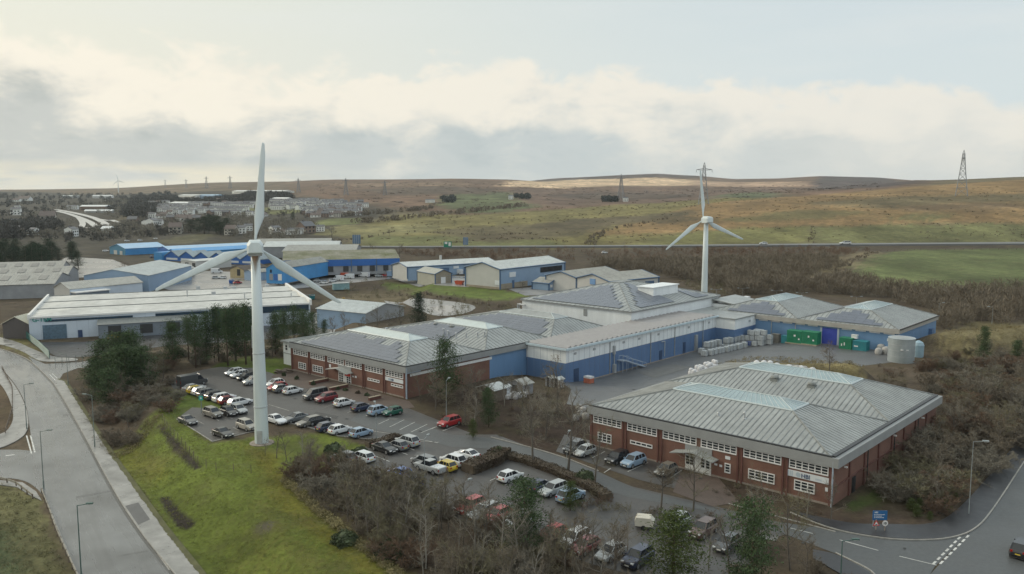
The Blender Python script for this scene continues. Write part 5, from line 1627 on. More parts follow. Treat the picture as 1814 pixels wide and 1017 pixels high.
# ------------------------------------------------------------------ pylons
M_pyl = mat('pylon_steel', (0.22, 0.23, 0.25), 0.6, 0.1, 0.2)
def pylon(px, base, top, yaw, label, group=None, r=0.22, arm=True):
    x, y = ground(px, base)
    z = hz(x, y)
    h = zat(top, x, y) - z
    t = thing('pylon', label, 'pylon', (x, y, z), yaw, group)
    mb = MB()
    hw = lambda f: (0.105 * (1 - f) ** 1.25 + 0.016) * h
    lv = [0, 0.18, 0.34, 0.48, 0.60, 0.70, 0.78, 0.86, 0.93]
    rr = r * h / 50
    for i in range(len(lv) - 1):
        f0, f1 = lv[i], lv[i + 1]
        a, b = hw(f0), hw(f1)
        c0 = [(-a, -a), (a, -a), (a, a), (-a, a)]
        c1 = [(-b, -b), (b, -b), (b, b), (-b, b)]
        for k in range(4):
            j = (k + 1) % 4
            p0, p1 = c0[k] + (f0 * h,), c1[k] + (f1 * h,)
            q0, q1 = c0[j] + (f0 * h,), c1[j] + (f1 * h,)
            mb.tube(p0, p1, rr * 1.5, rr * 1.4, 4, 0, False)
            mb.tube(p0, q1, rr * 0.8, rr * 0.8, 3, 0, False)
            mb.tube(q0, p1, rr * 0.8, rr * 0.8, 3, 0, False)
            mb.tube(p1, q1, rr * 0.8, rr * 0.8, 3, 0, False)
    for k in ((-1, -1), (1, -1), (1, 1), (-1, 1)):
        b = hw(0.93)
        mb.tube((k[0] * b, k[1] * b, 0.93 * h), (0, 0, h), rr, rr, 4, 0, False)
    mb.build('lattice_body', [M_pyl], t)
    for f, L in ((0.82, 0.185),):
        for s in (-1, 1):
            mb = MB()
            b = hw(f)
            for yy in (-b, b):
                mb.tube((s * b, yy, f * h), (s * L * h, 0, f * h + 0.01 * h), rr, rr, 4, 0, False)
                mb.tube((s * b, yy, f * h + 0.035 * h), (s * L * h, 0, f * h + 0.01 * h), rr, rr, 4, 0, False)
            mb.tube((s * L * h, 0, f * h), (s * L * h, 0, f * h - 0.05 * h), rr * 0.8, rr * 0.8, 4, 0, False)
            mb.build('cross_arm', [M_pyl], t)
    return t
pylon(1703, 347, 266, radians(62), 'tall lattice pylon at the far right on the tan hillside', r=0.30)
pylon(1246, 362, 288, radians(-12), 'lattice pylon rising behind the upper blade of the turbine beyond the hall', r=0.30)
pylon(1100, 357, 308, radians(-30), 'lattice pylon beside the small dark wood below the sunlit moor', r=0.27)
for px, b, tp in ((682, 346, 319), (613, 346, 315), (529, 341, 315), (462, 338, 311), (408, 334, 311), (366, 334, 312), (330, 334, 317), (293, 333, 318)):
    pylon(px, b, tp, radians(25), 'distant lattice pylon on the skyline at the left', 'distant pylons on the left skyline', r=0.36)

# ------------------------------------------------------------------ cars
GL = mat('car_glass', (0.02, 0.024, 0.03), 0.08, 0.0, spec=0.6)
TY = mat('car_tyre', (0.015, 0.015, 0.016), 0.8, 0.0)
RIM = mat('alloy_rim', (0.30, 0.31, 0.32), 0.35, 0.0, metal=0.6)
HL = mat('headlamp', (0.70, 0.72, 0.74), 0.15, 0.0)
TL = mat('tail_lamp', (0.30, 0.01, 0.01), 0.2, 0.0)
PLW = mat('front_number_plate', (0.7, 0.7, 0.68), 0.5, 0.0)
PLY = mat('rear_number_plate', (0.65, 0.48, 0.06), 0.5, 0.0)
TRIM = mat('black_trim', (0.02, 0.02, 0.022), 0.6, 0.0)
def paint(name, c, r=0.28):
    m = mat('car_paint_' + name, c, r, 0.0)
    b = m.node_tree.nodes['Principled BSDF']
    b.inputs['Coat Weight'].default_value = 0.5
    b.inputs['Coat Roughness'].default_value = 0.08
    return m
PAINT = {k: paint(k, v) for k, v in dict(white=(0.66, 0.68, 0.70), silver=(0.36, 0.38, 0.39), grey=(0.14, 0.15, 0.16), dark_grey=(0.055, 0.06, 0.065), black=(0.018, 0.019, 0.022), navy=(0.025, 0.035, 0.075),
          blue=(0.05, 0.12, 0.36), light_blue=(0.26, 0.36, 0.48), red=(0.36, 0.025, 0.03), dark_red=(0.19, 0.02, 0.028), green=(0.012, 0.10, 0.07), yellow=(0.50, 0.37, 0.03), beige=(0.34, 0.32, 0.28), taupe=(0.17, 0.16, 0.14), brown=(0.10, 0.06, 0.05), orange_red=(0.5, 0.07, 0.02)).items()}
SPEC = {  # length, half width, roof height, belt, nose height, tail height, windscreen foot, roof front, roof rear, rear glass foot
    'hatch': (4.05, 0.88, 1.48, 0.94, 0.76, 0.95, 0.92, 0.20, -1.35, -1.86),
    'suv': (4.40, 0.92, 1.66, 1.06, 0.92, 1.05, 1.02, 0.40, -1.62, -2.06),
    'saloon': (4.65, 0.90, 1.44, 0.94, 0.76, 0.98, 0.95, 0.15, -0.95, -1.75),
    'estate': (4.70, 0.90, 1.48, 0.94, 0.78, 0.98, 1.02, 0.30, -1.75, -2.22),
    'coupe': (4.30, 0.90, 1.34, 0.90, 0.70, 0.92, 0.70, -0.05, -0.85, -1.65),
    'mpv': (4.90, 0.96, 1.95, 1.12, 1.02, 1.10, 1.75, 1.00, -2.20, -2.38),
    'mini': (3.80, 0.86, 1.45, 0.96, 0.86, 0.94, 0.72, 0.28, -1.38, -1.72),
}
def ring(x, w, zb, zt):
    h = [(w * 0.80, zb), (w * 0.97, zb + 0.10), (w, zb + (zt - zb) * 0.5), (w * 0.97, zt - 0.07), (w * 0.87, zt)]
    return [(x, a, b) for a, b in h] + [(x, -a, b) for a, b in reversed(h)]
def loft(mb, rings, mi=0):
    n = len(rings[0])
    vs = [p for r in rings for p in r]
    fs = []
    for i in range(len(rings) - 1):
        for k in range(n):
            fs.append((i * n + k, (i + 1) * n + k, (i + 1) * n + (k + 1) % n, i * n + (k + 1) % n))
    fs += [tuple(range(n)), tuple(reversed(range((len(rings) - 1) * n, len(rings) * n)))]
    mb.add(vs, fs, mi)
def make_car(kind):
    L, w_, H_, belt, nose, tail, xw, xr0, xr1, xg = SPEC[kind]
    h = L / 2
    t = thing('parked_car', 'car', 'car', (0, -500, 0))
    mb = MB()
    loft(mb, [ring(h, w_ * 0.72, 0.38, nose - 0.18), ring(h - 0.10, w_ * 0.88, 0.27, nose - 0.06), ring(h - 0.45, w_ * 0.97, 0.22, nose + 0.05), ring(xw, w_, 0.20, belt), ring(0, w_, 0.20, belt + 0.01), ring(xr1, w_, 0.20, belt + 0.02), ring(xg, w_ * 0.98, 0.22, tail), ring(-h + 0.08, w_ * 0.90, 0.30, tail - 0.06), ring(-h, w_ * 0.78, 0.40, tail - 0.25)])
    wt = w_ * 0.70
    wb = w_ * 0.86
    # roof skin and pillars
    mb.box(xr1, xr0, -wt, wt, H_ - 0.05, H_)
    B = [(xw, wb, belt), (xr0, wt, H_ - 0.03), (xr1, wt, H_ - 0.03), (xg, wb * 0.95, tail)]
    for s in (-1, 1):
        for i, j in ((0, 1), (2, 3)):
            p, q = B[i], B[j]
            mb.tube((p[0], s * p[1], p[2]), (q[0], s * q[1], q[2]), 0.06, 0.05, 4)
        for f in (0.38, 0.72):
            x = xr0 + (xr1 - xr0) * f
            mb.tube((x, s * (wb + 0.005), belt), (x, s * (wt + 0.012), H_ - 0.03), 0.045, 0.04, 4)
        mb.box(xw - 0.25, xw - 0.05, s * w_ - 0.08 + s * 0.08, s * w_ + 0.08 + s * 0.08, belt + 0.0, belt + 0.15)
    body = mb.build('body', [PAINT['white']], t)
    g = MB()
    e = 0.0
    lo = [(xw, -wb, belt - 0.02), (xw, wb, belt - 0.02), (xg, wb * 0.95, tail - 0.02), (xg, -wb * 0.95, tail - 0.02)]
    hi = [(xr0, -wt, H_ - 0.04), (xr0, wt, H_ - 0.04), (xr1, wt, H_ - 0.04), (xr1, -wt, H_ - 0.04)]
    g.add(lo + hi, [(0, 1, 5, 4), (1, 2, 6, 5), (2, 3, 7, 6), (3, 0, 4, 7), (4, 5, 6, 7)])
    g.build('windows', [GL], t)
    tr = MB()
    tr.box(-h + 0.02, h - 0.06, -w_ * 0.86, w_ * 0.86, 0.16, 0.30)
    tr.box(h - 0.06, h + 0.01, -w_ * 0.5, w_ * 0.5, 0.40, nose - 0.26)
    tr.build('grille', [TRIM], t)
    wr = 0.33 if kind not in ('suv', 'mpv') else 0.36
    for sx in (h - 0.82, -h + 0.80):
        for s in (-1, 1):
            m = MB()
            y0 = s * (w_ - 0.20)
            y1 = s * (w_ + 0.015)
            m.tube((sx, y0, wr), (sx, y1, wr), wr, wr, 14, 0)
            m.tube((sx, y1, wr), (sx, y1 + s * 0.012, wr), wr * 0.66, wr * 0.60, 12, 1)
            m.build('wheel', [TY, RIM], t)
    for s in (-1, 1):
        m = MB()
        y = s * w_ * 0.66
        m.box(h - 0.22, h - 0.005, y - 0.17, y + 0.17, nose - 0.20, nose - 0.05)
        m.build('headlight', [HL], t)
        m = MB()
        m.box(-h + 0.0, -h + 0.12, y - 0.12, y + 0.14, tail - 0.28, tail - 0.05)
        m.build('tail_light', [TL], t)
    m = MB(); m.box(h - 0.02, h + 0.03, -0.26, 0.26, 0.42, 0.54); m.build('number_plate', [PLW], t)
    m = MB(); m.box(-h - 0.02, -h + 0.03, -0.26, 0.26, 0.55, 0.67); m.build('number_plate', [PLY], t)
    return t
def make_van():
    t = thing('parked_van', 'van', 'van', (0, -500, 0))
    h, w_ = 2.95, 0.99
    mb = MB()
    loft(mb, [ring(h, w_ * 0.80, 0.40, 0.95), ring(h - 0.12, w_ * 0.93, 0.30, 1.10), ring(h - 0.85, w_, 0.25, 1.30), ring(h - 1.6, w_, 0.25, 2.30), ring(h - 2.0, w_, 0.25, 2.48), ring(-h + 0.1, w_, 0.25, 2.48), ring(-h, w_ * 0.97, 0.30, 2.42)])
    mb.build('body', [PAINT['dark_grey']], t)
    g = MB()
    g.ext([(h - 0.90, -w_ * 0.80, 1.34), (h - 0.90, w_ * 0.80, 1.34), (h - 1.58, w_ * 0.74, 2.26), (h - 1.58, -w_ * 0.74, 2.26)], (0.03, 0, 0.03))
    g.build('windscreen', [GL], t)
    for s in (-1, 1):
        g = MB()
        g.ext([(h - 1.05, s * (w_ - 0.01), 1.35), (h - 2.2, s * (w_ - 0.01), 1.30), (h - 2.2, s * (w_ - 0.04), 2.05), (h - 1.55, s * (w_ - 0.04), 2.05)], (0, s * 0.03, 0))
        g.build('side_window', [GL], t)
        m = MB(); m.box(h - 0.25, h - 0.02, s * 0.70 - 0.16, s * 0.70 + 0.16, 0.86, 1.06); m.build('headlight', [HL], t)
        m = MB(); m.box(-h - 0.01, -h + 0.08, s * 0.86 - 0.08, s * 0.86 + 0.08, 0.9, 1.5); m.build('tail_light', [TL], t)
    for sx in (h - 1.0, -h + 1.2):
        for s in (-1, 1):
            m = MB()
            m.tube((sx, s * (w_ - 0.2), 0.36), (sx, s * (w_ + 0.015), 0.36), 0.36, 0.36, 14, 0)
            m.tube((sx, s * (w_ + 0.015), 0.36), (sx, s * (w_ + 0.03), 0.36), 0.24, 0.2, 12, 1)
            m.build('wheel', [TY, RIM], t)
    return t
def make_pickup():
    t = thing('pickup_truck', 'pickup', 'pickup truck', (0, -500, 0))
    h, w_ = 2.6, 0.92
    mb = MB()
    loft(mb, [ring(h, w_ * 0.8, 0.45, 0.90), ring(h - 0.15, w_ * 0.95, 0.35, 1.02), ring(h - 1.3, w_, 0.3, 1.10), ring(-h + 0.05, w_, 0.35, 1.10), ring(-h, w_ * 0.95, 0.45, 1.05)])
    mb.box(-0.55, 0.55, -0.66, 0.66, 1.70, 1.76)
    mb.build('body', [PAINT['silver']], t)
    g = MB()
    lo = [(1.25, -0.8, 1.08), (1.25, 0.8, 1.08), (-0.75, 0.8, 1.08), (-0.75, -0.8, 1.08)]
    hi = [(0.55, -0.66, 1.70), (0.55, 0.66, 1.70), (-0.55, 0.66, 1.70), (-0.55, -0.66, 1.70)]
    g.add(lo + hi, [(0, 1, 5, 4), (1, 2, 6, 5), (2, 3, 7, 6), (3, 0, 4, 7), (4, 5, 6, 7)])
    g.build('windows', [GL], t)
    m = MB(); m.box(-h + 0.08, -0.85, -0.78, 0.78, 1.09, 1.16); m.build('bed_cover', [M_sign], t)
    for sx in (h - 0.95, -h + 1.05):
        for s in (-1, 1):
            m = MB()
            m.tube((sx, s * (w_ - 0.2), 0.38), (sx, s * (w_ + 0.02), 0.38), 0.38, 0.38, 14, 0)
            m.tube((sx, s * (w_ + 0.02), 0.38), (sx, s * (w_ + 0.03), 0.38), 0.24, 0.2, 12, 1)
            m.build('wheel', [TY, RIM], t)
    for s in (-1, 1):
        m = MB(); m.box(h - 0.2, h, s * 0.66 - 0.15, s * 0.66 + 0.15, 0.76, 0.92); m.build('headlight', [HL], t)
        m = MB(); m.box(-h - 0.01, -h + 0.1, s * 0.82 - 0.08, s * 0.82 + 0.08, 0.65, 1.0); m.build('tail_light', [TL], t)
    return t
PROTO = {}
HEAD = {'f': atan2(E2[1], E2[0]), 'n': atan2(-E2[1], -E2[0]), 'r': atan2(E1[1], E1[0]), 'l': atan2(-E1[1], -E1[0])}
def place_car(kind, colour, px, py, hd, label, group=None, cat=None, roofcol=None, sc=1.0, z=None, name=None, rz=None):
    if kind not in PROTO:
        PROTO[kind] = make_van() if kind == 'van' else make_pickup() if kind == 'pickup' else make_car(kind)
        first = True
    x, y = at(px, py, 0.65) if z is None else ground(px, py)
    zz = hz(x, y) + 0.05 if z is None else z
    src = PROTO[kind]
    r = rz if rz is not None else HEAD[hd] + random.uniform(-0.04, 0.04)
    if not src.get('used'):
        src['used'] = 1
        kids_of(src)
    o = dup(src, (x, y, zz), r, label, group, sc)
    if 'used' in o:
        del o['used']
    if cat:
        o['category'] = cat
    for k in LAST:
        if k.name.startswith('body'):
            k.material_slots[0].link = 'OBJECT'
            k.material_slots[0].material = PAINT[colour]
    return o
CARS = [  # kind, colour, picture column and row of the body, heading, label
    ('hatch', 'white', 415, 659, 'n', 'white hatchback farthest left of the back row by the wood'),
    ('hatch', 'white', 424.6, 663, 'n', 'white hatchback second in the back row, between a white and a black car'),
    ('hatch', 'black', 436, 667, 'n', 'black hatchback in the back row left of the turbine tower'),
    ('suv', 'silver', 449, 675, 'n', 'pale silver car half hidden behind the left side of the turbine tower'),
    ('van', 'dark_grey', 341, 678, 'f', 'big dark grey panel van at the left end of the car park'),
    ('saloon', 'silver', 343, 687, 'f', 'silver saloon parked in front of the dark grey panel van'),
    ('hatch', 'yellow', 349, 690.5, 'f', 'yellow hatchback squeezed between a silver and a white car'),
    ('hatch', 'white', 357.5, 693, 'f', 'white hatchback next to the yellow hatchback'),
    ('suv', 'grey', 368.6, 697, 'f', 'mid grey car fourth from the panel van'),
    ('suv', 'dark_grey', 383, 701, 'f', 'dark grey car between the grey and the silver white cars'),
    ('suv', 'white', 397, 705, 'f', 'off white car parked beside a dark red one'),
    ('hatch', 'dark_red', 405, 709, 'f', 'dark red hatchback behind the white estate'),
    ('estate', 'white', 425, 712, 'f', 'white estate at the near end of the left row'),
    ('suv', 'taupe', 377, 732, 'r', 'grey brown off roader beside the green sign post'),
    ('hatch', 'black', 405, 729, 'r', 'black hatchback between the grey brown off roader and a silver car'),
    ('hatch', 'silver', 422.5, 725, 'r', 'silver hatchback in front of the white estate'),
    ('coupe', 'dark_grey', 332.5, 744, 'r', 'dark grey coupe alone in the left corner of the car park'),
    ('coupe', 'black', 394.5, 766, 'r', 'black soft top car nearest the turbine on the left'),
    ('suv', 'beige', 437, 754, 'r', 'beige off roader just left of the turbine tower'),
    ('hatch', 'white', 487, 679, 'n', 'white hatchback just right of the turbine tower in the row by the brick works'),
    ('hatch', 'red', 491, 685, 'n', 'red hatchback half hidden behind a grey blue car'),
    ('hatch', 'grey', 500, 688, 'f', 'grey blue hatchback left of a white one in the row by the brick works'),
    ('hatch', 'white', 518.5, 691.5, 'f', 'white hatchback with an empty bay on its right, facing the brick works'),
    ('mpv', 'dark_grey', 559, 700, 'n', 'dark grey minibus opposite the brick works entrance'),
    ('suv', 'dark_red', 578, 705, 'n', 'dark red car beside the dark grey minibus'),
    ('hatch', 'white', 609.5, 713, 'f', 'white hatchback alone between two empty bays by the brick works'),
    ('hatch', 'navy', 641, 721, 'f', 'navy hatchback left of the light blue car'),
    ('suv', 'light_blue', 671, 727.5, 'f', 'light blue car next to the green mini car'),
    ('mini', 'green', 695, 729, 'n', 'dark green small car at the right end of the row'),
    ('suv', 'red', 796, 748, 'n', 'bright red car parked alone by the planting bed'),
    ('saloon', 'white', 489, 743, 'r', 'white saloon right beside the turbine tower'),
    ('saloon', 'grey', 524, 740, 'n', 'mid grey saloon two cars right of the turbine tower'),
    ('estate', 'taupe', 548, 747, 'n', 'brownish grey estate behind the bare shrubs'),
    ('saloon', 'black', 562, 744, 'f', 'black saloon beside the brownish grey estate'),
    ('hatch', 'navy', 580.5, 756, 'f', 'navy hatchback left of a white hatchback on the grass edge'),
    ('hatch', 'white', 602, 760.5, 'f', 'white hatchback between the navy and the grey blue cars'),
    ('hatch', 'light_blue', 639.5, 766, 'f', 'grey blue hatchback at the right end of the middle row'),
    ('saloon', 'black', 681, 793, 'r', 'black saloon facing the shrubs in the lower car park'),
    ('hatch', 'grey', 704, 789, 'l', 'grey hatchback between the black saloon and a silver off roader'),
    ('suv', 'silver', 722, 782, 'l', 'silver off roader at the upper end of the lower car park'),
    ('estate', 'white', 641, 808.5, 'l', 'white estate half covered by the bare shrubs'),
    ('hatch', 'grey', 612, 809, 'l', 'grey car mostly hidden in the bare shrubs'),
    ('pickup', 'silver', 762, 828, 'l', 'silver pickup with a white bed cover behind bare twigs'),
    ('suv', 'grey', 752, 818, 'l', 'grey car behind the silver pickup'),
    ('mini', 'yellow', 789, 825, 'l', 'yellow hatchback beside the pickup'),
    ('suv', 'white', 803, 816, 'l', 'large white car between the yellow hatchback and the hedge'),
    ('coupe', 'white', 828, 804, 'l', 'white coupe with a dark rear window by the round bush'),
    ('hatch', 'blue', 709, 838, 'l', 'blue car roof showing through the bare shrubs, upper one'),
    ('hatch', 'blue', 727, 853, 'l', 'blue car roof showing through the bare shrubs, lower one'),
    ('hatch', 'white', 904, 843, 'f', 'white hatchback beside the long brown hedge'),
    ('hatch', 'navy', 957, 860, 'f', 'dark navy hatchback under the hedge behind a pine'),
    ('estate', 'silver', 980, 866, 'n', 'silver estate between the navy and the light blue cars'),
    ('suv', 'light_blue', 1011, 878, 'f', 'light blue car at the end of the hedge'),
    ('suv', 'dark_grey', 1019, 793, 'n', 'dark grey car at the left end of the bays below the works windows'),
    ('hatch', 'silver', 1036, 799, 'n', 'dull silver hatchback half hidden by a bare tree'),
    ('suv', 'black', 1093.5, 811.5, 'n', 'black car under the narrow strip window of the near works'),
    ('suv', 'light_blue', 1122, 817.5, 'n', 'pale blue off roader right of the black car at the near works'),
    ('hatch', 'taupe', 1180, 832, 'n', 'grey brown car behind the leaning tree by the works door'),
    ('suv', 'red', 833, 897, 'n', 'red off roader at the left end of the front row behind bare trees'),
    ('estate', 'silver', 858, 905.5, 'n', 'silver estate between two red cars in the front row'),
    ('hatch', 'red', 881, 912, 'n', 'pinkish red hatchback third in the front row'),
    ('suv', 'silver', 918, 924, 'n', 'pale silver off roader behind the small pine'),
    ('hatch', 'red', 978, 945.5, 'n', 'red hatchback left of a white one in the front row'),
    ('suv', 'white', 1018, 955, 'n', 'white off roader beside the red hatchback in the front row'),
    ('hatch', 'dark_red', 1037, 967, 'n', 'dark red car tucked against the white off roader'),
    ('hatch', 'silver', 1082, 978, 'n', 'silver hatchback behind bare birches near the bottom edge'),
    ('suv', 'navy', 1130, 988, 'n', 'dark blue car near the bottom edge'),
    ('suv', 'silver', 1198, 926, 'n', 'silver grey car behind the yellow green pine'),
    ('suv', 'brown', 1246, 938, 'n', 'brown red car between two pines'),
    ('hatch', 'dark_grey', 1288, 962, 'n', 'dark grey car left of the dark green pine at the bottom'),
    ('suv', 'black', 1812, 972, 'f', 'dark car driving out of the right edge of the picture'),
]
for kind, colr_, px, py, hd, lb in CARS:
    o = place_car(kind, colr_, px, py, hd, lb, 'cars parked at the works' if px < 1700 else None)
for px in (1352, 1497):
    x, y = ground(px, 436.2)
    o = place_car('hatch' if px < 1400 else 'estate', 'white', px, 436, 'f', 'white car on the main road ' + ('left' if px < 1400 else 'right') + ' of the pair near the wall end' if False else ('white car on the far main road just right of the second turbine' if px < 1400 else 'long white car on the far main road above the green field'), None, z=hz(x, y) + 1.25, sc=1.35 if px < 1400 else 1.7, rz=pi)
o = place_car('hatch', 'white', 1071, 449, 'f', 'small white car on the slope below the far main road', z=hz(*ground(1071, 449)), rz=0.2)
for px, py, k, c, lb in ((1306, 538, 'van', 'white', 'left of two white vans behind the pale blue works'), (1318, 538, 'van', 'white', 'right of two white vans behind the pale blue works')):
    place_car(k, c, px, py, 'n', lb, z=hz(*ground(px, py)))
EST = [('van', 'white', 484, 496, 'left of two white vans below the light blue office block'), ('van', 'white', 502, 497, 'right of two white vans below the light blue office block'),
       ('hatch', 'silver', 563, 493, 'silver car below the bright blue shed front'), ('hatch', 'white', 574, 496, 'small white car at the left of the vans by the bright blue shed'), ('estate', 'white', 588, 493, 'white car between small cars and a van at the bright blue shed'),
       ('van', 'white', 600, 490, 'white van left of the orange lorry'), ('van', 'orange_red', 608, 485, 'orange red lorry body in front of the bright blue shed'), ('van', 'white', 617, 487, 'white van right of the orange lorry'),
       ('van', 'white', 645, 484, 'white van beside the yellow digger'), ('van', 'white', 657, 481.5, 'largest white van in front of the bright blue shed'), ('hatch', 'silver', 671, 484, 'silver car beside the largest white van'), ('hatch', 'red', 682, 483, 'red car at the right end of the bright blue shed'),
       ('van', 'white', 384, 480, 'white lorry parked left of the tan barn'), ('hatch', 'silver', 383, 490, 'left of two pale cars by the tan barn'), ('hatch', 'white', 394, 490, 'right of two pale cars by the tan barn'), ('van', 'white', 385, 470, 'white coach behind the white lorry'),
       ('van', 'white', 811, 486, 'white lorry between the beige shed and the largest unit'), ('hatch', 'white', 281, 460, 'white car by the blue hut'), ('hatch', 'navy', 268, 457, 'dark blue car left of the blue hut'), ('hatch', 'red', 421, 499, 'red car beside the blue skip'),
       ('hatch', 'white', 187, 446, 'white car left of the sky blue gabled shed'), ('hatch', 'white', 225, 428, 'white car above the sky blue gabled shed'), ('hatch', 'white', 248, 427, 'white car at the edge of the scrub behind the pale blue roof'), ('hatch', 'white', 275, 424, 'white car parked highest behind the pale blue roof')]
for k, c, px, py, lb in EST:
    py += 7 if 480 < px < 690 else 4 if 380 < px < 425 else 0
    x, y = ground(px, py)
    place_car(k, c, px, py, 'f', lb, 'vehicles on the estate', z=hz(x, y) + 0.08, rz=random.choice((HEAD['f'], HEAD['l'], 0.3, 2.9)) + random.uniform(-.2, .2))
# the prototypes themselves are not part of the place
for k, o in PROTO.items():
    for c in kids_of(o):
        bpy.data.objects.remove(c)
    bpy.data.objects.remove(o)
KIDS.clear()
# ------------------------------------------------------------------ vegetation
M_bark = mat('grey_bark', (0.115, 0.10, 0.085), 0.9, 0.25, 1.5)
M_barkp = mat('pine_bark', (0.10, 0.07, 0.05), 0.9, 0.25, 1.5)
M_birch = mat('pale_bark', (0.24, 0.225, 0.20), 0.9, 0.25, 2)
M_tw = [mat('brown_twigs', (0.150, 0.118, 0.084), 0.9, 0.35, 0.35, col2=(0.165, 0.14, 0.105)),
        mat('grey_twigs', (0.19, 0.172, 0.138), 0.9, 0.25, 0.35),
        mat('russet_twigs', (0.150, 0.098, 0.066), 0.9, 0.3, 0.3),
        mat('olive_twigs', (0.16, 0.145, 0.088), 0.9, 0.3, 0.3)]
M_pine = mat('pine_needles', (0.040, 0.066, 0.034), 0.8, 0.5, 0.45, col2=(0.066, 0.098, 0.046), spec=0.12)
M_spruce = mat('dark_needles', (0.018, 0.034, 0.022), 0.8, 0.4, 0.5, col2=(0.032, 0.052, 0.030), spec=0.12)
M_yg = mat('yellow_green_needles', (0.085, 0.100, 0.030), 0.8, 0.4, 0.5, col2=(0.06, 0.085, 0.03), spec=0.12)
M_ever = mat('evergreen_leaves', (0.055, 0.072, 0.042), 0.7, 0.45, 0.6, col2=(0.08, 0.10, 0.055), spec=0.12)
M_hedge = mat('brown_hedge_leaves', (0.085, 0.055, 0.040), 0.8, 0.4, 0.7, col2=(0.075, 0.06, 0.04))
M_tuft = mat('dry_grass_blades', (0.20, 0.165, 0.085), 0.9, 0.3, 0.3)

class NB:   # fast soup of thin quads
    def __init__(s):
        s.q = []
    def strip(s, p, d, L, w_, r):
        n = np.cross(d, r.normal(size=3))
        nn = np.linalg.norm(n)
        if nn < 1e-6:
            return
        n = n / nn * w_ / 2
        e = p + d * L
        s.q.append((p - n, p + n, e + n * 0.3, e - n * 0.3))
    def quad(s, c, sz, r, asp=0.6):
        a = r.normal(size=3); a /= np.linalg.norm(a)
        b = np.cross(a, r.normal(size=3)); b /= np.linalg.norm(b) + 1e-9
        a = a * sz / 2; b = b * sz / 2 * asp
        s.q.append((c - a - b, c + a - b, c + a + b, c - a + b))
    def arr(s):
        return np.array(s.q).reshape(-1, 3)
    def mesh(s, name, m):
        return soup(name, s.arr(), m)

def soup(name, v, m):
    me = bpy.data.meshes.new(name)
    n = len(v) // 4
    me.vertices.add(len(v))
    me.vertices.foreach_set('co', v.astype(np.float32).ravel())
    me.loops.add(n * 4)
    me.loops.foreach_set('vertex_index', np.arange(n * 4, dtype=np.int32))
    me.polygons.add(n)
    me.polygons.foreach_set('loop_start', np.arange(0, n * 4, 4, dtype=np.int32))
    me.polygons.foreach_set('loop_total', np.full(n, 4, dtype=np.int32))
    me.update()
    me.materials.append(m)
    return me

def unit(v):
    return v / (np.linalg.norm(v) + 1e-9)

def bare_meshes(h, seed, stems=1, lean=0.0, spread=0.55, clear=0.3, nb=12, twigs=9, tw=0.030, bark=None, twm=None, sub=7, r0=None):
    r = np.random.default_rng(seed)
    tk, cr = MB(), NB()
    r0 = r0 or h * 0.014
    def wave(p, d, L, ra, rb, mb, segs=3, n=5, jit=0.12):
        pts = [p]
        for k in range(segs):
            d = unit(d + r.normal(size=3) * jit + np.array((0, 0, 0.03)))
            q = p + d * L / segs
            t0, t1 = k / segs, (k + 1) / segs
            mb.tube(p, q, ra + (rb - ra) * t0, ra + (rb - ra) * t1, n, 0, False)
            p = q
            pts.append(p)
        return pts, d
    for s in range(stems):
        a = r.uniform(0, 6.28)
        out = (0.0 if stems == 1 else spread * r.uniform(0.3, 1.0))
        d = unit(np.array((cos(a) * out + lean, sin(a) * out, 1.0)))
        L = h * (0.8 if stems == 1 else r.uniform(0.55, 0.8))
        base = np.array((cos(a), sin(a), 0)) * (0 if stems == 1 else 0.15) + np.array((0, 0, -0.3))
        pts, dd = wave(base, d, L, r0 / (stems ** 0.4), r0 * 0.3 / (stems ** 0.4), tk, 5, 6, 0.06)
        for b in range(nb):
            f = clear + (1 - clear) * (b + r.uniform(0, 1)) / nb
            k = min(len(pts) - 2, int(f * (len(pts) - 1)))
            fr = f * (len(pts) - 1) - k
            p = pts[k] * (1 - fr) + pts[k + 1] * fr
            an = r.uniform(0, 6.28)
            dv = unit(np.array((cos(an), sin(an), r.uniform(0.35, 1.1))) * np.array((spread + 0.35, spread + 0.35, 1)))
            BL = h * r.uniform(0.22, 0.40) * (1.15 - 0.55 * f)
            bp, bd = wave(p, dv, BL, r0 * 0.32, r0 * 0.1, tk, 3, 4, 0.16)
            for c in range(sub):
                g = r.uniform(0.25, 1.0)
                kk = min(2, int(g * 3))
                q = bp[kk] + (bp[kk + 1] - bp[kk]) * (g * 3 - kk)
                d2 = unit(bd * 0.7 + r.normal(size=3) * 0.6 + np.array((0, 0, 0.25)))
                l2 = BL * r.uniform(0.25, 0.55)
                cr.strip(q, d2, l2, tw * 1.6, r)
                for e in range(twigs):
                    u = r.uniform(0.15, 1)
                    cr.strip(q + d2 * l2 * u, unit(d2 * 0.6 + r.normal(size=3) * 0.55 + np.array((0, 0, 0.2))), l2 * r.uniform(0.3, 0.7), tw, r)
    return tk.mesh('trunk', [bark or M_bark], True), cr.mesh('crown', twm or M_tw[0])

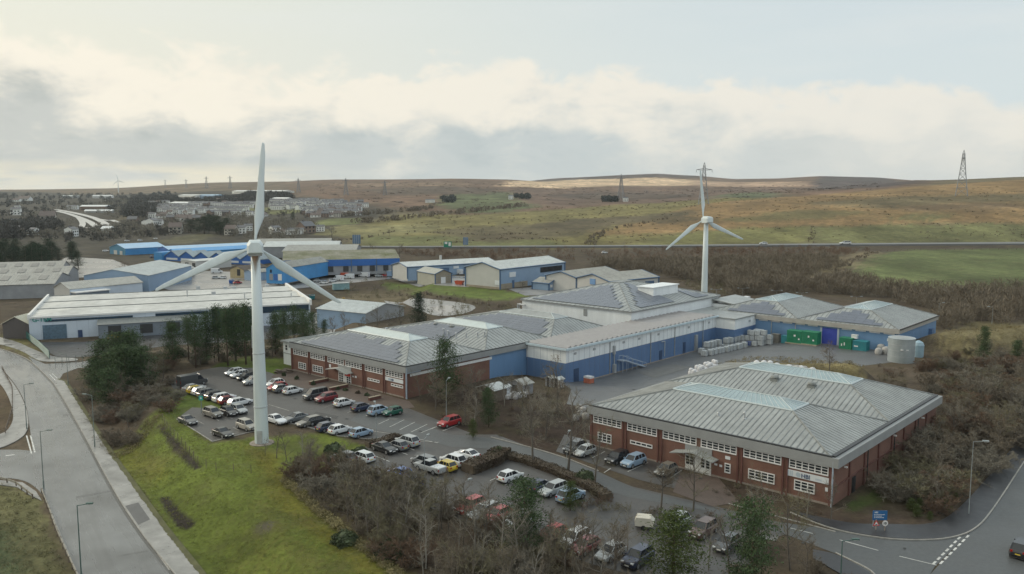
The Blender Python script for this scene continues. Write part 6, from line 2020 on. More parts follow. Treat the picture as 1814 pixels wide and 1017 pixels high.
def pine_meshes(h, seed, kind='scots', m=None):
    r = np.random.default_rng(seed)
    tk, cr = MB(), NB()
    top = np.array((r.uniform(-.3, .3), r.uniform(-.3, .3), h * 0.96))
    tk.tube((0, 0, -0.3), tuple(top), h * 0.016, h * 0.004, 7)
    if kind == 'scots':
        n, lo = 34, 0.42
    elif kind == 'full':
        n, lo = 46, 0.12
    else:
        n, lo = 54, 0.10
    for i in range(n):
        f = lo + (1 - lo) * (i + r.uniform(0, 1)) / n
        p = top * f
        a = i * 2.4 + r.uniform(-.5, .5)
        if kind == 'spruce':
            R_ = h * 0.23 * (1.03 - f) ** 0.8 * r.uniform(0.7, 1.1)
        else:
            R_ = h * (0.21 if kind == 'scots' else 0.30) * (1.12 - f) ** 0.6 * r.uniform(0.35, 1.15) * (1 if f > lo + 0.1 else 0.8)
        d = np.array((cos(a), sin(a), 0.12 if kind != 'spruce' else -0.05))
        e = p + d * R_
        tk.tube(tuple(p), tuple(e), h * 0.004, h * 0.0015, 4)
        for c in range(3):
            ctr = p + d * R_ * (0.45 + 0.3 * c) + r.normal(size=3) * 0.18
            s = h * 0.055 * r.uniform(0.7, 1.3)
            for q in range(48):
                o = r.normal(size=3) * np.array((1, 1, 0.5)) * s
                cr.quad(ctr + o, min(0.2, h * 0.021) * r.uniform(0.6, 1.3), r, 0.35)
    for q in range(60):
        cr.quad(top + r.normal(size=3) * np.array((.05, .05, .04)) * h, h * 0.03, r, 0.35)
    return tk.mesh('trunk', [M_barkp], True), cr.mesh('crown', m or M_pine)

def bush_mesh(rad, ht, seed, m, n=1500, sz=0.16):
    r = np.random.default_rng(seed)
    cr = NB()
    for i in range(n):
        v = unit(r.normal(size=3))
        v[2] = abs(v[2])
        lump = 0.85 + 0.18 * sin(5 * v[0] + seed) * cos(4 * v[1] - seed)
        p = v * np.array((rad, rad, ht)) * lump * r.uniform(0.72, 1.02)
        cr.quad(p, sz * r.uniform(0.6, 1.4), r, 0.7)
    return cr.mesh('foliage', m)

TREES = {}
def register(kind, meshes, h):
    TREES.setdefault(kind, []).append((meshes, h))
for k in range(5):
    register('bare', bare_meshes(9.0, 10 + k, twm=M_tw[(0, 1, 1, 3, 0)[k]], clear=0.28, nb=15, sub=8, twigs=8, tw=0.026), 9.0)
for k in range(3):
    register('slim', bare_meshes(8.0, 30 + k, twm=M_tw[(1, 0, 3)[k]], bark=M_birch if k == 0 else M_bark, clear=0.25, spread=0.25, nb=13, sub=6, twigs=6, tw=0.024), 8.0)
register('leaning', bare_meshes(6.0, 41, lean=0.18, twm=M_tw[0], clear=0.55, spread=0.9, nb=16, sub=9, twigs=10, tw=0.026, r0=0.12), 6.0)
for k in range(6):
    register('shrub', bare_meshes(3.4, 50 + k, stems=9, twm=M_tw[(0, 1, 2, 0, 3, 1)[k]], clear=0.10, nb=6, sub=9, twigs=12, tw=0.022, spread=0.85), 3.4)
for k in range(3):
    register('brush', bare_meshes(2.2, 70 + k, stems=8, twm=M_tw[(2, 3, 0)[k]], clear=0.05, nb=4, sub=5, twigs=6, tw=0.026, spread=0.9), 2.2)
for k in range(3):
    register('scots', pine_meshes(12, 80 + k), 12)
for k in range(3):
    register('fullpine', pine_meshes(9, 90 + k, 'full'), 9)
register('spruce', pine_meshes(11, 99, 'spruce', M_spruce), 11)
register('spruce', pine_meshes(11, 98, 'spruce', M_spruce), 11)
register('ygpine', pine_meshes(8, 97, 'full', M_yg), 8)
for k in range(3):
    register('darkpine', pine_meshes(12, 100 + k, 'full', M_spruce), 12)

CNT = {}
def plant(kind, x, y, h, label, cat='tree', name=None, group=None, var=None, sx=1.0, z=None):
    ls = TREES[kind]
    i = CNT.get(kind, 0)
    CNT[kind] = i + 1
    (tm, cm), h0 = ls[(i if var is None else var) % len(ls)]
    z = hz(x, y) if z is None else z
    s = h / h0
    t = thing(name or ('bare_tree' if kind in ('bare', 'slim', 'leaning') else 'bare_shrub' if kind == 'shrub' else 'scrub_bush' if kind == 'brush' else 'pine_tree'), label, cat, (x, y, z - 0.05), random.uniform(0, 6.28) if kind != 'leaning' else 0.3, group)
    t.scale = (s * sx, s * sx, s)
    for nm, me in (('trunk' if cat == 'tree' else 'stems', tm), ('crown', cm)):
        o = bpy.data.objects.new(nm, me)
        COL.objects.link(o)
        o.parent = t
    return t

def plant_px(kind, px, base, top, label, **k):
    x, y = ground(px, base)
    return plant(kind, x, y, zat(top, x, y) - hz(x, y), label, **k)

def scatter(poly, n, fn, seed=1, mind=0.0, px=True, avoid=()):
    r = random.Random(seed)
    P = [ground(*p) for p in poly] if px else poly
    AV = [[ground(*q) for q in a] for a in avoid]
    xs = [p[0] for p in P]; ys = [p[1] for p in P]
    out = []
    tries = 0
    while len(out) < n and tries < n * 60:
        tries += 1
        x, y = r.uniform(min(xs), max(xs)), r.uniform(min(ys), max(ys))
        if not inpoly(np.array([x]), np.array([y]), P)[0]:
            continue
        if any(inpoly(np.array([x]), np.array([y]), a)[0] for a in AV):
            continue
        if mind and any((x - a) ** 2 + (y - b) ** 2 < mind * mind for a, b in out):
            continue
        out.append((x, y))
        fn(x, y, r)
    return out

# foreground thicket below the lower car park
G1 = 'bare shrubs of the thicket below the lower car park'
T1_ = [(482, 822), (505, 806), (560, 802), (625, 832), (690, 872), (770, 900), (850, 930), (950, 972), (1060, 1012), (1180, 1050), (1180, 1200), (900, 1200), (770, 1080), (700, 1020), (640, 962), (560, 900)]
scatter(T1_, 92, lambda x, y, r: plant('shrub', x, y, r.uniform(2.4, 5.0), 'bare brown shrub in the thicket between the grass bank and the lower car park', 'shrub', group=G1, sx=r.uniform(0.9, 1.3)), 3, 0.9)
scatter(T1_, 22, lambda x, y, r: plant('brush', x, y, r.uniform(1.2, 2.4), 'low bramble clump in the thicket between the grass bank and the lower car park', 'shrub', name='bramble', group='bramble clumps in the thicket below the lower car park', sx=1.3), 4, 0.8)
scatter([(560, 880), (700, 920), (900, 1000), (1100, 1060), (900, 1200), (760, 1060), (660, 970)], 40, lambda x, y, r: plant('slim', x, y, r.uniform(5.0, 8.5), 'thin bare tree standing up out of the thicket below the lower car park', group='thin bare trees in the thicket below the lower car park'), 5, 1.8)
scatter([(500, 830), (560, 812), (640, 846), (760, 900), (800, 950), (700, 960), (600, 900)], 12, lambda x, y, r: plant('bare', x, y, r.uniform(4.5, 7.0), 'bare spreading tree in the upper part of the thicket', group='bare spreading trees in the thicket'), 56, 2.5)
for px, b, tp in ((490, 812, 748), (507, 818, 756), (536, 808, 752), (552, 818, 770), (470, 806, 772)):
    plant_px('slim', px, b, tp, {490: 'thin bare tree just right of the near turbine base', 507: 'thin bare tree with two stems right of the turbine base', 536: 'thin bare tree on the grass in front of the dark saloon', 552: 'small bare tree at the top of the thicket', 470: 'small bare tree close by the turbine base'}[px])
for i, (px, b, tp, lb) in enumerate(((755, 942, 866, 'bare tree with a dark forked trunk in front of the blue cars'), (795, 940, 872, 'thin bare tree left of the red off roader'), (850, 985, 862, 'tall straight bare tree in front of the silver estate'), (918, 1008, 870, 'bare straight tree right of the small pine'), (974, 1015, 925, 'thin bare tree in front of the red hatchback'),
                                     (1080, 985, 905, 'dark bare tree in front of the silver hatchback'), (1111, 975, 880, 'bare tree with level side branches in the middle of the lower car park edge'), (1030, 1010, 900, 'bare tree in front of the white off roader'), (1228, 905, 770, 'tall slim bare tree in front of the works door'), (1256, 1010, 905, 'bare tree between the two pines at the bottom'),
                                     (1292, 1030, 880, 'bare tree left of the dark green pine at the bottom'), (1345, 985, 850, 'bare tree on the verge before the works corner'), (1400, 1010, 850, 'grey bare tree on the corner of the junction'), (1425, 1040, 930, 'low bare tree beside the junction kerb'))):
    plant_px('slim' if i not in (11, 12, 13) else 'bare', px, b, tp, lb)
scatter([(780, 905), (850, 928), (960, 968), (1150, 1012), (1150, 1060), (980, 1040), (860, 985), (780, 940)], 16, lambda x, y, r: plant('bare', x, y, r.uniform(5.5, 8.0), 'bare fine twigged tree screening the front row of parked cars', group='bare trees screening the front row of cars'), 55, 2.5)
for px, b, tp in ((694, 866, 816), (712, 876, 814), (732, 884, 822), (748, 892, 830), (676, 858, 812), (722, 868, 812)):
    plant_px('shrub', px, b, tp, 'tall bare shrub screening the two blue cars', cat='shrub', group='tall bare shrubs in front of the blue cars', sx=1.2)
# planting bed between the works
for i, (px, b, tp, lb, k) in enumerate(((945, 824, 672, 'tall wide bare tree between the two brick works', 'bare'), (1006, 838, 668, 'tall bare tree with ivy green tint left of the near works', 'bare'), (1054, 858, 730, 'bare tree at the end of the hedge by the near works', 'slim'), (820, 705, 640, 'bare tree beside the dark pine at the works corner', 'bare'),
                                       (865, 742, 668, 'bare tree in front of the small garden shed', 'bare'), (893, 720, 655, 'thin bare tree behind the white bags', 'slim'), (925, 730, 660, 'thin bare tree before the blue end wall', 'slim'), (990, 740, 620, 'bare tree against the blue warehouse corner', 'bare'), (965, 780, 690, 'bushy bare tree in the planting bed', 'bare'), (745, 714, 655, 'small bare tree at the corner downpipe of the far works', 'slim'), (840, 760, 690, 'thin bare tree in the planting bed by the red car', 'slim'))):
    plant_px(k, px, b, tp, lb)
plant_px('leaning', 1168, 912, 806, 'small leaning round headed tree in front of the works door')
scatter([(760, 722), (840, 712), (1030, 735), (1036, 786), (960, 800), (850, 768), (790, 745)], 26, lambda x, y, r: plant('brush', x, y, r.uniform(0.8, 1.8), 'low bare shrub in the dark planting bed between the two brick works', 'shrub', group='low shrubs in the dark planting bed', sx=1.3), 6, 1.2)
plant_px('fullpine', 790, 710, 598, 'dark pine standing at the corner of the solar roofed works', var=0, sx=0.95)
plant_px('fullpine', 866, 757, 686, 'small bushy green pine in the planting bed', sx=0.8)
plant_px('ygpine', 838, 776, 742, 'low yellow green conifer beside the bright red car', name='conifer_bush')
scatter([(735, 716), (800, 706), (900, 722), (1000, 730), (1030, 780), (960, 796), (870, 768), (800, 745)], 15, lambda x, y, r: plant('bare', x, y, r.uniform(5.5, 8.5), 'bare brown tree in the planting bed between the two brick works', group='bare trees in the bed between the works'), 61, 2.5)
scatter([(1300, 880), (1400, 905), (1480, 920), (1440, 932), (1340, 915)], 5, lambda x, y, r: plant('slim', x, y, r.uniform(4.5, 6.5), 'thin bare tree along the front of the near works', group='thin bare trees in front of the near works'), 62, 2.5)
# pines along the foreground
plant_px('fullpine', 930, 985, 848, 'small green pine behind the hedge cars', var=1, sx=1.2)
plant_px('ygpine', 1192, 1040, 905, 'yellow green pine near the bottom edge', sx=1.5)
plant_px('fullpine', 1326, 1075, 885, 'dark green pine at the bottom edge, right of the works cars', var=2, sx=0.95)
plant_px('ygpine', 1010, 905, 852, 'low yellow green bush beside the light blue car', cat='shrub', name='bush', sx=1.3)
# hedge bed in the middle of the car park
def hedge(name, pts, wd, ht, label, m, seed, n=2600, flat=True, sz=0.16):
    r = np.random.default_rng(seed)
    t = thing(name, label, 'hedge', (pts[0][0], pts[0][1], hz(*pts[0])))
    cr = NB()
    P = np.array(pts) - np.array(pts[0])
    L = np.concatenate([[0], np.cumsum(np.hypot(*np.diff(P, axis=0).T))])
    for i in range(n):
        s = r.uniform(0, L[-1])
        k = min(len(P) - 2, int(np.searchsorted(L, s) - 1) if s > 0 else 0)
        k = max(k, 0)
        f = (s - L[k]) / (L[k + 1] - L[k])
        c = P[k] * (1 - f) + P[k + 1] * f
        d = unit(P[k + 1] - P[k])
        side = r.uniform(-1, 1)
        face = r.integers(0, 3)
        hh = ht * (0.92 + 0.08 * sin(s * 1.3 + seed))
        if face == 0:
            o, z = side * wd / 2, hh
        else:
            o, z = (1 if face == 1 else -1) * wd / 2, r.uniform(0, hh)
        j = r.normal(size=3) * 0.05
        cr.quad(np.array((c[0] - d[1] * o, c[1] + d[0] * o, z)) + j, sz * r.uniform(0.6, 1.4), r, 0.7)
    me = cr.mesh('foliage', m)
    o = bpy.data.objects.new('foliage', me)
    COL.objects.link(o)
    o.parent = t
    mb = MB()
    for k in range(len(P) - 1):
        d = unit(P[k + 1] - P[k])
        nx = np.array((-d[1], d[0])) * (wd / 2 - 0.12)
        a, b = P[k], P[k + 1]
        mb.ext([(a[0] + nx[0], a[1] + nx[1], -0.2), (b[0] + nx[0], b[1] + nx[1], -0.2), (b[0] - nx[0], b[1] - nx[1], -0.2), (a[0] - nx[0], a[1] - nx[1], -0.2)], (0, 0, ht * 0.9 + 0.1), 0)
    mb.build('branches', [m], t)
    return t
hedge('hedge', pxs([(828, 838), (872, 822), (892, 806)]), 2.6, 1.5, 'clipped brown hedge block beside the white cars in the lower car park', M_hedge, 5, 3200)
hedge('hedge', pxs([(885, 808), (930, 818), (985, 838), (1040, 862), (1075, 884)]), 1.8, 0.9, 'long low brown hedge along the drive above the parked cars', M_hedge, 6, 3600)
hedge('hedge', pxs([(650, 792), (680, 786), (706, 778)]), 1.6, 1.0, 'short brown hedge at the top of the lower car park', M_hedge, 8, 1200)
for px, py, rd, ht, lb in ((880, 812, 1.7, 1.9, 'round dark green bush at the end of the clipped hedge'), (1036, 852, 1.8, 1.7, 'round grey green bush in the hedge by the near works'), (638, 806, 1.7, 1.4, 'dark green bush at the top of the thicket'), (592, 800, 1.9, 1.5, 'dull green bush on the grass edge of the thicket'), (612, 962, 1.8, 1.6, 'dark evergreen bush at the edge of the grass bank'), (690, 985, 2.0, 1.8, 'dark evergreen bush low in the thicket')):
    x, y = ground(px, py)
    me = bush_mesh(rd, ht, int(px), M_ever, 1800)
    t = thing('round_bush', lb, 'bush', (x, y, hz(x, y)))
    o = bpy.data.objects.new('foliage', me); COL.objects.link(o); o.parent = t
    mb = MB(); mb.lathe([(rd * .55, -.1), (rd * .7, ht * .35), (rd * .3, ht * .75)], 10); mb.build('branches', [M_ever], t)
scatter([(1050, 862), (1120, 905), (1060, 915), (1020, 895)], 12, lambda x, y, r: plant('brush', x, y, r.uniform(1.2, 2.2), 'tangled bare shrub at the end of the hedge by the drive', 'shrub', group='shrubs at the end of the hedge'), 8, 0.9)
scatter([(1120, 905), (1260, 905), (1330, 925), (1300, 940), (1160, 930)], 18, lambda x, y, r: plant('brush', x, y, r.uniform(1.0, 2.0), 'bare shrub on the island between drive and lower car park', 'shrub', group='shrubs on the island beside the drive'), 9, 1.2)
scatter([(1320, 960), (1440, 985), (1520, 1040), (1480, 1140), (1250, 1140), (1280, 1010)], 14, lambda x, y, r: plant('shrub', x, y, r.uniform(1.8, 3.4), 'bare shrub at the junction corner by the bottom edge', 'shrub', group='shrubs at the junction corner'), 10, 1.1)
scatter([(1250, 872), (1300, 862), (1470, 905), (1470, 925), (1380, 905)], 14, lambda x, y, r: plant('brush', x, y, r.uniform(0.6, 1.3), 'low bare shrub in the bed under the near works windows', 'shrub', group='low shrubs under the near works windows'), 11, 1.0)
# thicket at the right of the near works
G3 = 'bare shrubs along the lane at the right'
T3 = [(1560, 876), (1600, 898), (1650, 922), (1690, 902), (1745, 848), (1812, 762), (1880, 665), (1900, 640), (1760, 650), (1700, 690), (1668, 730), (1634, 800), (1586, 850)]
scatter(T3, 100, lambda x, y, r: plant('shrub', x, y, r.uniform(3.6, 6.2), 'bare grey brown shrub in the thicket between the near works and the lane', 'shrub', group=G3, sx=r.uniform(1.2, 1.6)), 12, 1.2)
scatter(T3, 26, lambda x, y, r: plant('bare', x, y, r.uniform(5.0, 8.0), 'bare tree in the thicket between the near works and the lane', group='bare trees along the lane at the right'), 13, 3.0)
scatter([(1560, 900), (1640, 924), (1690, 908), (1740, 862), (1700, 850), (1620, 880)], 12, lambda x, y, r: plant('ygpine', x, y, r.uniform(1.0, 1.8), 'low green bramble at the lane edge below the thicket', 'shrub', name='bramble', group='green brambles at the lane edge', sx=1.4), 14, 1.3)
T4 = [(1590, 690), (1600, 660), (1640, 645), (1690, 632), (1760, 622), (1900, 625), (1900, 640), (1760, 660), (1700, 690), (1640, 705), (1610, 705)]
scatter(T4, 30, lambda x, y, r: plant('shrub', x, y, r.uniform(2.2, 4.2), 'bare reddish brown shrub on the rough ground behind the near works', 'shrub', group='bare shrubs on the rough ground behind the near works', sx=1.2), 15, 1.4)
plant_px('fullpine', 1742, 640, 578, 'lone small pine on the tan bank at the right', sx=0.8)
plant_px('fullpine', 1800, 650, 602, 'dark pine at the right edge of the tan bank', var=1)
plant_px('bare', 1470, 668, 598, 'russet bare tree in front of the royal blue door', var=0)
scatter([(1440, 660), (1475, 640), (1560, 640), (1560, 655), (1500, 664)], 4, lambda x, y, r: plant('brush', x, y, r.uniform(1.0, 1.8), 'russet brush at the yard edge beside the grey tank', 'shrub', group='russet brush at the yard edge'), 16, 1.2)
scatter([(1545, 664), (1600, 650), (1610, 690), (1580, 694)], 14, lambda x, y, r: plant('brush', x, y, r.uniform(1.0, 2.2), 'low reddish scrub between the tan mound and the near works', 'shrub', group='low scrub beside the tan mound', sx=1.4), 59, 1.3)
# left thicket and pines beside the pavement
G2 = 'bare shrubs beside the left pavement'
T2_ = [(168, 735), (200, 795), (240, 785), (292, 742), (312, 700), (320, 660), (300, 636), (190, 645), (150, 690)]
scatter(T2_, 42, lambda x, y, r: plant('shrub', x, y, r.uniform(2.4, 4.4), 'bare brown shrub in the thicket beside the left pavement', 'shrub', group=G2, sx=1.5), 17, 1.5)
scatter([(300, 672), (330, 650), (420, 640), (500, 640), (520, 618), (330, 626), (250, 640)], 22, lambda x, y, r: plant('shrub', x, y, r.uniform(2.0, 4.0), 'bare shrub under the row of pines behind the car park', 'shrub', group='bare shrubs under the row of pines', sx=1.2), 18, 1.5)
for i, (px, b, tp) in enumerate(((170, 690, 632), (188, 676, 600), (214, 672, 588), (234, 668, 584), (252, 684, 612), (192, 722, 652), (206, 690, 614), (226, 690, 610), (178, 700, 640))):
    plant_px('fullpine', px, b, tp, 'green pine in the clump between the left pavement and the white factory', group='green pines beside the left pavement', sx=1.5)
for i, (px, b, tp) in enumerate(((308, 650, 568), (335, 640, 560), (347, 652, 556), (366, 644, 552), (388, 640, 540), (404, 648, 545), (418, 640, 540), (436, 646, 536), (446, 640, 546), (488, 628, 552), (505, 636, 548), (522, 626, 540), (540, 634, 548), (556, 622, 552), (575, 616, 566))):
    plant_px('scots' if i % 3 else 'fullpine', px, b, tp, 'tall dark pine in the row between the car park and the white factory', group='tall pines in front of the white factory', sx=0.95)
plant_px('spruce', 742, 592, 518, 'single dark conifer beyond the solar roofs', sx=1.1)
for i, (px, b, tp) in enumerate(((610, 592, 548), (640, 596, 556), (668, 592, 538), (690, 590, 545), (712, 588, 532), (590, 600, 556), (655, 598, 560))):
    plant_px('bare', px, b, tp, 'bare tree between the grey shed and the solar roofs', group='bare trees in front of the grey shed')
scatter([(160, 720), (210, 770), (250, 740), (290, 690), (290, 650), (200, 655), (155, 690)], 14, lambda x, y, r: plant('bare', x, y, r.uniform(4.5, 7.5), 'bare brown tree among the pines beside the left pavement', group='bare trees among the left pines', sx=1.2), 57, 2.2)
scatter([(300, 660), (420, 648), (560, 620), (580, 605), (440, 630), (300, 640)], 12, lambda x, y, r: plant('bare', x, y, r.uniform(5, 8), 'bare tree among the tall pines behind the car park', group='bare trees among the tall pines'), 58, 2.5)
# dark conifers at the left behind the sheds
T6 = [(-60, 470), (40, 455), (165, 462), (172, 480), (120, 478), (20, 485), (-60, 492)]
scatter(T6, 30, lambda x, y, r: plant('darkpine', x, y, r.uniform(9, 16), 'dark conifer in the belt behind the long grey roofs', group='dark conifers behind the long grey roofs', sx=1.5), 19, 5.0)
for px, b, tp, k, lb in ((588, 426, 396, 'bare', 'big round bare tree by the white farmhouse'), (519, 391, 375, 'darkpine', 'round dark evergreen below the estate houses'), (500, 398, 378, 'bare', 'bare tree left of the round dark evergreen'), (709, 458, 428, 'bare', 'bare tree behind the right end of the bright blue shed'), (660, 452, 430, 'bare', 'spreading bare tree by the blue road sign'), (476, 440, 428, 'bare', 'small bare tree behind the grey roofs'), (853, 414, 404, 'bare', 'small bare tree alone in the pale field'), (805, 400, 388, 'bare', 'bare tree on the field boundary'), (690, 418, 404, 'slim', 'thin bare tree by the field wall'),
                         (240, 492, 462, 'bare', 'wide bare tree in front of the sky blue gabled shed'), (222, 488, 458, 'bare', 'bare tree left of the wide one before the sky blue shed'), (885, 505, 492, 'bare', 'bare bush tree at the corner of the largest unit'), (925, 512, 494, 'bare', 'bare tree in front of the low blue grey wing'), (1000, 512, 495, 'bare', 'bare tree before the grey roofed units')):
    plant_px(k, px, b, tp, lb, sx=1.4)
for i, (px, b, tp) in enumerate(((340, 412, 388), (362, 414, 384), (384, 414, 382), (402, 412, 386), (372, 405, 380), (390, 416, 392), (352, 402, 386))):
    plant_px('darkpine', px, b, tp, 'dark tree in the clump left of the turbine blade', group='dark tree clump below the estate', sx=2.2)

# masses nobody could count, seen from far away
def wood(name, polys, n, hr, label, m, seed, width=0.16, per=70, avoid=(), flat=1.0, trunk=True, leafy=0.0, clump=0.0, xy=False):
    r = np.random.default_rng(seed)
    base = []
    for pr in range(4):
        nb_ = NB()
        for i in range(per):
            u = r.uniform(0, 1)
            a = r.uniform(0, 6.28)
            rad = 0.42 * sqrt(r.uniform(0, 1)) * (1 - 0.5 * abs(u - 0.45))
            p = np.array((cos(a) * rad, sin(a) * rad, 0.12 + u * 0.75))
            if r.uniform() < leafy:
                nb_.quad(p, 0.16, r, 0.8)
            else:
                nb_.strip(p, unit(np.array((cos(a) * 0.5, sin(a) * 0.5, 1.0)) + r.normal(size=3) * 0.45), r.uniform(0.14, 0.34), width, r)
        base.append(nb_.arr())
    out = []
    tot = 0
    AV = [[ground(*q) for q in a] for a in avoid]
    for poly in polys:
        P = poly if xy else [ground(*p) for p in poly]
        xs = np.array([p[0] for p in P]); ys = np.array([p[1] for p in P])
        k = 0
        X = r.uniform(xs.min(), xs.max(), n * 30); Y = r.uniform(ys.min(), ys.max(), n * 30)
        mk = inpoly(X, Y, P)
        if clump > 0:
            mk &= (wob(X, Y, clump, seed * 1.0) > r.uniform(-1.4, 0.6, len(X)))
        for a in AV:
            mk &= ~inpoly(X, Y, a)
        X, Y = X[mk][:n], Y[mk][:n]
        Z = H(X, Y)
        for x, y, z in zip(X, Y, Z):
            h = r.uniform(*hr)
            w_ = h * r.uniform(0.8, 1.3) * flat
            t = r.uniform(0, 6.28)
            b = base[r.integers(0, 4)]
            c, s = cos(t), sin(t)
            v = np.stack([(b[:, 0] * c - b[:, 1] * s) * w_ + x, (b[:, 0] * s + b[:, 1] * c) * w_ + y, b[:, 2] * h + z - 0.1 * h], 1)
            out.append(v)
    me = soup(name, np.concatenate(out), m)
    o = bpy.data.objects.new(name, me)
    COL.objects.link(o)
    tag(o, label, 'woodland' if 'wood' in name else name.replace('_', ' '))
    o['kind'] = 'stuff'
    return o
BH = [[(600, 590), (640, 540), (716, 560), (740, 600)]]
wood('scrub_woodland', [[(1040, 470), (1200, 466), (1470, 458), (1500, 474), (1380, 498), (1500, 494), (1600, 514), (1820, 516), (1960, 530), (1960, 575), (1820, 578), (1740, 572), (1660, 585), (1664, 552), (1560, 528), (1400, 519), (1290, 526), (1282, 512), (1160, 486), (1060, 474)]], 1250, (2.5, 6.5), 'dense brown leafless scrub wood behind the works on the right', M_tw[0], 21, 0.028, 150)
wood('scrub_woodland', [[(690, 446), (1500, 442), (1540, 446), (1470, 458), (1200, 466), (1040, 462), (860, 462), (720, 452)]], 520, (1.6, 4.2), 'thin leafless scrub on the slope below the far main road', M_tw[2], 22, 0.03, 100, clump=40)
wood('scrub_woodland', [[(560, 480), (720, 510), (740, 530), (600, 545), (560, 530)], [(770, 520), (900, 536), (930, 560), (840, 570), (760, 560)], [(1200, 500), (1290, 500), (1290, 524), (1240, 520)]], 70, (0.8, 2.2), 'low leafless scrub around the wet ground behind the works', M_tw[3], 23, 0.06, 50)
wood('valley_woodland', [[(-700, 412), (0, 420), (90, 424), (160, 418), (240, 428), (330, 412), (420, 420), (480, 430), (560, 420), (560, 400), (470, 392), (430, 384), (330, 392), (250, 392), (120, 410), (40, 395), (-700, 392)]], 1150, (3.5, 9), 'grey brown leafless trees filling the valley below the far houses', M_tw[1], 24, 0.07, 60, clump=90, leafy=0.1)
wood('valley_woodland', [[(-700, 405), (0, 405), (90, 390), (110, 410), (20, 425), (-700, 425)], [(-600, 392), (-600, 347), (0, 346), (240, 344), (310, 342), (316, 352), (240, 380), (120, 368), (90, 380), (0, 392)], [(310, 356), (360, 356), (420, 352), (440, 344), (510, 346), (520, 352), (420, 362)], [(240, 352), (315, 352), (250, 392), (215, 384)]], 900, (6, 13), 'dark leafless woodland on the far left hillside', mat('far_dark_twigs', (0.062, 0.058, 0.052), 0.9, 0.3, 0.02), 25, 0.12, 50, clump=160, leafy=0.25)
wood('conifer_plantation', [[(781, 352), (803, 352), (808, 360), (786, 360)], [(912, 349), (936, 349), (940, 353), (914, 353)], [(1066, 354), (1090, 354), (1096, 358), (1070, 358)], [(238, 346), (300, 342), (312, 350), (240, 352)], [(488, 346), (508, 345), (512, 351), (490, 352)]], 30, (7, 12), 'small dark conifer plantations on the far moor', mat('far_conifers', (0.040, 0.046, 0.042), 0.9, 0.3, 0.05), 26, 0.2, 60, leafy=0.5)
def hedgerow(pts, wd, n, hr, label, seed, m=None, nm='hedgerow'):
    l = [ground(*p) for p in pts]
    # in ground metres
    poly = ribbon(l, wd)
    o = wood(nm, [poly], n, hr, label, m or M_tw[0], seed, 0.16, 44, leafy=0.25, xy=True)
    del o['kind']
    o['category'] = 'hedge' if nm == 'hedgerow' else nm.replace('_', ' ')
    return o
HR = [([(640, 396), (700, 390), (780, 382), (850, 374), (930, 366)], 26, 110, (4, 8), 'long belt of bare trees across the middle of the far fields'),
      ([(610, 384), (640, 381), (720, 376), (770, 368)], 24, 70, (4, 8), 'belt of bare trees right of the far houses'),
      ([(560, 430), (640, 424), (700, 410), (770, 413), (860, 417), (960, 413)], 3, 70, (1.0, 2.2), 'dark field boundary across the pale fields'),
      ([(1044, 437), (1052, 422), (1080, 408), (1130, 398), (1180, 388)], 9, 80, (1.5, 3), 'dark scrubby gully climbing the hillside'),
      ([(850, 398), (960, 390), (1100, 372), (1240, 353)], 5, 60, (1.0, 2.0), 'low dark wall line below the green valley'),
      ([(1086, 421), (1200, 416), (1300, 405), (1440, 402), (1640, 398), (1814, 394)], 3, 70, (0.6, 1.3), 'wall line along the top of the green roadside fields'),
      ([(1437, 432), (1440, 403)], 5, 26, (0.8, 1.6), 'short wall climbing between two roadside fields'),
      ([(1480, 484), (1500, 470), (1525, 456), (1548, 448)], 6, 46, (1.0, 2.2), 'dark hedge along the left edge of the big green field'),
      ([(1400, 360), (1560, 348), (1700, 346), (1814, 340)], 4, 44, (0.8, 1.6), 'wall line high on the tan hillside'),
      ([(780, 434), (860, 424), (960, 424), (1010, 430)], 8, 60, (0.8, 1.8), 'rushy brown strip in the field above the road'),
      ([(700, 520), (780, 528), (860, 540), (900, 545)], 3, 60, (0.6, 1.2), 'rough wall of scrub along the foot of the green bank')]
for i, (pts, wd, n, hr, lb) in enumerate(HR):
    hedgerow(pts, wd, n, hr, lb, 200 + i)
wood('hill_tufts', [[(640, 432), (700, 384), (900, 366), (1240, 354), (1420, 348), (1814, 330), (1900, 330), (1900, 428), (1100, 434)]], 800, (0.5, 1.4), 'dark rush and heather tufts scattered over the far hillside', mat('heather_tufts', (0.120, 0.092, 0.055), 0.9, 0.35, 0.02), 32, 0.3, 14, flat=3.0, clump=60)
wood('hill_tufts', [[(560, 352), (760, 368), (1100, 360), (1400, 350), (1560, 336), (1560, 322), (900, 324), (560, 326)]], 700, (1.0, 2.4), 'dark heather patches scattered over the far moor', mat('moor_heather', (0.105, 0.075, 0.058), 0.9, 0.35, 0.02), 33, 0.35, 12, flat=6.0, clump=110)
wood('valley_woodland', [[(258, 388), (262, 360), (450, 352), (480, 358), (640, 356), (648, 382), (540, 388), (440, 386)]], 330, (3, 6.5), 'small dark trees between the houses of the far estate', MATS['far_dark_twigs'], 34, 0.14, 40, leafy=0.35)
wood('valley_woodland', [[(-200, 440), (0, 432), (190, 428), (330, 414), (420, 420), (330, 392), (230, 396), (215, 404), (120, 410), (60, 404), (-200, 396)]], 420, (3, 8), 'leafless scrub and trees on the near side of the bright dual road', MATS['far_dark_twigs'], 35, 0.11, 46, clump=50, leafy=0.2)
wood('valley_woodland', [[(-300, 400), (0, 396), (110, 368), (240, 350), (310, 350), (258, 372), (256, 392), (220, 392), (150, 374), (95, 372), (100, 384), (130, 396), (60, 402), (-300, 412)]], 500, (4, 9), 'mixed bare woodland around the bright dual road', M_tw[1], 36, 0.10, 46, clump=60, leafy=0.2)
r_ = np.random.default_rng(5)
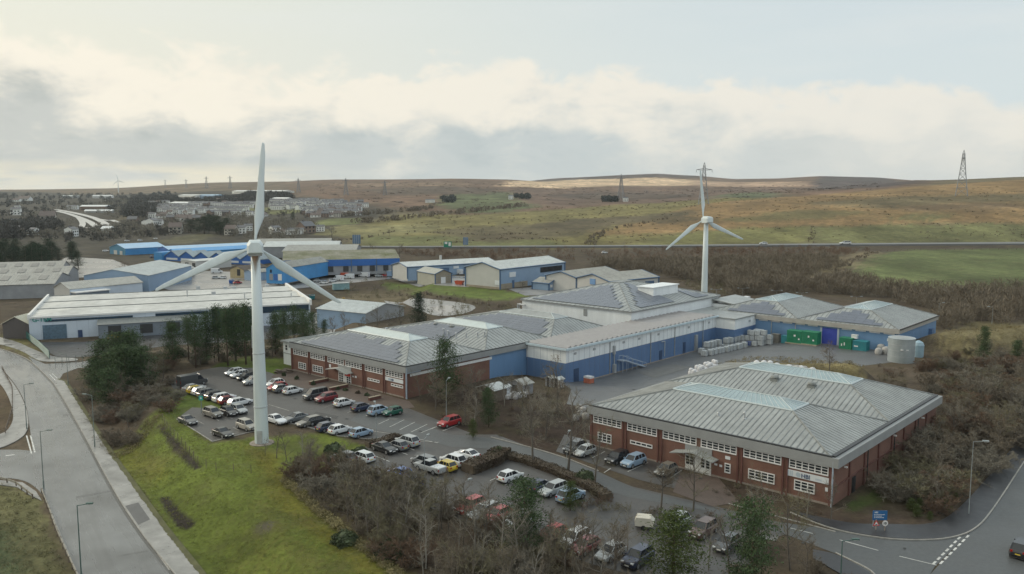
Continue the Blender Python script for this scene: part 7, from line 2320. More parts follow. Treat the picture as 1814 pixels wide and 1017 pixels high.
wood('gorse_scrub', [[(1600, 424), (1640, 408), (1700, 410), (1760, 405), (1814, 408), (1814, 424), (1700, 420)]], 40, (0.8, 1.6), 'dark gorse tufts scattered over the roadside field', M_tw[0], 31, 0.3, 40, leafy=0.9)
# rough grass on banks and mounds
def tufts(name, polys, n, hr, label, m, seed):
    o = wood(name, polys, n, hr, label, m, seed, 0.10, 18, flat=1.6)
    return o
tufts('rough_grass', [[(1230, 654), (1320, 635), (1450, 635), (1534, 657), (1515, 672), (1420, 664), (1290, 662)], [(1648, 622), (1664, 592), (1720, 574), (1814, 578), (1890, 588), (1890, 612), (1740, 614)]], 900, (0.35, 0.8), 'pale dead grass on the mound and bank behind the near works', M_tuft, 41)
tufts('rough_grass', [[(-200, 858), (0, 856), (66, 892), (112, 1000), (128, 1060), (-200, 1060)]], 1500, (0.25, 0.55), 'tussocky dull grass inside the road bend at the lower left', mat('dull_grass_blades', (0.12, 0.115, 0.055), 0.9, 0.35, 0.3), 42)
tufts('rough_grass', [[(540, 880), (600, 925), (660, 975), (740, 1040), (720, 1044), (640, 978), (570, 922), (500, 858), (505, 842)]], 700, (0.3, 0.7), 'pale dry grass fringe between the bank and the thicket', mat('fringe_grass_blades', (0.22, 0.19, 0.09), 0.9, 0.3, 0.3), 43)
tufts('bank_grass', [[(205, 806), (262, 745), (318, 705), (320, 744), (378, 788), (450, 778), (480, 812), (505, 850), (560, 908), (650, 972), (740, 1040), (420, 1040), (300, 935)]], 5200, (0.10, 0.28), 'short uneven green grass on the bank below the near turbine', mat('bank_grass_blades', (0.13, 0.165, 0.032), 0.9, 0.35, 0.2, col2=(0.19, 0.19, 0.042)), 45)
tufts('rough_grass', [[(150, 760), (200, 808), (240, 775), (262, 742), (290, 735), (250, 790), (205, 815)]], 240, (0.3, 0.6), 'dry grass at the foot of the left thicket', M_tuft, 44)
# ------------------------------------------------------------------ street furniture
M_post = mat('lamp_post_grey', (0.17, 0.20, 0.19), 0.5, 0.1, 2)
M_postg = mat('lamp_post_green', (0.06, 0.11, 0.10), 0.5, 0.1, 2)
M_pst = mat('pale_lamp_post', (0.27, 0.30, 0.31), 0.5, 0.1, 2)
M_lens = mat('lamp_lens', (0.55, 0.56, 0.55), 0.3, 0.05)
M_wood = mat('weathered_timber', (0.15, 0.12, 0.095), 0.85, 0.25, 2)
def lamp(px, base, top, label, arms=((1, 0),), m=None, group=None, al=1.1, r=0.075):
    if m is M_pipe:
        m, r = M_pst, 0.048
    x, y = ground(px, base)
    z = hz(x, y)
    h = zat(top, x, y) - z
    t = thing('street_lamp', label, 'street lamp', (x, y, z), 0, group)
    mb = MB()
    mb.tube((0, 0, -0.3), (0, 0, 1.2), r * 1.5, r * 1.5, 8)
    mb.tube((0, 0, 1.2), (0, 0, h), r, r * 0.65, 8)
    for a in arms:
        mb.tube((0, 0, h - 0.05), (a[0] * al, a[1] * al, h + 0.1), r * 0.6, r * 0.55, 6)
    mb.build('post', [m or M_post], t)
    for a in arms:
        hb = MB()
        p = np.array((a[0] * al, a[1] * al, h + 0.1))
        d = np.array((a[0], a[1], 0.0)); d /= np.linalg.norm(d)
        n = np.array((-d[1], d[0], 0))
        hb.ext([tuple(p - n * 0.13 - d * 0.15), tuple(p + n * 0.13 - d * 0.15), tuple(p + n * 0.16 + d * 0.55), tuple(p - n * 0.16 + d * 0.55)], (0, 0, 0.14), 0)
        o = hb.build('lantern', [m or M_post], t)
        lb = MB()
        q = p + d * 0.2
        lb.ext([tuple(q - n * 0.1 - d * 0.2), tuple(q + n * 0.1 - d * 0.2), tuple(q + n * 0.1 + d * 0.28), tuple(q - n * 0.1 + d * 0.28)], (0, 0, -0.05), 0)
        lb.build('lens', [M_lens], o)
    return t
lamp(145, 1034, 895, 'nearest green lamp post of the left road, by the bottom edge', ((1, 0.1),), M_postg)
lamp(77.7, 866, 764, 'dark lamp post at the corner of the left side road', ((1, 0.1),))
lamp(47.5, 761, 681, 'lamp post on the curved left pavement', ((1, 0.1),))
lamp(168, 793, 700, 'lamp post on the right pavement before the bare thicket', ((-1, 0.1),))
lamp(121, 683, 628, 'lamp post at the mouth of the white factory side road', ((-1, 0),))
lamp(791, 738, 674, 'pale lamp post behind the bright red car', ((0.3, 1),), M_pipe)
lamp(667, 783, 717, 'thin lamp post at the top of the lower car park', ((-0.3, 1),), M_pipe)
lamp(752.5, 850, 777, 'thin lamp post between the blue cars and the pickup', ((0.3, 1),), M_pipe)
lamp(820, 908, 855, 'short lamp post left of the red off roader', ((0.6, 0.6),), M_pipe)
lamp(1004, 838, 770, 'pale lamp post beside the hedge and the tall ivy tree', ((0.3, 1),), M_pipe)
lamp(1716, 912, 782, 'lamp post inside the thicket by the right lane', ((1, -0.3),), M_pipe)
lamp(1488, 1050, 958, 'green lamp post at the junction by the bottom edge', ((1, 0),), M_postg)
lamp(1662, 570, 537, 'grey lamp post at the corner of the pale blue works', ((1, 0),), M_pipe)
lamp(1757, 575, 544, 'lamp post on top of the tan bank', ((-1, 0),), M_pipe)
for px, tp, lb in ((1516, 526, 'twin armed lamp between the two pyramid roofs'), (1419, 519, 'twin armed lamp behind the left pyramid roof'), (1375, 515, 'twin armed lamp left of the left pyramid roof'), (1315, 511, 'twin armed lamp beside the two white vans'), (1268, 513, 'twin armed lamp right of the second turbine')):
    lamp(px, tp + 34, tp, lb, ((1, 0), (-1, 0)), M_pipe, al=1.4)

def fence(pts, label, h, gap, name='post_fence', rails=(0.5, 0.95), pr=0.05, rr=0.015, m=None, px=True, cat='fence', rm=None, box=False):
    l = [ground(*p) for p in pts] if px else pts
    t = thing(name, label, cat, (l[0][0], l[0][1], hz(*l[0])))
    O = np.array((l[0][0], l[0][1], hz(*l[0])))
    L = [0.0]
    for p, q in zip(l[:-1], l[1:]):
        L.append(L[-1] + hypot(q[0] - p[0], q[1] - p[1]))
    n = max(2, int(L[-1] / gap))
    P = []
    for i in range(n + 1):
        s = L[-1] * i / n
        x, y = float(np.interp(s, L, [p[0] for p in l])), float(np.interp(s, L, [p[1] for p in l]))
        P.append(np.array((x, y, hz(x, y))) - O)
    for p in P[:100]:
        mb = MB()
        lean = np.array((random.uniform(-.03, .03), random.uniform(-.03, .03), h))
        mb.tube(tuple(p - np.array((0, 0, .3))), tuple(p + lean), pr, pr, 5)
        mb.build('post', [m or M_wood], t)
    for k in rails:
        mb = MB()
        for p, q in zip(P[:-1], P[1:]):
            a, b = p + np.array((0, 0, h * k)), q + np.array((0, 0, h * k))
            if box:
                d = unit(b - a) ; n_ = np.array((-d[1], d[0], 0)) * 0.04
                mb.ext([tuple(a - n_), tuple(a + n_), tuple(a + n_ + (0, 0, 0.28)), tuple(a - n_ + (0, 0, 0.28))], tuple(b - a), 0)
            else:
                mb.tube(tuple(a), tuple(b), rr, rr, 4, 0, False)
        mb.build('rail', [rm or m or M_wood], t)
    return t
fence([(74, 874), (88, 910), (100, 945), (118, 985), (135, 1022), (160, 1080)], 'low timber posted crash barrier along the left road', 0.75, 2.2, 'crash_barrier', (0.62,), 0.11, m=M_wood, rm=mat('rail_beige', (0.27, 0.25, 0.21), 0.7, 0.2, 1), cat='barrier', box=True)
fence([(-30, 850), (0, 852), (30, 862), (58, 884)], 'low timber posted barrier round the side road corner', 0.75, 2.2, 'crash_barrier', (0.62,), 0.11, m=M_wood, rm=MATS['rail_beige'], cat='barrier', box=True)
fence([(4, 655), (22, 690), (22, 730), (10, 768), (-40, 790)], 'rail fence behind the curved left pavement', 1.0, 2.4, 'rail_fence', (0.5, 0.92), 0.07, 0.04)
fence([(288, 745), (298, 762), (326, 792), (352, 824), (380, 834), (445, 838)], 'thin post and wire fence along the top of the grass bank', 1.25, 2.6, 'wire_fence', (0.4, 0.7, 0.95), 0.045, 0.008)
fence([(330, 690), (310, 712), (300, 735)], 'short wire fence beside the left row of cars', 1.25, 2.4, 'wire_fence', (0.5, 0.95), 0.045, 0.008)
fence([(30, 588), (50, 602), (70, 618), (88, 636)], 'green palisade fence at the corner of the white factory', 2.2, 1.1, 'palisade_fence', (0.15, 0.3, 0.45, 0.6, 0.75, 0.9), 0.06, 0.13, m=mat('palisade_green', (0.03, 0.12, 0.11), 0.6, 0.1, 1))
fence([(98, 645), (118, 645), (146, 640)], 'grey gate railing across the white factory entrance', 1.8, 1.4, 'gate_railing', (0.1, 0.5, 0.95), 0.06, 0.03, m=M_post, cat='railing')
fence([(1044, 766), (1050, 770), (1070, 776)], 'short handrail at the corner of the near works', 1.1, 1.2, 'handrail', (0.5, 0.97), 0.03, 0.03, m=M_galv, cat='railing')
fence([(1560, 446), (1640, 443), (1720, 443), (1814, 443), (1900, 442)], 'long field fence along the top of the big green field', 1.3, 6.0, 'field_fence', (0.5, 0.9), 0.12, 0.03)
fence([(1690, 572), (1740, 570), (1814, 566)], 'fence at the back of the tan bank', 1.4, 3.0, 'field_fence', (0.5, 0.9), 0.07, 0.02)
fence([(1120, 812), (1134, 818), (1146, 812)], 'low hoop barrier beside the pale blue off roader', 0.8, 1.4, 'hoop_barrier', (0.95,), 0.03, 0.03, m=M_galv, cat='railing')

def signboard(px, base, w_, z0, z1, panelm, label, name='sign', xd=(1, 0), posts=2, pm=None, cat='sign', z=None):
    x, y = ground(px, base)
    zz = hz(x, y)
    t = thing(name, label, cat, (x, y, zz), atan2(xd[1], xd[0]))
    for k in ([-w_ * 0.42, w_ * 0.42] if posts == 2 else [0]):
        mb = MB()
        mb.box(k - 0.06, k + 0.06, 0.0, 0.1, -0.3, z1 - 0.02)
        mb.build('post', [pm or M_galv], t)
    mb = MB()
    mb.box(-w_ / 2, w_ / 2, -0.05, -0.003, z0, z1)
    p = mb.build('panel', [panelm], t)
    return t, p
M_sb = mat('blue_sign_face', (0.02, 0.12, 0.30), 0.45, 0.03)
t, p = signboard(1557.5, 936, 2.3, 1.35, 2.9, M_sb, 'blue notice board with white lines beside the junction', 'notice_board')
BOARD = t
text_mesh('HBI', 0.34, 'lettering', M_white, p, (-0.85, -0.06, 2.5), (1, 0), 0.01, 0.012)
for k, (l0, l1) in enumerate(((1.35, 0), (0.85, 0), (1.1, 0))):
    mb = MB()
    z = 2.2 - k * 0.24
    mb.box(-0.9, -0.72, -0.065, -0.05, z, z + 0.11)
    x = -0.6
    r = random.Random(k)
    while x < -0.6 + l0:
        w_ = r.uniform(0.07, 0.12)
        mb.box(x, x + w_, -0.065, -0.05, z, z + r.choice((0.11, 0.09, 0.11)))
        x += w_ + 0.035
    mb.build('text_line', [M_white], p)
x, y = ground(1549, 938.5)
BOARD.scale = (0.76,) * 3
t = thing('warning_sign', 'red bordered triangular hump sign below the blue notice board', 'road sign', (x, y - 0.4, hz(x, y)))
mb = MB(); mb.box(-0.07, 0.07, 0.0, 0.1, -0.3, 1.8); mb.build('post', [M_plinth], t)
mb = MB(); mb.ext([(-0.52, -0.03, 0.85), (0.52, -0.03, 0.85), (0, -0.03, 1.75)], (0, 0.03, 0)); tp = mb.build('red_border', [mat('sign_red', (0.5, 0.02, 0.03), 0.45, 0.0)], t)
mb = MB(); mb.ext([(-0.33, -0.04, 0.95), (0.33, -0.04, 0.95), (0, -0.04, 1.53)], (0, 0.009, 0)); mb.build('white_face', [M_white], tp)
mb = MB(); mb.ext([(0.2, -0.05, 1.0)] + [(0.2 * cos(k * pi / 8), -0.05, 1.0 + 0.13 * sin(k * pi / 8)) for k in range(1, 8)] + [(-0.2, -0.05, 1.0)], (0, 0.008, 0)); mb.build('hump_symbol', [M_black], tp)
x, y = ground(1564.5, 940)
t.scale = (0.78,) * 3
t = thing('speed_sign', 'round white 10 speed sign beside the triangular sign', 'road sign', (x, y - 0.4, hz(x, y)))
mb = MB(); mb.box(-0.06, 0.06, 0.0, 0.1, -0.3, 1.75); mb.build('post', [M_plinth], t)
mb = MB(); mb.tube((0, -0.03, 1.38), (0, 0.0, 1.38), 0.46, 0.46, 22); tp = mb.build('red_border', [mat('faded_sign_red', (0.40, 0.30, 0.30), 0.5, 0.0)], t)
mb = MB(); mb.tube((0, -0.04, 1.38), (0, -0.031, 1.38), 0.42, 0.42, 22); mb.build('white_face', [M_white], tp)
text_mesh('10', 0.52, 'lettering', M_black, tp, (-0.31, -0.055, 1.2), (1, 0), 0.006, 0.02)
t.scale = (0.78,) * 3
t, p = signboard(357, 731, 0.75, 2.3, 3.1, mat('sea_green_sign', (0.02, 0.33, 0.27), 0.5, 0.02), 'small sea green sign on a grey post by the car park grass', 'parking_sign', posts=1, pm=M_post)
mb = MB(); mb.tube((0.0, 0.05, 3.0), (0.0, 0.05, 3.7), 0.05, 0.05, 6); mb.build('post_top', [M_post], t)
mb = MB(); mb.box(-0.12, 0.12, -0.06, -0.05, 2.55, 2.85); mb.build('emblem', [M_white], p)
M_sgb = mat('road_sign_back', (0.10, 0.17, 0.27), 0.5, 0.05)
for px, b, w_, z0, z1, m, lb in ((632, 445, 5.4, 5.0, 11.0, M_sgb, 'big grey blue road sign back left of the main road trees'), (825, 439, 3.6, 2.0, 7.5, M_sgb, 'narrow grey blue road sign back beside the main road'), (793, 441, 5.5, 1.2, 5.2, mat('green_road_sign', (0.01, 0.20, 0.13), 0.5, 0.02), 'green and white direction sign beside the main road')):
    t, p = signboard(px, b, w_, z0, z1, m, lb, 'road_sign', cat='road sign')
    if px == 793:
        part('white_patch', M_white, p, (-2.0, -0.2, -0.07, -0.05, 3.4, 4.9), (0.6, 2.2, -0.07, -0.05, 2.0, 4.6))
    else:
        part('panel_rib', M_galv, p, *[(k - 0.08, k + 0.08, -0.1, -0.05, z0, z1) for k in (-w_ / 4, 0, w_ / 4)])

# ------------------------------------------------------------------ things in the yard
M_ibc = mat('milky_tank_plastic', (0.62, 0.65, 0.67), 0.5, 0.12, 1.5)
M_ibcb = mat('blue_tank_plastic', (0.03, 0.08, 0.32), 0.5, 0.12, 1.5)
M_cage = mat('cage_steel', (0.33, 0.35, 0.37), 0.45, 0.1, 1)
M_bag = mat('white_woven_bag', (0.62, 0.62, 0.64), 0.8, 0.15, 2)
M_bagd = mat('dirty_woven_bag', (0.38, 0.37, 0.36), 0.8, 0.2, 2)
def ibc_meshes():
    a = MB(); a.box(-0.55, 0.55, -0.47, 0.47, 0.16, 1.08); a.tube((0, 0, 1.08), (0, 0, 1.15), 0.15, 0.15, 8)
    c = MB()
    for x in (-0.58, -0.2, 0.2, 0.58):
        for y in (-0.5, 0.5):
            c.box(x - 0.02, x + 0.02, y - 0.02, y + 0.02, 0.14, 1.12)
    for y in (-0.17, 0.17):
        for x in (-0.58, 0.58):
            c.box(x - 0.02, x + 0.02, y - 0.02, y + 0.02, 0.14, 1.12)
    for z in (0.35, 0.62, 0.88, 1.12):
        for y in (-0.5, 0.5):
            c.box(-0.6, 0.6, y - 0.015, y + 0.015, z - 0.018, z + 0.018)
        for x in (-0.58, 0.58):
            c.box(x - 0.015, x + 0.015, -0.5, 0.5, z - 0.018, z + 0.018)
    p = MB(); p.box(-0.6, 0.6, -0.5, 0.5, 0.10, 0.15)
    for x in (-0.5, 0, 0.5):
        p.box(x - 0.07, x + 0.07, -0.5, 0.5, 0.0, 0.10)
    return a.mesh('tank', [M_ibc]), c.mesh('cage', [M_cage]), p.mesh('pallet', [M_galv])
IBC = ibc_meshes()
def ibc(x, y, z, label, group, s=1.15, blue=False, bare=False):
    t = thing('bulk_container', label, 'liquid container', (x, y, z), SITE_R + random.uniform(-.05, .05), group)
    t.scale = (s, s, s)
    for nm, me in (('tank', IBC[0]), ('cage', IBC[1]), ('pallet', IBC[2])):
        o = bpy.data.objects.new(nm, me); COL.objects.link(o); o.parent = t
        if nm == 'tank' and blue:
            o.material_slots[0].link = 'OBJECT'; o.material_slots[0].material = M_ibcb
    return t
g_ = 'caged bulk containers along the blue warehouse'
for row, (p, q, n) in enumerate((((1244, 627), (1312, 612), 11), ((1250, 631), (1318, 616), 11))):
    a, b = ground(*p), ground(*q)
    for k in range(n):
        f = k / (n - 1)
        x, y = a[0] + (b[0] - a[0]) * f, a[1] + (b[1] - a[1]) * f
        x, y = x + random.uniform(-.25, .25), y + random.uniform(-.25, .25)
        for l in range(2 if row == 0 and k not in (0, 5) else 1):
            ibc(x, y, hz(x, y) + 0.05 + l * 1.45, 'white caged liquid container in the double row beside the blue warehouse wall', g_, 1.25)
for a_, b_, lv, bl in ((-103.6, 207.6, 1, 0), (-102.1, 207.4, 1, 1), (-100.6, 207.5, 1, 0), (-99.2, 208.2, 2, 0), (-103.6, 209.2, 2, 0), (-102.1, 209.2, 3, 0), (-100.6, 209.2, 3, 0), (-99.2, 209.8, 3, 0), (-103.6, 210.8, 3, 0), (-102.1, 210.8, 3, 0), (-100.6, 210.8, 3, 0), (-97.8, 210.4, 2, 0)):
    x, y = site(a_, b_)
    for l in range(lv):
        ibc(x, y, hz(x, y) + 0.05 + l * 1.32, 'blue caged container at the front of the stacked white ones' if bl else 'white caged liquid container in the stack at the yard corner', None if bl else 'stacked white containers at the yard corner', blue=bool(bl))
def lump_mesh(seed, w_=0.5, h=1.05, n=10):
    r = np.random.default_rng(seed)
    prof = [(0.42, 0), (0.52, 0.12), (0.56, 0.5), (0.50, 0.85), (0.34, 1.0), (0.12, 1.08)]
    vs, fs = [], []
    for i, (rad, z) in enumerate(prof):
        for k in range(n):
            t = 2 * pi * k / n
            sq = 1 / max(abs(cos(t)), abs(sin(t))) ** 0.55
            j = 1 + r.uniform(-.09, .09)
            vs.append((rad * sq * cos(t) * j, rad * sq * sin(t) * j, z * h * (1 + r.uniform(-.03, .03))))
    for i in range(len(prof) - 1):
        for k in range(n):
            fs.append((i * n + k, i * n + (k + 1) % n, (i + 1) * n + (k + 1) % n, (i + 1) * n + k))
    fs.append(tuple(range((len(prof) - 1) * n, len(prof) * n)))
    me = bpy.data.meshes.new('bulk_bag'); me.from_pydata(vs, [], fs); me.materials.append(M_bag)
    me.polygons.foreach_set('use_smooth', [True] * len(fs))
    return me
BAGS = [lump_mesh(k) for k in range(4)]
def bag(x, y, z, label, group, s=1.0, m=None):
    o = bpy.data.objects.new('bulk_bag', random.choice(BAGS))
    COL.objects.link(o)
    o.location = (x, y, z); o.rotation_euler = (random.uniform(-.08, .08), random.uniform(-.08, .08), SITE_R + random.uniform(-.3, .3)); o.scale = (s, s, s * random.uniform(0.85, 1.15))
    if m:
        o.material_slots[0].link = 'OBJECT'; o.material_slots[0].material = m
    tag(o, label, 'bag', group)
for row, (p, q) in enumerate((((1224, 666), (1264, 650)), ((1229, 669), (1268, 652)))):
    a, b = ground(*p), ground(*q)
    for k in range(9):
        f = k / 8
        x, y = a[0] + (b[0] - a[0]) * f, a[1] + (b[1] - a[1]) * f
        bag(x, y, hz(x, y) + 0.1, 'full white bulk bag in the long heap at the left edge of the yard', 'white bulk bags heaped in the yard', 0.95)
        if k % 3 != 1:
            bag(x, y, hz(x, y) + 0.95, 'full white bulk bag in the long heap at the left edge of the yard', 'white bulk bags heaped in the yard', 0.8)
for px, py, lb in ((1340, 655, 'left of three black tubs with white heaps behind the near works roof'), (1353, 655, 'middle of three black tubs with white heaps behind the near works roof'), (1364, 655.5, 'right of three black tubs with white heaps behind the near works roof')):
    x, y = ground(px, py)
    t = thing('tub', lb, 'tub', (x, y, hz(x, y)))
    mb = MB(); mb.lathe([(0.5, 0), (0.62, 1.5), (0.66, 1.55), (0.6, 1.55)], 14); mb.build('barrel', [mat('black_tub_plastic', (0.03, 0.035, 0.045), 0.5, 0.1)], t)
    mb = MB(); mb.lathe([(0.6, 1.5), (0.5, 1.75), (0.15, 1.95)], 12); mb.build('white_fill', [M_bag], t)
for k in range(10):
    x, y = ground(1376 + k * 7, 656.5 + k * 0.9)
    bag(x, y, hz(x, y) + 0.05, 'dull white bag in the line behind the near works rooflight', 'bags lined up behind the near works', 1.25, M_bagd if k % 3 else M_bag)
for px, py in ((899, 707), (906, 706), (913, 707), (920, 705), (928, 704), (932, 699), (910, 701)):
    x, y = ground(px, py)
    bag(x, y, hz(x, y), 'white sack in the heap beside the garden sheds', 'white sacks by the garden sheds', 0.95)
for px, py in ((1020, 745), (1028, 738), (1033, 730), (1037, 742), (1026, 727)):
    x, y = ground(px, py)
    bag(x, y, hz(x, y), 'wrapped white bale stacked at the left end of the near works', 'wrapped bales at the end of the near works', 0.95, M_bagd)
def container(a0, a1, b0, b1, h, m, label, name='shipping_container', z=0.05, ribs=True, cat='container'):
    x, y = site(a0, b0)
    t = thing(name, label, cat, (x, y, hz(*site((a0 + a1) / 2, (b0 + b1) / 2)) + z), SITE_R)
    W, D = a1 - a0, b1 - b0
    mb = MB()
    mb.box(0, W, 0, D, 0.12, h)
    if ribs:
        k = 0.3
        while k < W - 0.2:
            mb.box(k, k + 0.10, -0.04, 0, 0.25, h - 0.15)
            k += 0.32
        k = 0.3
        while k < D - 0.2:
            mb.box(W, W + 0.04, k, k + 0.10, 0.25, h - 0.15)
            k += 0.32
    mb.build('shell', [m], t)
    mb = MB()
    for z0 in (0, h - 0.02):
        mb.box(-0.05, W + 0.05, -0.06, D + 0.05, z0, z0 + 0.14)
    mb.build('frame', [m], t)
    return t
t = container(-93.6, -89.6, 211.6, 214.2, 3.1, M_green, 'left half of the big green steel store in the yard', 'steel_store', z=0.3)
part('label_plate', M_white, t, (1.9, 2.4, -0.06, -0.045, 1.7, 2.2), (3.1, 3.5, -0.06, -0.045, 0.9, 1.3))
part('skid', M_stone, t, (-0.3, 4.0, -0.5, 2.6, -0.3, 0.0))
t = container(-89.5, -85.4, 211.6, 214.2, 3.1, M_green, 'right half of the big green steel store in the yard', 'steel_store', z=0.3)
part('label_plate', M_white, t, (1.6, 2.0, -0.06, -0.045, 1.7, 2.2), (2.9, 3.3, -0.06, -0.045, 0.9, 1.3))
part('skid', M_stone, t, (0.0, 4.1, -0.5, 2.6, -0.3, 0.0))
t = container(-80.0, -76.9, 212.4, 214.9, 2.7, M_green, 'green shipping container right of the royal blue door')
part('label_plate', M_white, t, (0.5, 0.8, -0.06, -0.045, 0.7, 1.3), (1.2, 1.45, -0.06, -0.045, 0.9, 1.7))
t = container(-76.7, -73.3, 212.6, 215.1, 2.3, M_teal, 'teal blue shipping container beside the green one')
part('label_plate', M_white, t, (0.4, 1.4, -0.06, -0.045, 0.9, 1.2))
t = container(-77.6, -76.2, 214.0, 215.0, 0.8, M_white, 'white box standing on top of the teal blue container', 'box', z=2.75, ribs=False, cat='box')
t = container(-95.4, -93.9, 212.2, 213.8, 1.9, M_teal, 'small teal tank at the left end of the green store', 'tank_box', ribs=False, cat='tank')
t = container(-98.6, -96.6, 213.2, 214.6, 2.3, mat('pallet_wood', (0.21, 0.20, 0.18), 0.8, 0.2, 1.5), 'grey timber rack against the pale blue works wall', 'timber_rack', cat='rack')
t = container(-104.0, -101.8, 213.5, 214.9, 3.6, M_sign, 'tall white sheeted stack in front of the pale blue wall', 'sheeted_stack', ribs=False, cat='stack')
x, y = ground(1595.6, 640)
t = thing('storage_tank', 'big grey cylindrical tank at the corner of the pale blue works', 'tank', (x, y, hz(x, y)))
mb = MB(); mb.lathe([(2.95, -0.5), (2.95, 5.5), (3.02, 5.5), (3.02, 5.7), (2.9, 5.7)], 32); mb.build('shell', [mat('grey_tank_steel', (0.33, 0.37, 0.39), 0.45, 0.14, 0.5, metal=0.2)], t)
mb = MB(); mb.lathe([(2.9, 5.62), (1.5, 5.85), (0.1, 5.95)], 24); mb.build('roof', [M_roof], t)
mb = MB()
for z in (1.5, 2.9, 4.2):
    mb.lathe([(2.95, z - 0.05), (3.0, z - 0.03), (3.0, z + 0.03), (2.95, z + 0.05)], 28)
mb.build('hoop', [M_galv], t)
part('label_plate', M_white, t, (-1.4, -0.9, -3.02, -2.6, 3.1, 3.3), (-0.2, 0.3, -3.05, -2.9, 3.1, 3.3))
x, y = ground(1626, 632)
t = thing('storage_tank', 'narrow pale blue domed tank right of the big grey tank', 'tank', (x, y, hz(x, y)))
mb = MB(); mb.lathe([(1.25, 0), (1.3, 2.9), (1.0, 3.6), (0.3, 4.0)], 18); mb.build('shell', [mat('pale_blue_tank', (0.28, 0.40, 0.48), 0.45, 0.08, 1)], t, smooth=False)
for px, py, s in ((1552, 618, 1.0), (1560, 622, 1.3), (1568, 616, 0.9), (1556, 628, 1.1), (1570, 628, 1.2)):
    x, y = ground(px, py)
    bag(x, y, hz(x, y), 'grey sheeted heap between the teal container and the big tank', 'sheeted heaps beside the big tank', s * 1.3, M_bagd)
# garden sheds behind the planting bed
def hut(px, base, w_, d, h, hr, wm, rm, label, name='garden_shed', cat='shed', rz=SITE_R):
    x, y = ground(px, base)
    t = thing(name, label, cat, (x, y, hz(x, y)), rz)
    mb = MB()
    mb.add([(0, 0, -.3), (w_, 0, -.3), (w_, 0, h), (w_ / 2, 0, hr), (0, 0, h), (0, d, -.3), (w_, d, -.3), (w_, d, h), (w_ / 2, d, hr), (0, d, h)], [(0, 1, 2, 3, 4), (9, 8, 7, 6, 5), (0, 4, 9, 5), (1, 6, 7, 2)])
    mb.build('wall', [wm], t)
    mb = MB()
    for p, q in (((-0.25, h - 0.1), (w_ / 2, hr + 0.05)), ((w_ / 2, hr + 0.05), (w_ + 0.25, h - 0.1))):
        mb.ext([(p[0], -0.3, p[1]), (q[0], -0.3, q[1]), (q[0], d + 0.3, q[1]), (p[0], d + 0.3, p[1])], (0, 0, 0.1))
    mb.build('roof', [rm], t)
    part('door', M_gutter, t, (w_ * 0.3, w_ * 0.6, -0.06, 0, 0, 1.9))
    return t
hut(846, 706, 4.5, 3.5, 2.3, 3.0, M_wood, M_lr, 'open shelter with a pale shining roof behind the bare trees', 'shelter', 'shelter')
hut(900, 696, 4.0, 3.0, 2.2, 2.9, M_grdoor, M_gr, 'grey garden shed by the white sacks')
hut(884, 702, 1.6, 1.6, 2.0, 2.2, M_sign, M_lr, 'narrow white cabinet by the garden sheds', 'cabinet', 'cabinet')
hut(966, 684, 1.6, 1.4, 1.8, 2.1, M_grdoor, M_gr, 'left of two small grey cabinets at the blue end wall', 'cabinet', 'cabinet')
hut(980, 686, 1.6, 1.4, 1.8, 2.1, M_pw, M_lr, 'right, paler of two small cabinets at the blue end wall', 'cabinet', 'cabinet')
x, y = ground(1043, 679)
t = thing('pallet_load', 'red and white load on a pallet by the warehouse corner', 'pallet load', (x, y, hz(x, y)), SITE_R)
part('crate', mat('faded_red_crate', (0.42, 0.13, 0.08), 0.7, 0.2, 2), t, (-0.9, 0.9, -0.7, 0.7, 0.15, 1.2))
part('cover', M_bag, t, (-0.92, 0.92, -0.72, 0.72, 1.2, 1.6))
part('pallet', M_wood, t, (-1.0, 1.0, -0.8, 0.8, 0.0, 0.14))
# court in front of the solar roofed works
for i, (px, py, lb) in enumerate(((503, 666, 'left of three dark clipped cones on the brick court'), (526, 672, 'middle of three dark clipped cones on the brick court'), (555, 682, 'right of three dark clipped cones on the brick court'))):
    x, y = ground(px, py)
    t = thing('clipped_shrub', lb, 'shrub', (x, y, hz(x, y)))
    me = bush_mesh(0.55, 0.9, 300 + i, M_ever, 260, 0.2); o = bpy.data.objects.new('foliage', me); COL.objects.link(o); o.parent = t
for i, (px, py) in enumerate(((612, 692), (634, 697), (650, 701), (664, 706), (598, 690))):
    x, y = ground(px, py)
    t = thing('low_shrub', 'small dark shrub in the bed by the works entrance walk', 'shrub', (x, y, hz(x, y)), 0, 'small shrubs by the works entrance walk')
    me = bush_mesh(0.6, 0.6, 320 + i, M_hedge if i % 2 else M_ever, 220, 0.2); o = bpy.data.objects.new('foliage', me); COL.objects.link(o); o.parent = t
for a0, a1, b0, b1, lb in ((-146.2, -145.7, 97.8, 102.4, 'low dark brick wall left of the works entrance walk'), (-138.6, -138.1, 97.4, 101.8, 'low dark brick wall right of the works entrance walk'), (-126.2, -125.7, 97.6, 100.4, 'low dark brick wall near the right corner of the solar roofed works')):
    x, y = site(a0, b0)
    t = thing('low_wall', lb, 'wall', (x, y, hz(x, y)), SITE_R)
    part('brickwork', M_brick_dk, t, (0, a1 - a0, 0, b1 - b0, -0.3, 0.6))
    part('coping', M_stone, t, (-0.05, a1 - a0 + 0.05, -0.05, b1 - b0 + 0.05, 0.6, 0.68))
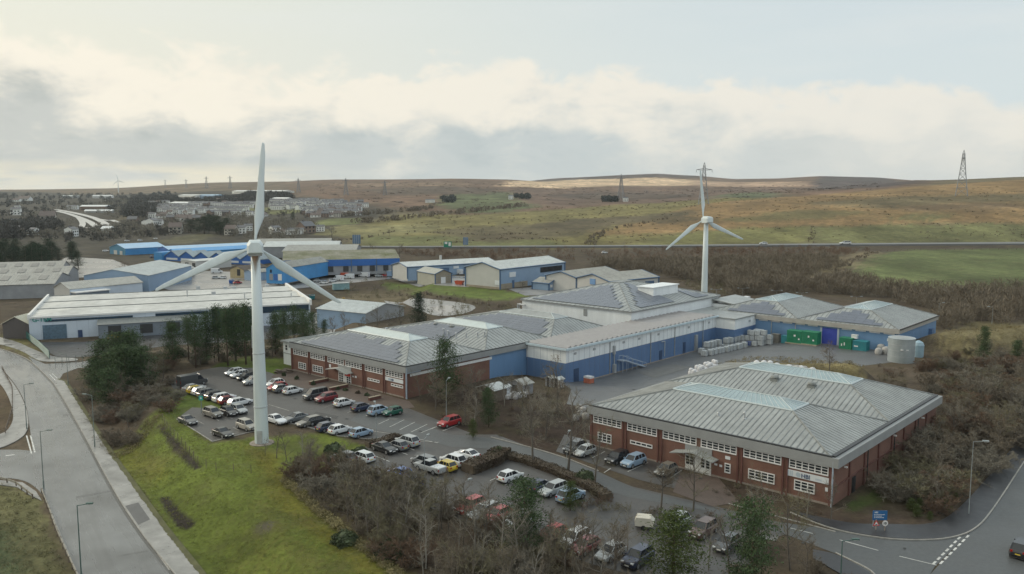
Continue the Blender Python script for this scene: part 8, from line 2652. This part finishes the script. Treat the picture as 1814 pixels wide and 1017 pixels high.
for px, py, lb in ((494, 661, 'picnic bench on the grass by the white annex'), (512, 660, 'second bench beside the far works corner')):
    x, y = ground(px, py)
    t = thing('picnic_bench', lb, 'bench', (x, y, hz(x, y)), SITE_R)
    part('table_top', M_wood, t, (-0.9, 0.9, -0.4, 0.4, 0.70, 0.76))
    for s in (-1, 1):
        part('seat', M_wood, t, (-0.9, 0.9, s * 0.7 - 0.14, s * 0.7 + 0.14, 0.42, 0.47))
        part('leg', M_wood, t, (s * 0.6 - 0.05, s * 0.6 + 0.05, -0.75, 0.75, 0.0, 0.42), (s * 0.6 - 0.05, s * 0.6 + 0.05, -0.3, 0.3, 0.47, 0.70))
x, y = ground(1142, 936)
t = thing('covered_trailer', 'small cream covered trailer parked alone in the lower car park', 'trailer', (x, y, hz(x, y) + 0.03), SITE_R + 0.5)
mb = MB(); mb.ext([(-1.1, -0.75, 0.45), (1.0, -0.75, 0.45), (1.15, -0.75, 1.0), (0.7, -0.75, 1.5), (-0.95, -0.75, 1.5), (-1.15, -0.75, 1.1)], (0, 1.5, 0)); mb.build('cover', [mat('cream_canvas', (0.55, 0.52, 0.45), 0.8, 0.12, 2)], t)
part('chassis', M_gutter, t, (-1.05, 1.0, -0.7, 0.7, 0.32, 0.45), (1.0, 2.0, -0.06, 0.06, 0.34, 0.44))
for s in (-1, 1):
    mb = MB(); mb.tube((-0.1, s * 0.72, 0.3), (-0.1, s * 0.9, 0.3), 0.3, 0.3, 12); mb.build('wheel', [TY], t)
x, y = ground(1240, 850)
sheet('drain_cover', ribbon(pxs([(1237, 848), (1244, 849)]), 0.5), 0.07, M_gutter)
# estate odds and ends
def skip_(px, py, m, label, w_=4.0, name='skip', h=1.5):
    x, y = ground(px, py)
    t = thing(name, label, 'skip', (x, y, hz(x, y) + 0.08), random.uniform(0, 3))
    mb = MB()
    mb.add([(-w_ / 2 + .5, -0.9, 0), (w_ / 2 - .5, -0.9, 0), (w_ / 2 - .5, 0.9, 0), (-w_ / 2 + .5, 0.9, 0), (-w_ / 2, -1, h), (w_ / 2, -1, h), (w_ / 2, 1, h), (-w_ / 2, 1, h)], [(3, 2, 1, 0), (0, 1, 5, 4), (1, 2, 6, 5), (2, 3, 7, 6), (3, 0, 4, 7)])
    mb.build('body', [m], t)
    part('load', M_gutter, t, (-w_ / 2 + 0.2, w_ / 2 - 0.2, -0.9, 0.9, h - 0.5, h - 0.15))
    part('rim', m, t, (-w_ / 2 - .05, w_ / 2 + .05, -1.08, -1.0, h - 0.12, h + 0.05), (-w_ / 2 - .05, w_ / 2 + .05, 1.0, 1.08, h - 0.12, h + 0.05))
    return t
skip_(410, 502, M_blue, 'blue skip beside the tan barn')
skip_(571, 549, mat('dark_skip', (0.05, 0.045, 0.045), 0.6, 0.2), 'left of two dark skips behind the white factory')
skip_(581, 549, MATS['dark_skip'], 'right of two dark skips behind the white factory')
skip_(814, 504, PAINT['orange_red'], 'orange skip between the beige shed and the largest unit')
skip_(553, 530, M_teal, 'teal skip at the corner of the white factory')
skip_(546, 529, M_wood, 'brown skip beside the teal one')
for px, py, lb, m, w_, h in ((604, 514, 'weathered teal lorry body on the scrub ground', mat('weathered_teal', (0.20, 0.33, 0.36), 0.6, 0.25, 0.5), 7.0, 2.8), (692, 490, 'small grey cabin at the right end of the bright blue shed', M_lb, 4.0, 2.6)):
    x, y = ground(px, py)
    t = thing('cabin' if px > 650 else 'lorry_body', lb, 'cabin' if px > 650 else 'lorry body', (x, y, hz(x, y) + 0.3), 0.4)
    part('shell', m, t, (-w_ / 2, w_ / 2, -1.2, 1.2, 0, h))
    part('roof', M_lr, t, (-w_ / 2 - .1, w_ / 2 + .1, -1.3, 1.3, h, h + 0.12))
    part('door', M_gutter, t, (w_ / 2, w_ / 2 + 0.04, -0.6, 0.6, 0.1, 2.0))
def digger(px, py, label):
    x, y = ground(px, py)
    t = thing('digger', label, 'digger', (x, y, hz(x, y) + 0.06), 0.3)
    ym = mat('digger_yellow', (0.42, 0.27, 0.05), 0.6, 0.15, 1)
    part('cab', ym, t, (-1.6, 1.2, -1.0, 1.0, 1.0, 1.9), (-0.6, 0.9, -0.8, 0.8, 1.9, 3.0))
    part('window', M_glass, t, (-0.4, 0.92, -0.82, 0.82, 2.1, 2.8))
    for s in (-1, 1):
        part('track', M_gutter, t, (-2.0, 1.8, s * 0.95 - 0.3, s * 0.95 + 0.3, 0, 0.9))
    mb = MB(); mb.tube((1.0, 0, 1.7), (3.2, 0, 3.4), 0.25, 0.2, 6); mb.tube((3.2, 0, 3.4), (4.6, 0, 1.2), 0.2, 0.15, 6); mb.build('boom', [ym], t)
digger(628, 490, 'yellow digger in front of the bright blue shed')
digger(594, 544, 'yellow digger behind the grey steel shed')

# ------------------------------------------------------------------ far houses
M_ren = mat('white_render', (0.76, 0.76, 0.74), 0.8, 0.06, 0.5)
M_ren2 = mat('cream_render', (0.48, 0.45, 0.40), 0.8, 0.06, 0.5)
M_ren3 = mat('brown_brick_house', (0.22, 0.16, 0.13), 0.8, 0.1, 0.5)
M_slate = mat('dark_slate_roof', (0.12, 0.12, 0.13), 0.5, 0.15, 0.5)
M_tile = mat('brown_tile_roof', (0.13, 0.10, 0.09), 0.6, 0.15, 0.5)
def house_mesh(W, D, h, hr, wm, rm, nwin=3):
    a = MB()
    a.add([(-W / 2, -D / 2, -1.5), (W / 2, -D / 2, -1.5), (W / 2, D / 2, -1.5), (-W / 2, D / 2, -1.5), (-W / 2, -D / 2, h), (W / 2, -D / 2, h), (W / 2, D / 2, h), (-W / 2, D / 2, h), (-W / 2, 0, hr), (W / 2, 0, hr)],
          [(0, 1, 5, 4), (2, 3, 7, 6), (1, 2, 6, 9, 5), (3, 0, 4, 8, 7)])
    b = MB()
    for s in (-1, 1):
        b.ext([(-W / 2 - .3, s * (D / 2 + .4), h - .2), (W / 2 + .3, s * (D / 2 + .4), h - .2), (W / 2 + .3, 0, hr + .1), (-W / 2 - .3, 0, hr + .1)], (0, 0, 0.2))
    b.box(-W * 0.3, -W * 0.3 + 0.9, -0.4, 0.4, hr - 0.6, hr + 1.2)
    c = MB()
    for k in range(nwin):
        x = -W / 2 + W * (k + 0.5) / nwin
        for z in ((0.9, 2.2), (3.4, 4.6)):
            if z[1] < h:
                c.box(x - 0.7, x + 0.7, -D / 2 - 0.06, -D / 2, z[0], z[1])
    return a.mesh('wall', [wm]), b.mesh('roof', [rm]), c.mesh('window', [M_glass])
HS = {k: house_mesh(*v) for k, v in dict(w=(9, 7, 6.2, 7.8, M_ren, M_slate), t=(22, 7, 6.2, 7.8, M_ren, M_slate, 7), c=(9, 8, 5.2, 8.2, M_ren2, M_tile), b=(10, 8, 5.0, 8.0, M_ren3, M_slate), u=(13, 9, 2.9, 5.6, M_ren, M_tile)).items()}
def house(kind, px, py, label, group=None, rz=None, s=1.0):
    x, y = ground(px, py)
    t = thing('house', label, 'house', (x, y, hz(x, y)), rz if rz is not None else random.uniform(-0.25, 0.25), group)
    t.scale = (s, s, s)
    for nm, me in zip(('wall', 'roof', 'window'), HS[kind]):
        o = bpy.data.objects.new(nm, me); COL.objects.link(o); o.parent = t
ROWS = [(262, 300, 362, 5, 'wwc'), (258, 345, 369, 9, 'wtw'), (272, 350, 373.5, 8, 'twc'), (352, 432, 374, 7, 'tbw'), (290, 345, 379, 6, 'wwu'), (368, 425, 381, 6, 'twb'), (338, 392, 365, 5, 'ttb'), (394, 452, 364, 6, 'tcb'),
        (384, 452, 357, 7, 'wwc'), (478, 532, 360, 6, 'wtw'), (476, 535, 367, 6, 'tct'), (530, 565, 358, 5, 'www'), (533, 602, 363, 9, 'wtw'), (545, 612, 367, 9, 'wwt'), (560, 640, 371.5, 10, 'wwc'), (590, 645, 362, 6, 'cwb'), (585, 640, 377, 7, 'wcw'), (538, 585, 379, 5, 'ttb'), (548, 600, 384, 6, 'buc'), (600, 640, 382, 4, 'wuw'),
        (255, 300, 386, 4, 'wuc'), (268, 352, 371, 8, 'wwt'), (270, 340, 375.5, 7, 'wtw'), (350, 430, 377, 8, 'wtw'), (396, 452, 368, 6, 'wtw'), (478, 540, 363.5, 7, 'wwt'), (540, 640, 374.5, 12, 'wwt'), (535, 600, 360.5, 8, 'wtw'), (555, 630, 380, 8, 'wtc'), (600, 646, 367, 6, 'wtw'), (480, 530, 371, 6, 'wtw'), (300, 360, 392, 4, 'ubc'), (440, 470, 384, 3, 'wuw')]
for i, (x0, x1, py, n, ks) in enumerate(ROWS):
    rr = random.Random(i)
    for k in range(n):
        px = x0 + (x1 - x0) * (k + rr.uniform(0.2, 0.8)) / n
        house(ks[(k + i) % len(ks)], px, py + rr.uniform(-0.8, 0.8), 'small pale house with a dark roof on the far hillside estate', 'pale houses of the far estate', rz=rr.choice((0, 0.2, -0.15, 0.1, 1.4)))
for k, px, py, lb, rz, s in (('w', 487, 415, 'white gabled house left of the white farmhouse', 0.9, 1.0), ('t', 522, 415, 'white farmhouse with a grey roof beside a grey barn', 0.15, 0.75), ('u', 510, 415, 'low white outbuilding left of the white farmhouse', 0.1, 0.9), ('b', 542, 413, 'tall grey barn end right of the white farmhouse', 1.0, 1.35), ('w', 568, 410, 'small white house behind the big bare tree', 0.1, 0.8),
                             ('w', 29, 381, 'white house alone in the woods at the far left', 0.3, 1.5), ('w', 31, 371, 'smaller white house above the lone white one at the far left', 0.1, 1.0), ('w', 24, 401, 'white gable of a house at the far left edge', 1.2, 1.1), ('c', 86, 396, 'large cream house left of the bright dual road', 0.4, 1.9), ('w', 64, 400, 'white house left of the large cream house', 0.2, 0.9), ('w', 127, 419, 'pale blue gabled house below the bright dual road', 1.5, 1.15),
                             ('t', 18, 414, 'long low grey house row at the left edge', 0.1, 1.0), ('t', 50, 416, 'brown roofed terrace right of the row at the left edge', -0.2, 0.9), ('u', 45, 356, 'long white roofed farm high at the far left', 0, 2.2), ('u', 30, 357, 'small white farm building high at the far left', 0, 1.4), ('w', 124, 371, 'tiny white house left of the canopy building', 0, 1.0), ('w', 134, 371, 'second tiny white house by the canopy building', 0, 1.0),
                             ('b', 236, 397, 'dark roofed house row by the end of the bright dual road', 0, 1.2), ('w', 262, 404, 'white gable left of the tall white gables', 1.4, 1.2), ('w', 270, 404, 'tall white gable below the far estate', 1.5, 1.4), ('w', 280, 403, 'white house right of the tall white gable', 0.2, 1.2), ('u', 335, 392, 'pale house above the dark tree clump', 0.1, 1.5), ('c', 312, 414, 'small grey cottage on the rough field', 0.2, 1.3), ('w', 905, 353, 'tiny white farmhouse by the plantation on the moor', 0, 1.1), ('w', 1108, 357, 'tiny white cottage beside the dark wood on the moor', 0, 1.0), ('t', 762, 359, 'tiny farm row left of the moor plantation', 0, 0.8), ('w', 427, 414, 'cream cottage just left of the turbine blade root', 0.2, 1.0), ('c', 410, 416, 'brown roofed cottage in the trees left of the turbine', -0.1, 1.1), ('w', 440, 409, 'white cottage in the trees beside the turbine hub', 0.3, 0.9)):
    house(k, px, py, lb, None, rz, s)
def longshed(x0, x1, base, h, label, m, rm, d=30, strip=None):
    a, b = ground(x0, base), ground(x1, base)
    W = hypot(b[0] - a[0], b[1] - a[1])
    t = thing('long_shed', label, 'industrial building', (a[0], a[1], min(hz(*a), hz(*b))), atan2(b[1] - a[1], b[0] - a[0]))
    part('wall', m, t, (0, W, 0, d, -2, h))
    mb = MB()
    mb.add([(-1, -1, h), (W + 1, -1, h), (W + 1, d / 2, h + 2.5), (-1, d / 2, h + 2.5), (W + 1, d + 1, h), (-1, d + 1, h)], [(0, 1, 2, 3), (3, 2, 4, 5), (0, 3, 5), (1, 4, 2)])
    mb.build('roof', [rm], t)
    part('window_band', M_glass, t, (W * 0.05, W * 0.95, -0.3, 0, h * 0.35, h * 0.5))
    return t
M_whr = mat('bright_white_roof', (0.66, 0.67, 0.67), 0.5, 0.06, 0.1)
longshed(315, 346, 352.5, 9, 'long white shed at the left of a blue one above the far estate', M_ren, M_whr)
longshed(346, 381, 352.0, 8, 'long blue grey shed joined to the white one above the far estate', M_lb, M_lblue_r)
longshed(381, 424, 354.5, 5, 'low pale shed right of the blue one above the far estate', M_pw, M_lblue_r)
longshed(411, 502, 343, 7, 'very long white shed near the moor skyline', M_ren, M_whr)
longshed(298, 332, 365, 6, 'white round roofed hall inside the far estate', M_pw, M_whr)
longshed(334, 354, 364, 5, 'small pale hall right of the round roofed one', M_pw, M_lr)
longshed(142, 186, 374, 8, 'white canopied station above the bright dual road', M_ren3, M_whr, 25)
longshed(150, 198, 377, 3, 'low white wall of sheds in front of the canopied station', M_pw, M_whr, 12)
longshed(164, 198, 351, 7, 'bright white sheds on the far left skyline slope', M_ren, M_whr)
longshed(110, 136, 351, 6, 'dull white sheds left of the bright ones on the far slope', M_pw, M_lr)
longshed(180, 194, 412, 4, 'low white hut by the bridge of the bright dual road', M_ren, M_whr, 10)
longshed(478, 508, 356, 5, 'white low block among trees on the far estate', M_ren, M_whr, 14)
hedgerow([(225, 408), (330, 404), (420, 400)], 30, 60, (3, 6), 'belt of bare trees under the far estate', 260)

# ------------------------------------------------------------------ air
if HAZE > 0:
    mb = MB()
    mb.box(-8900, 8900, -60, 7000, -7.5, 182)
    hm = bpy.data.materials.new('haze')
    hm.use_nodes = True
    n = hm.node_tree
    n.nodes.clear()
    v = n.nodes.new('ShaderNodeVolumePrincipled')
    v.inputs['Color'].default_value = (0.80, 0.90, 0.97, 1)
    v.inputs['Density'].default_value = HAZE
    v.inputs['Anisotropy'].default_value = 0.2
    o_ = n.nodes.new('ShaderNodeOutputMaterial')
    n.links.new(v.outputs[0], o_.inputs['Volume'])
    o = mb.build('haze', [hm])
    tag(o, 'thin pale haze in the air over the valley', 'haze')
    o['kind'] = 'stuff'
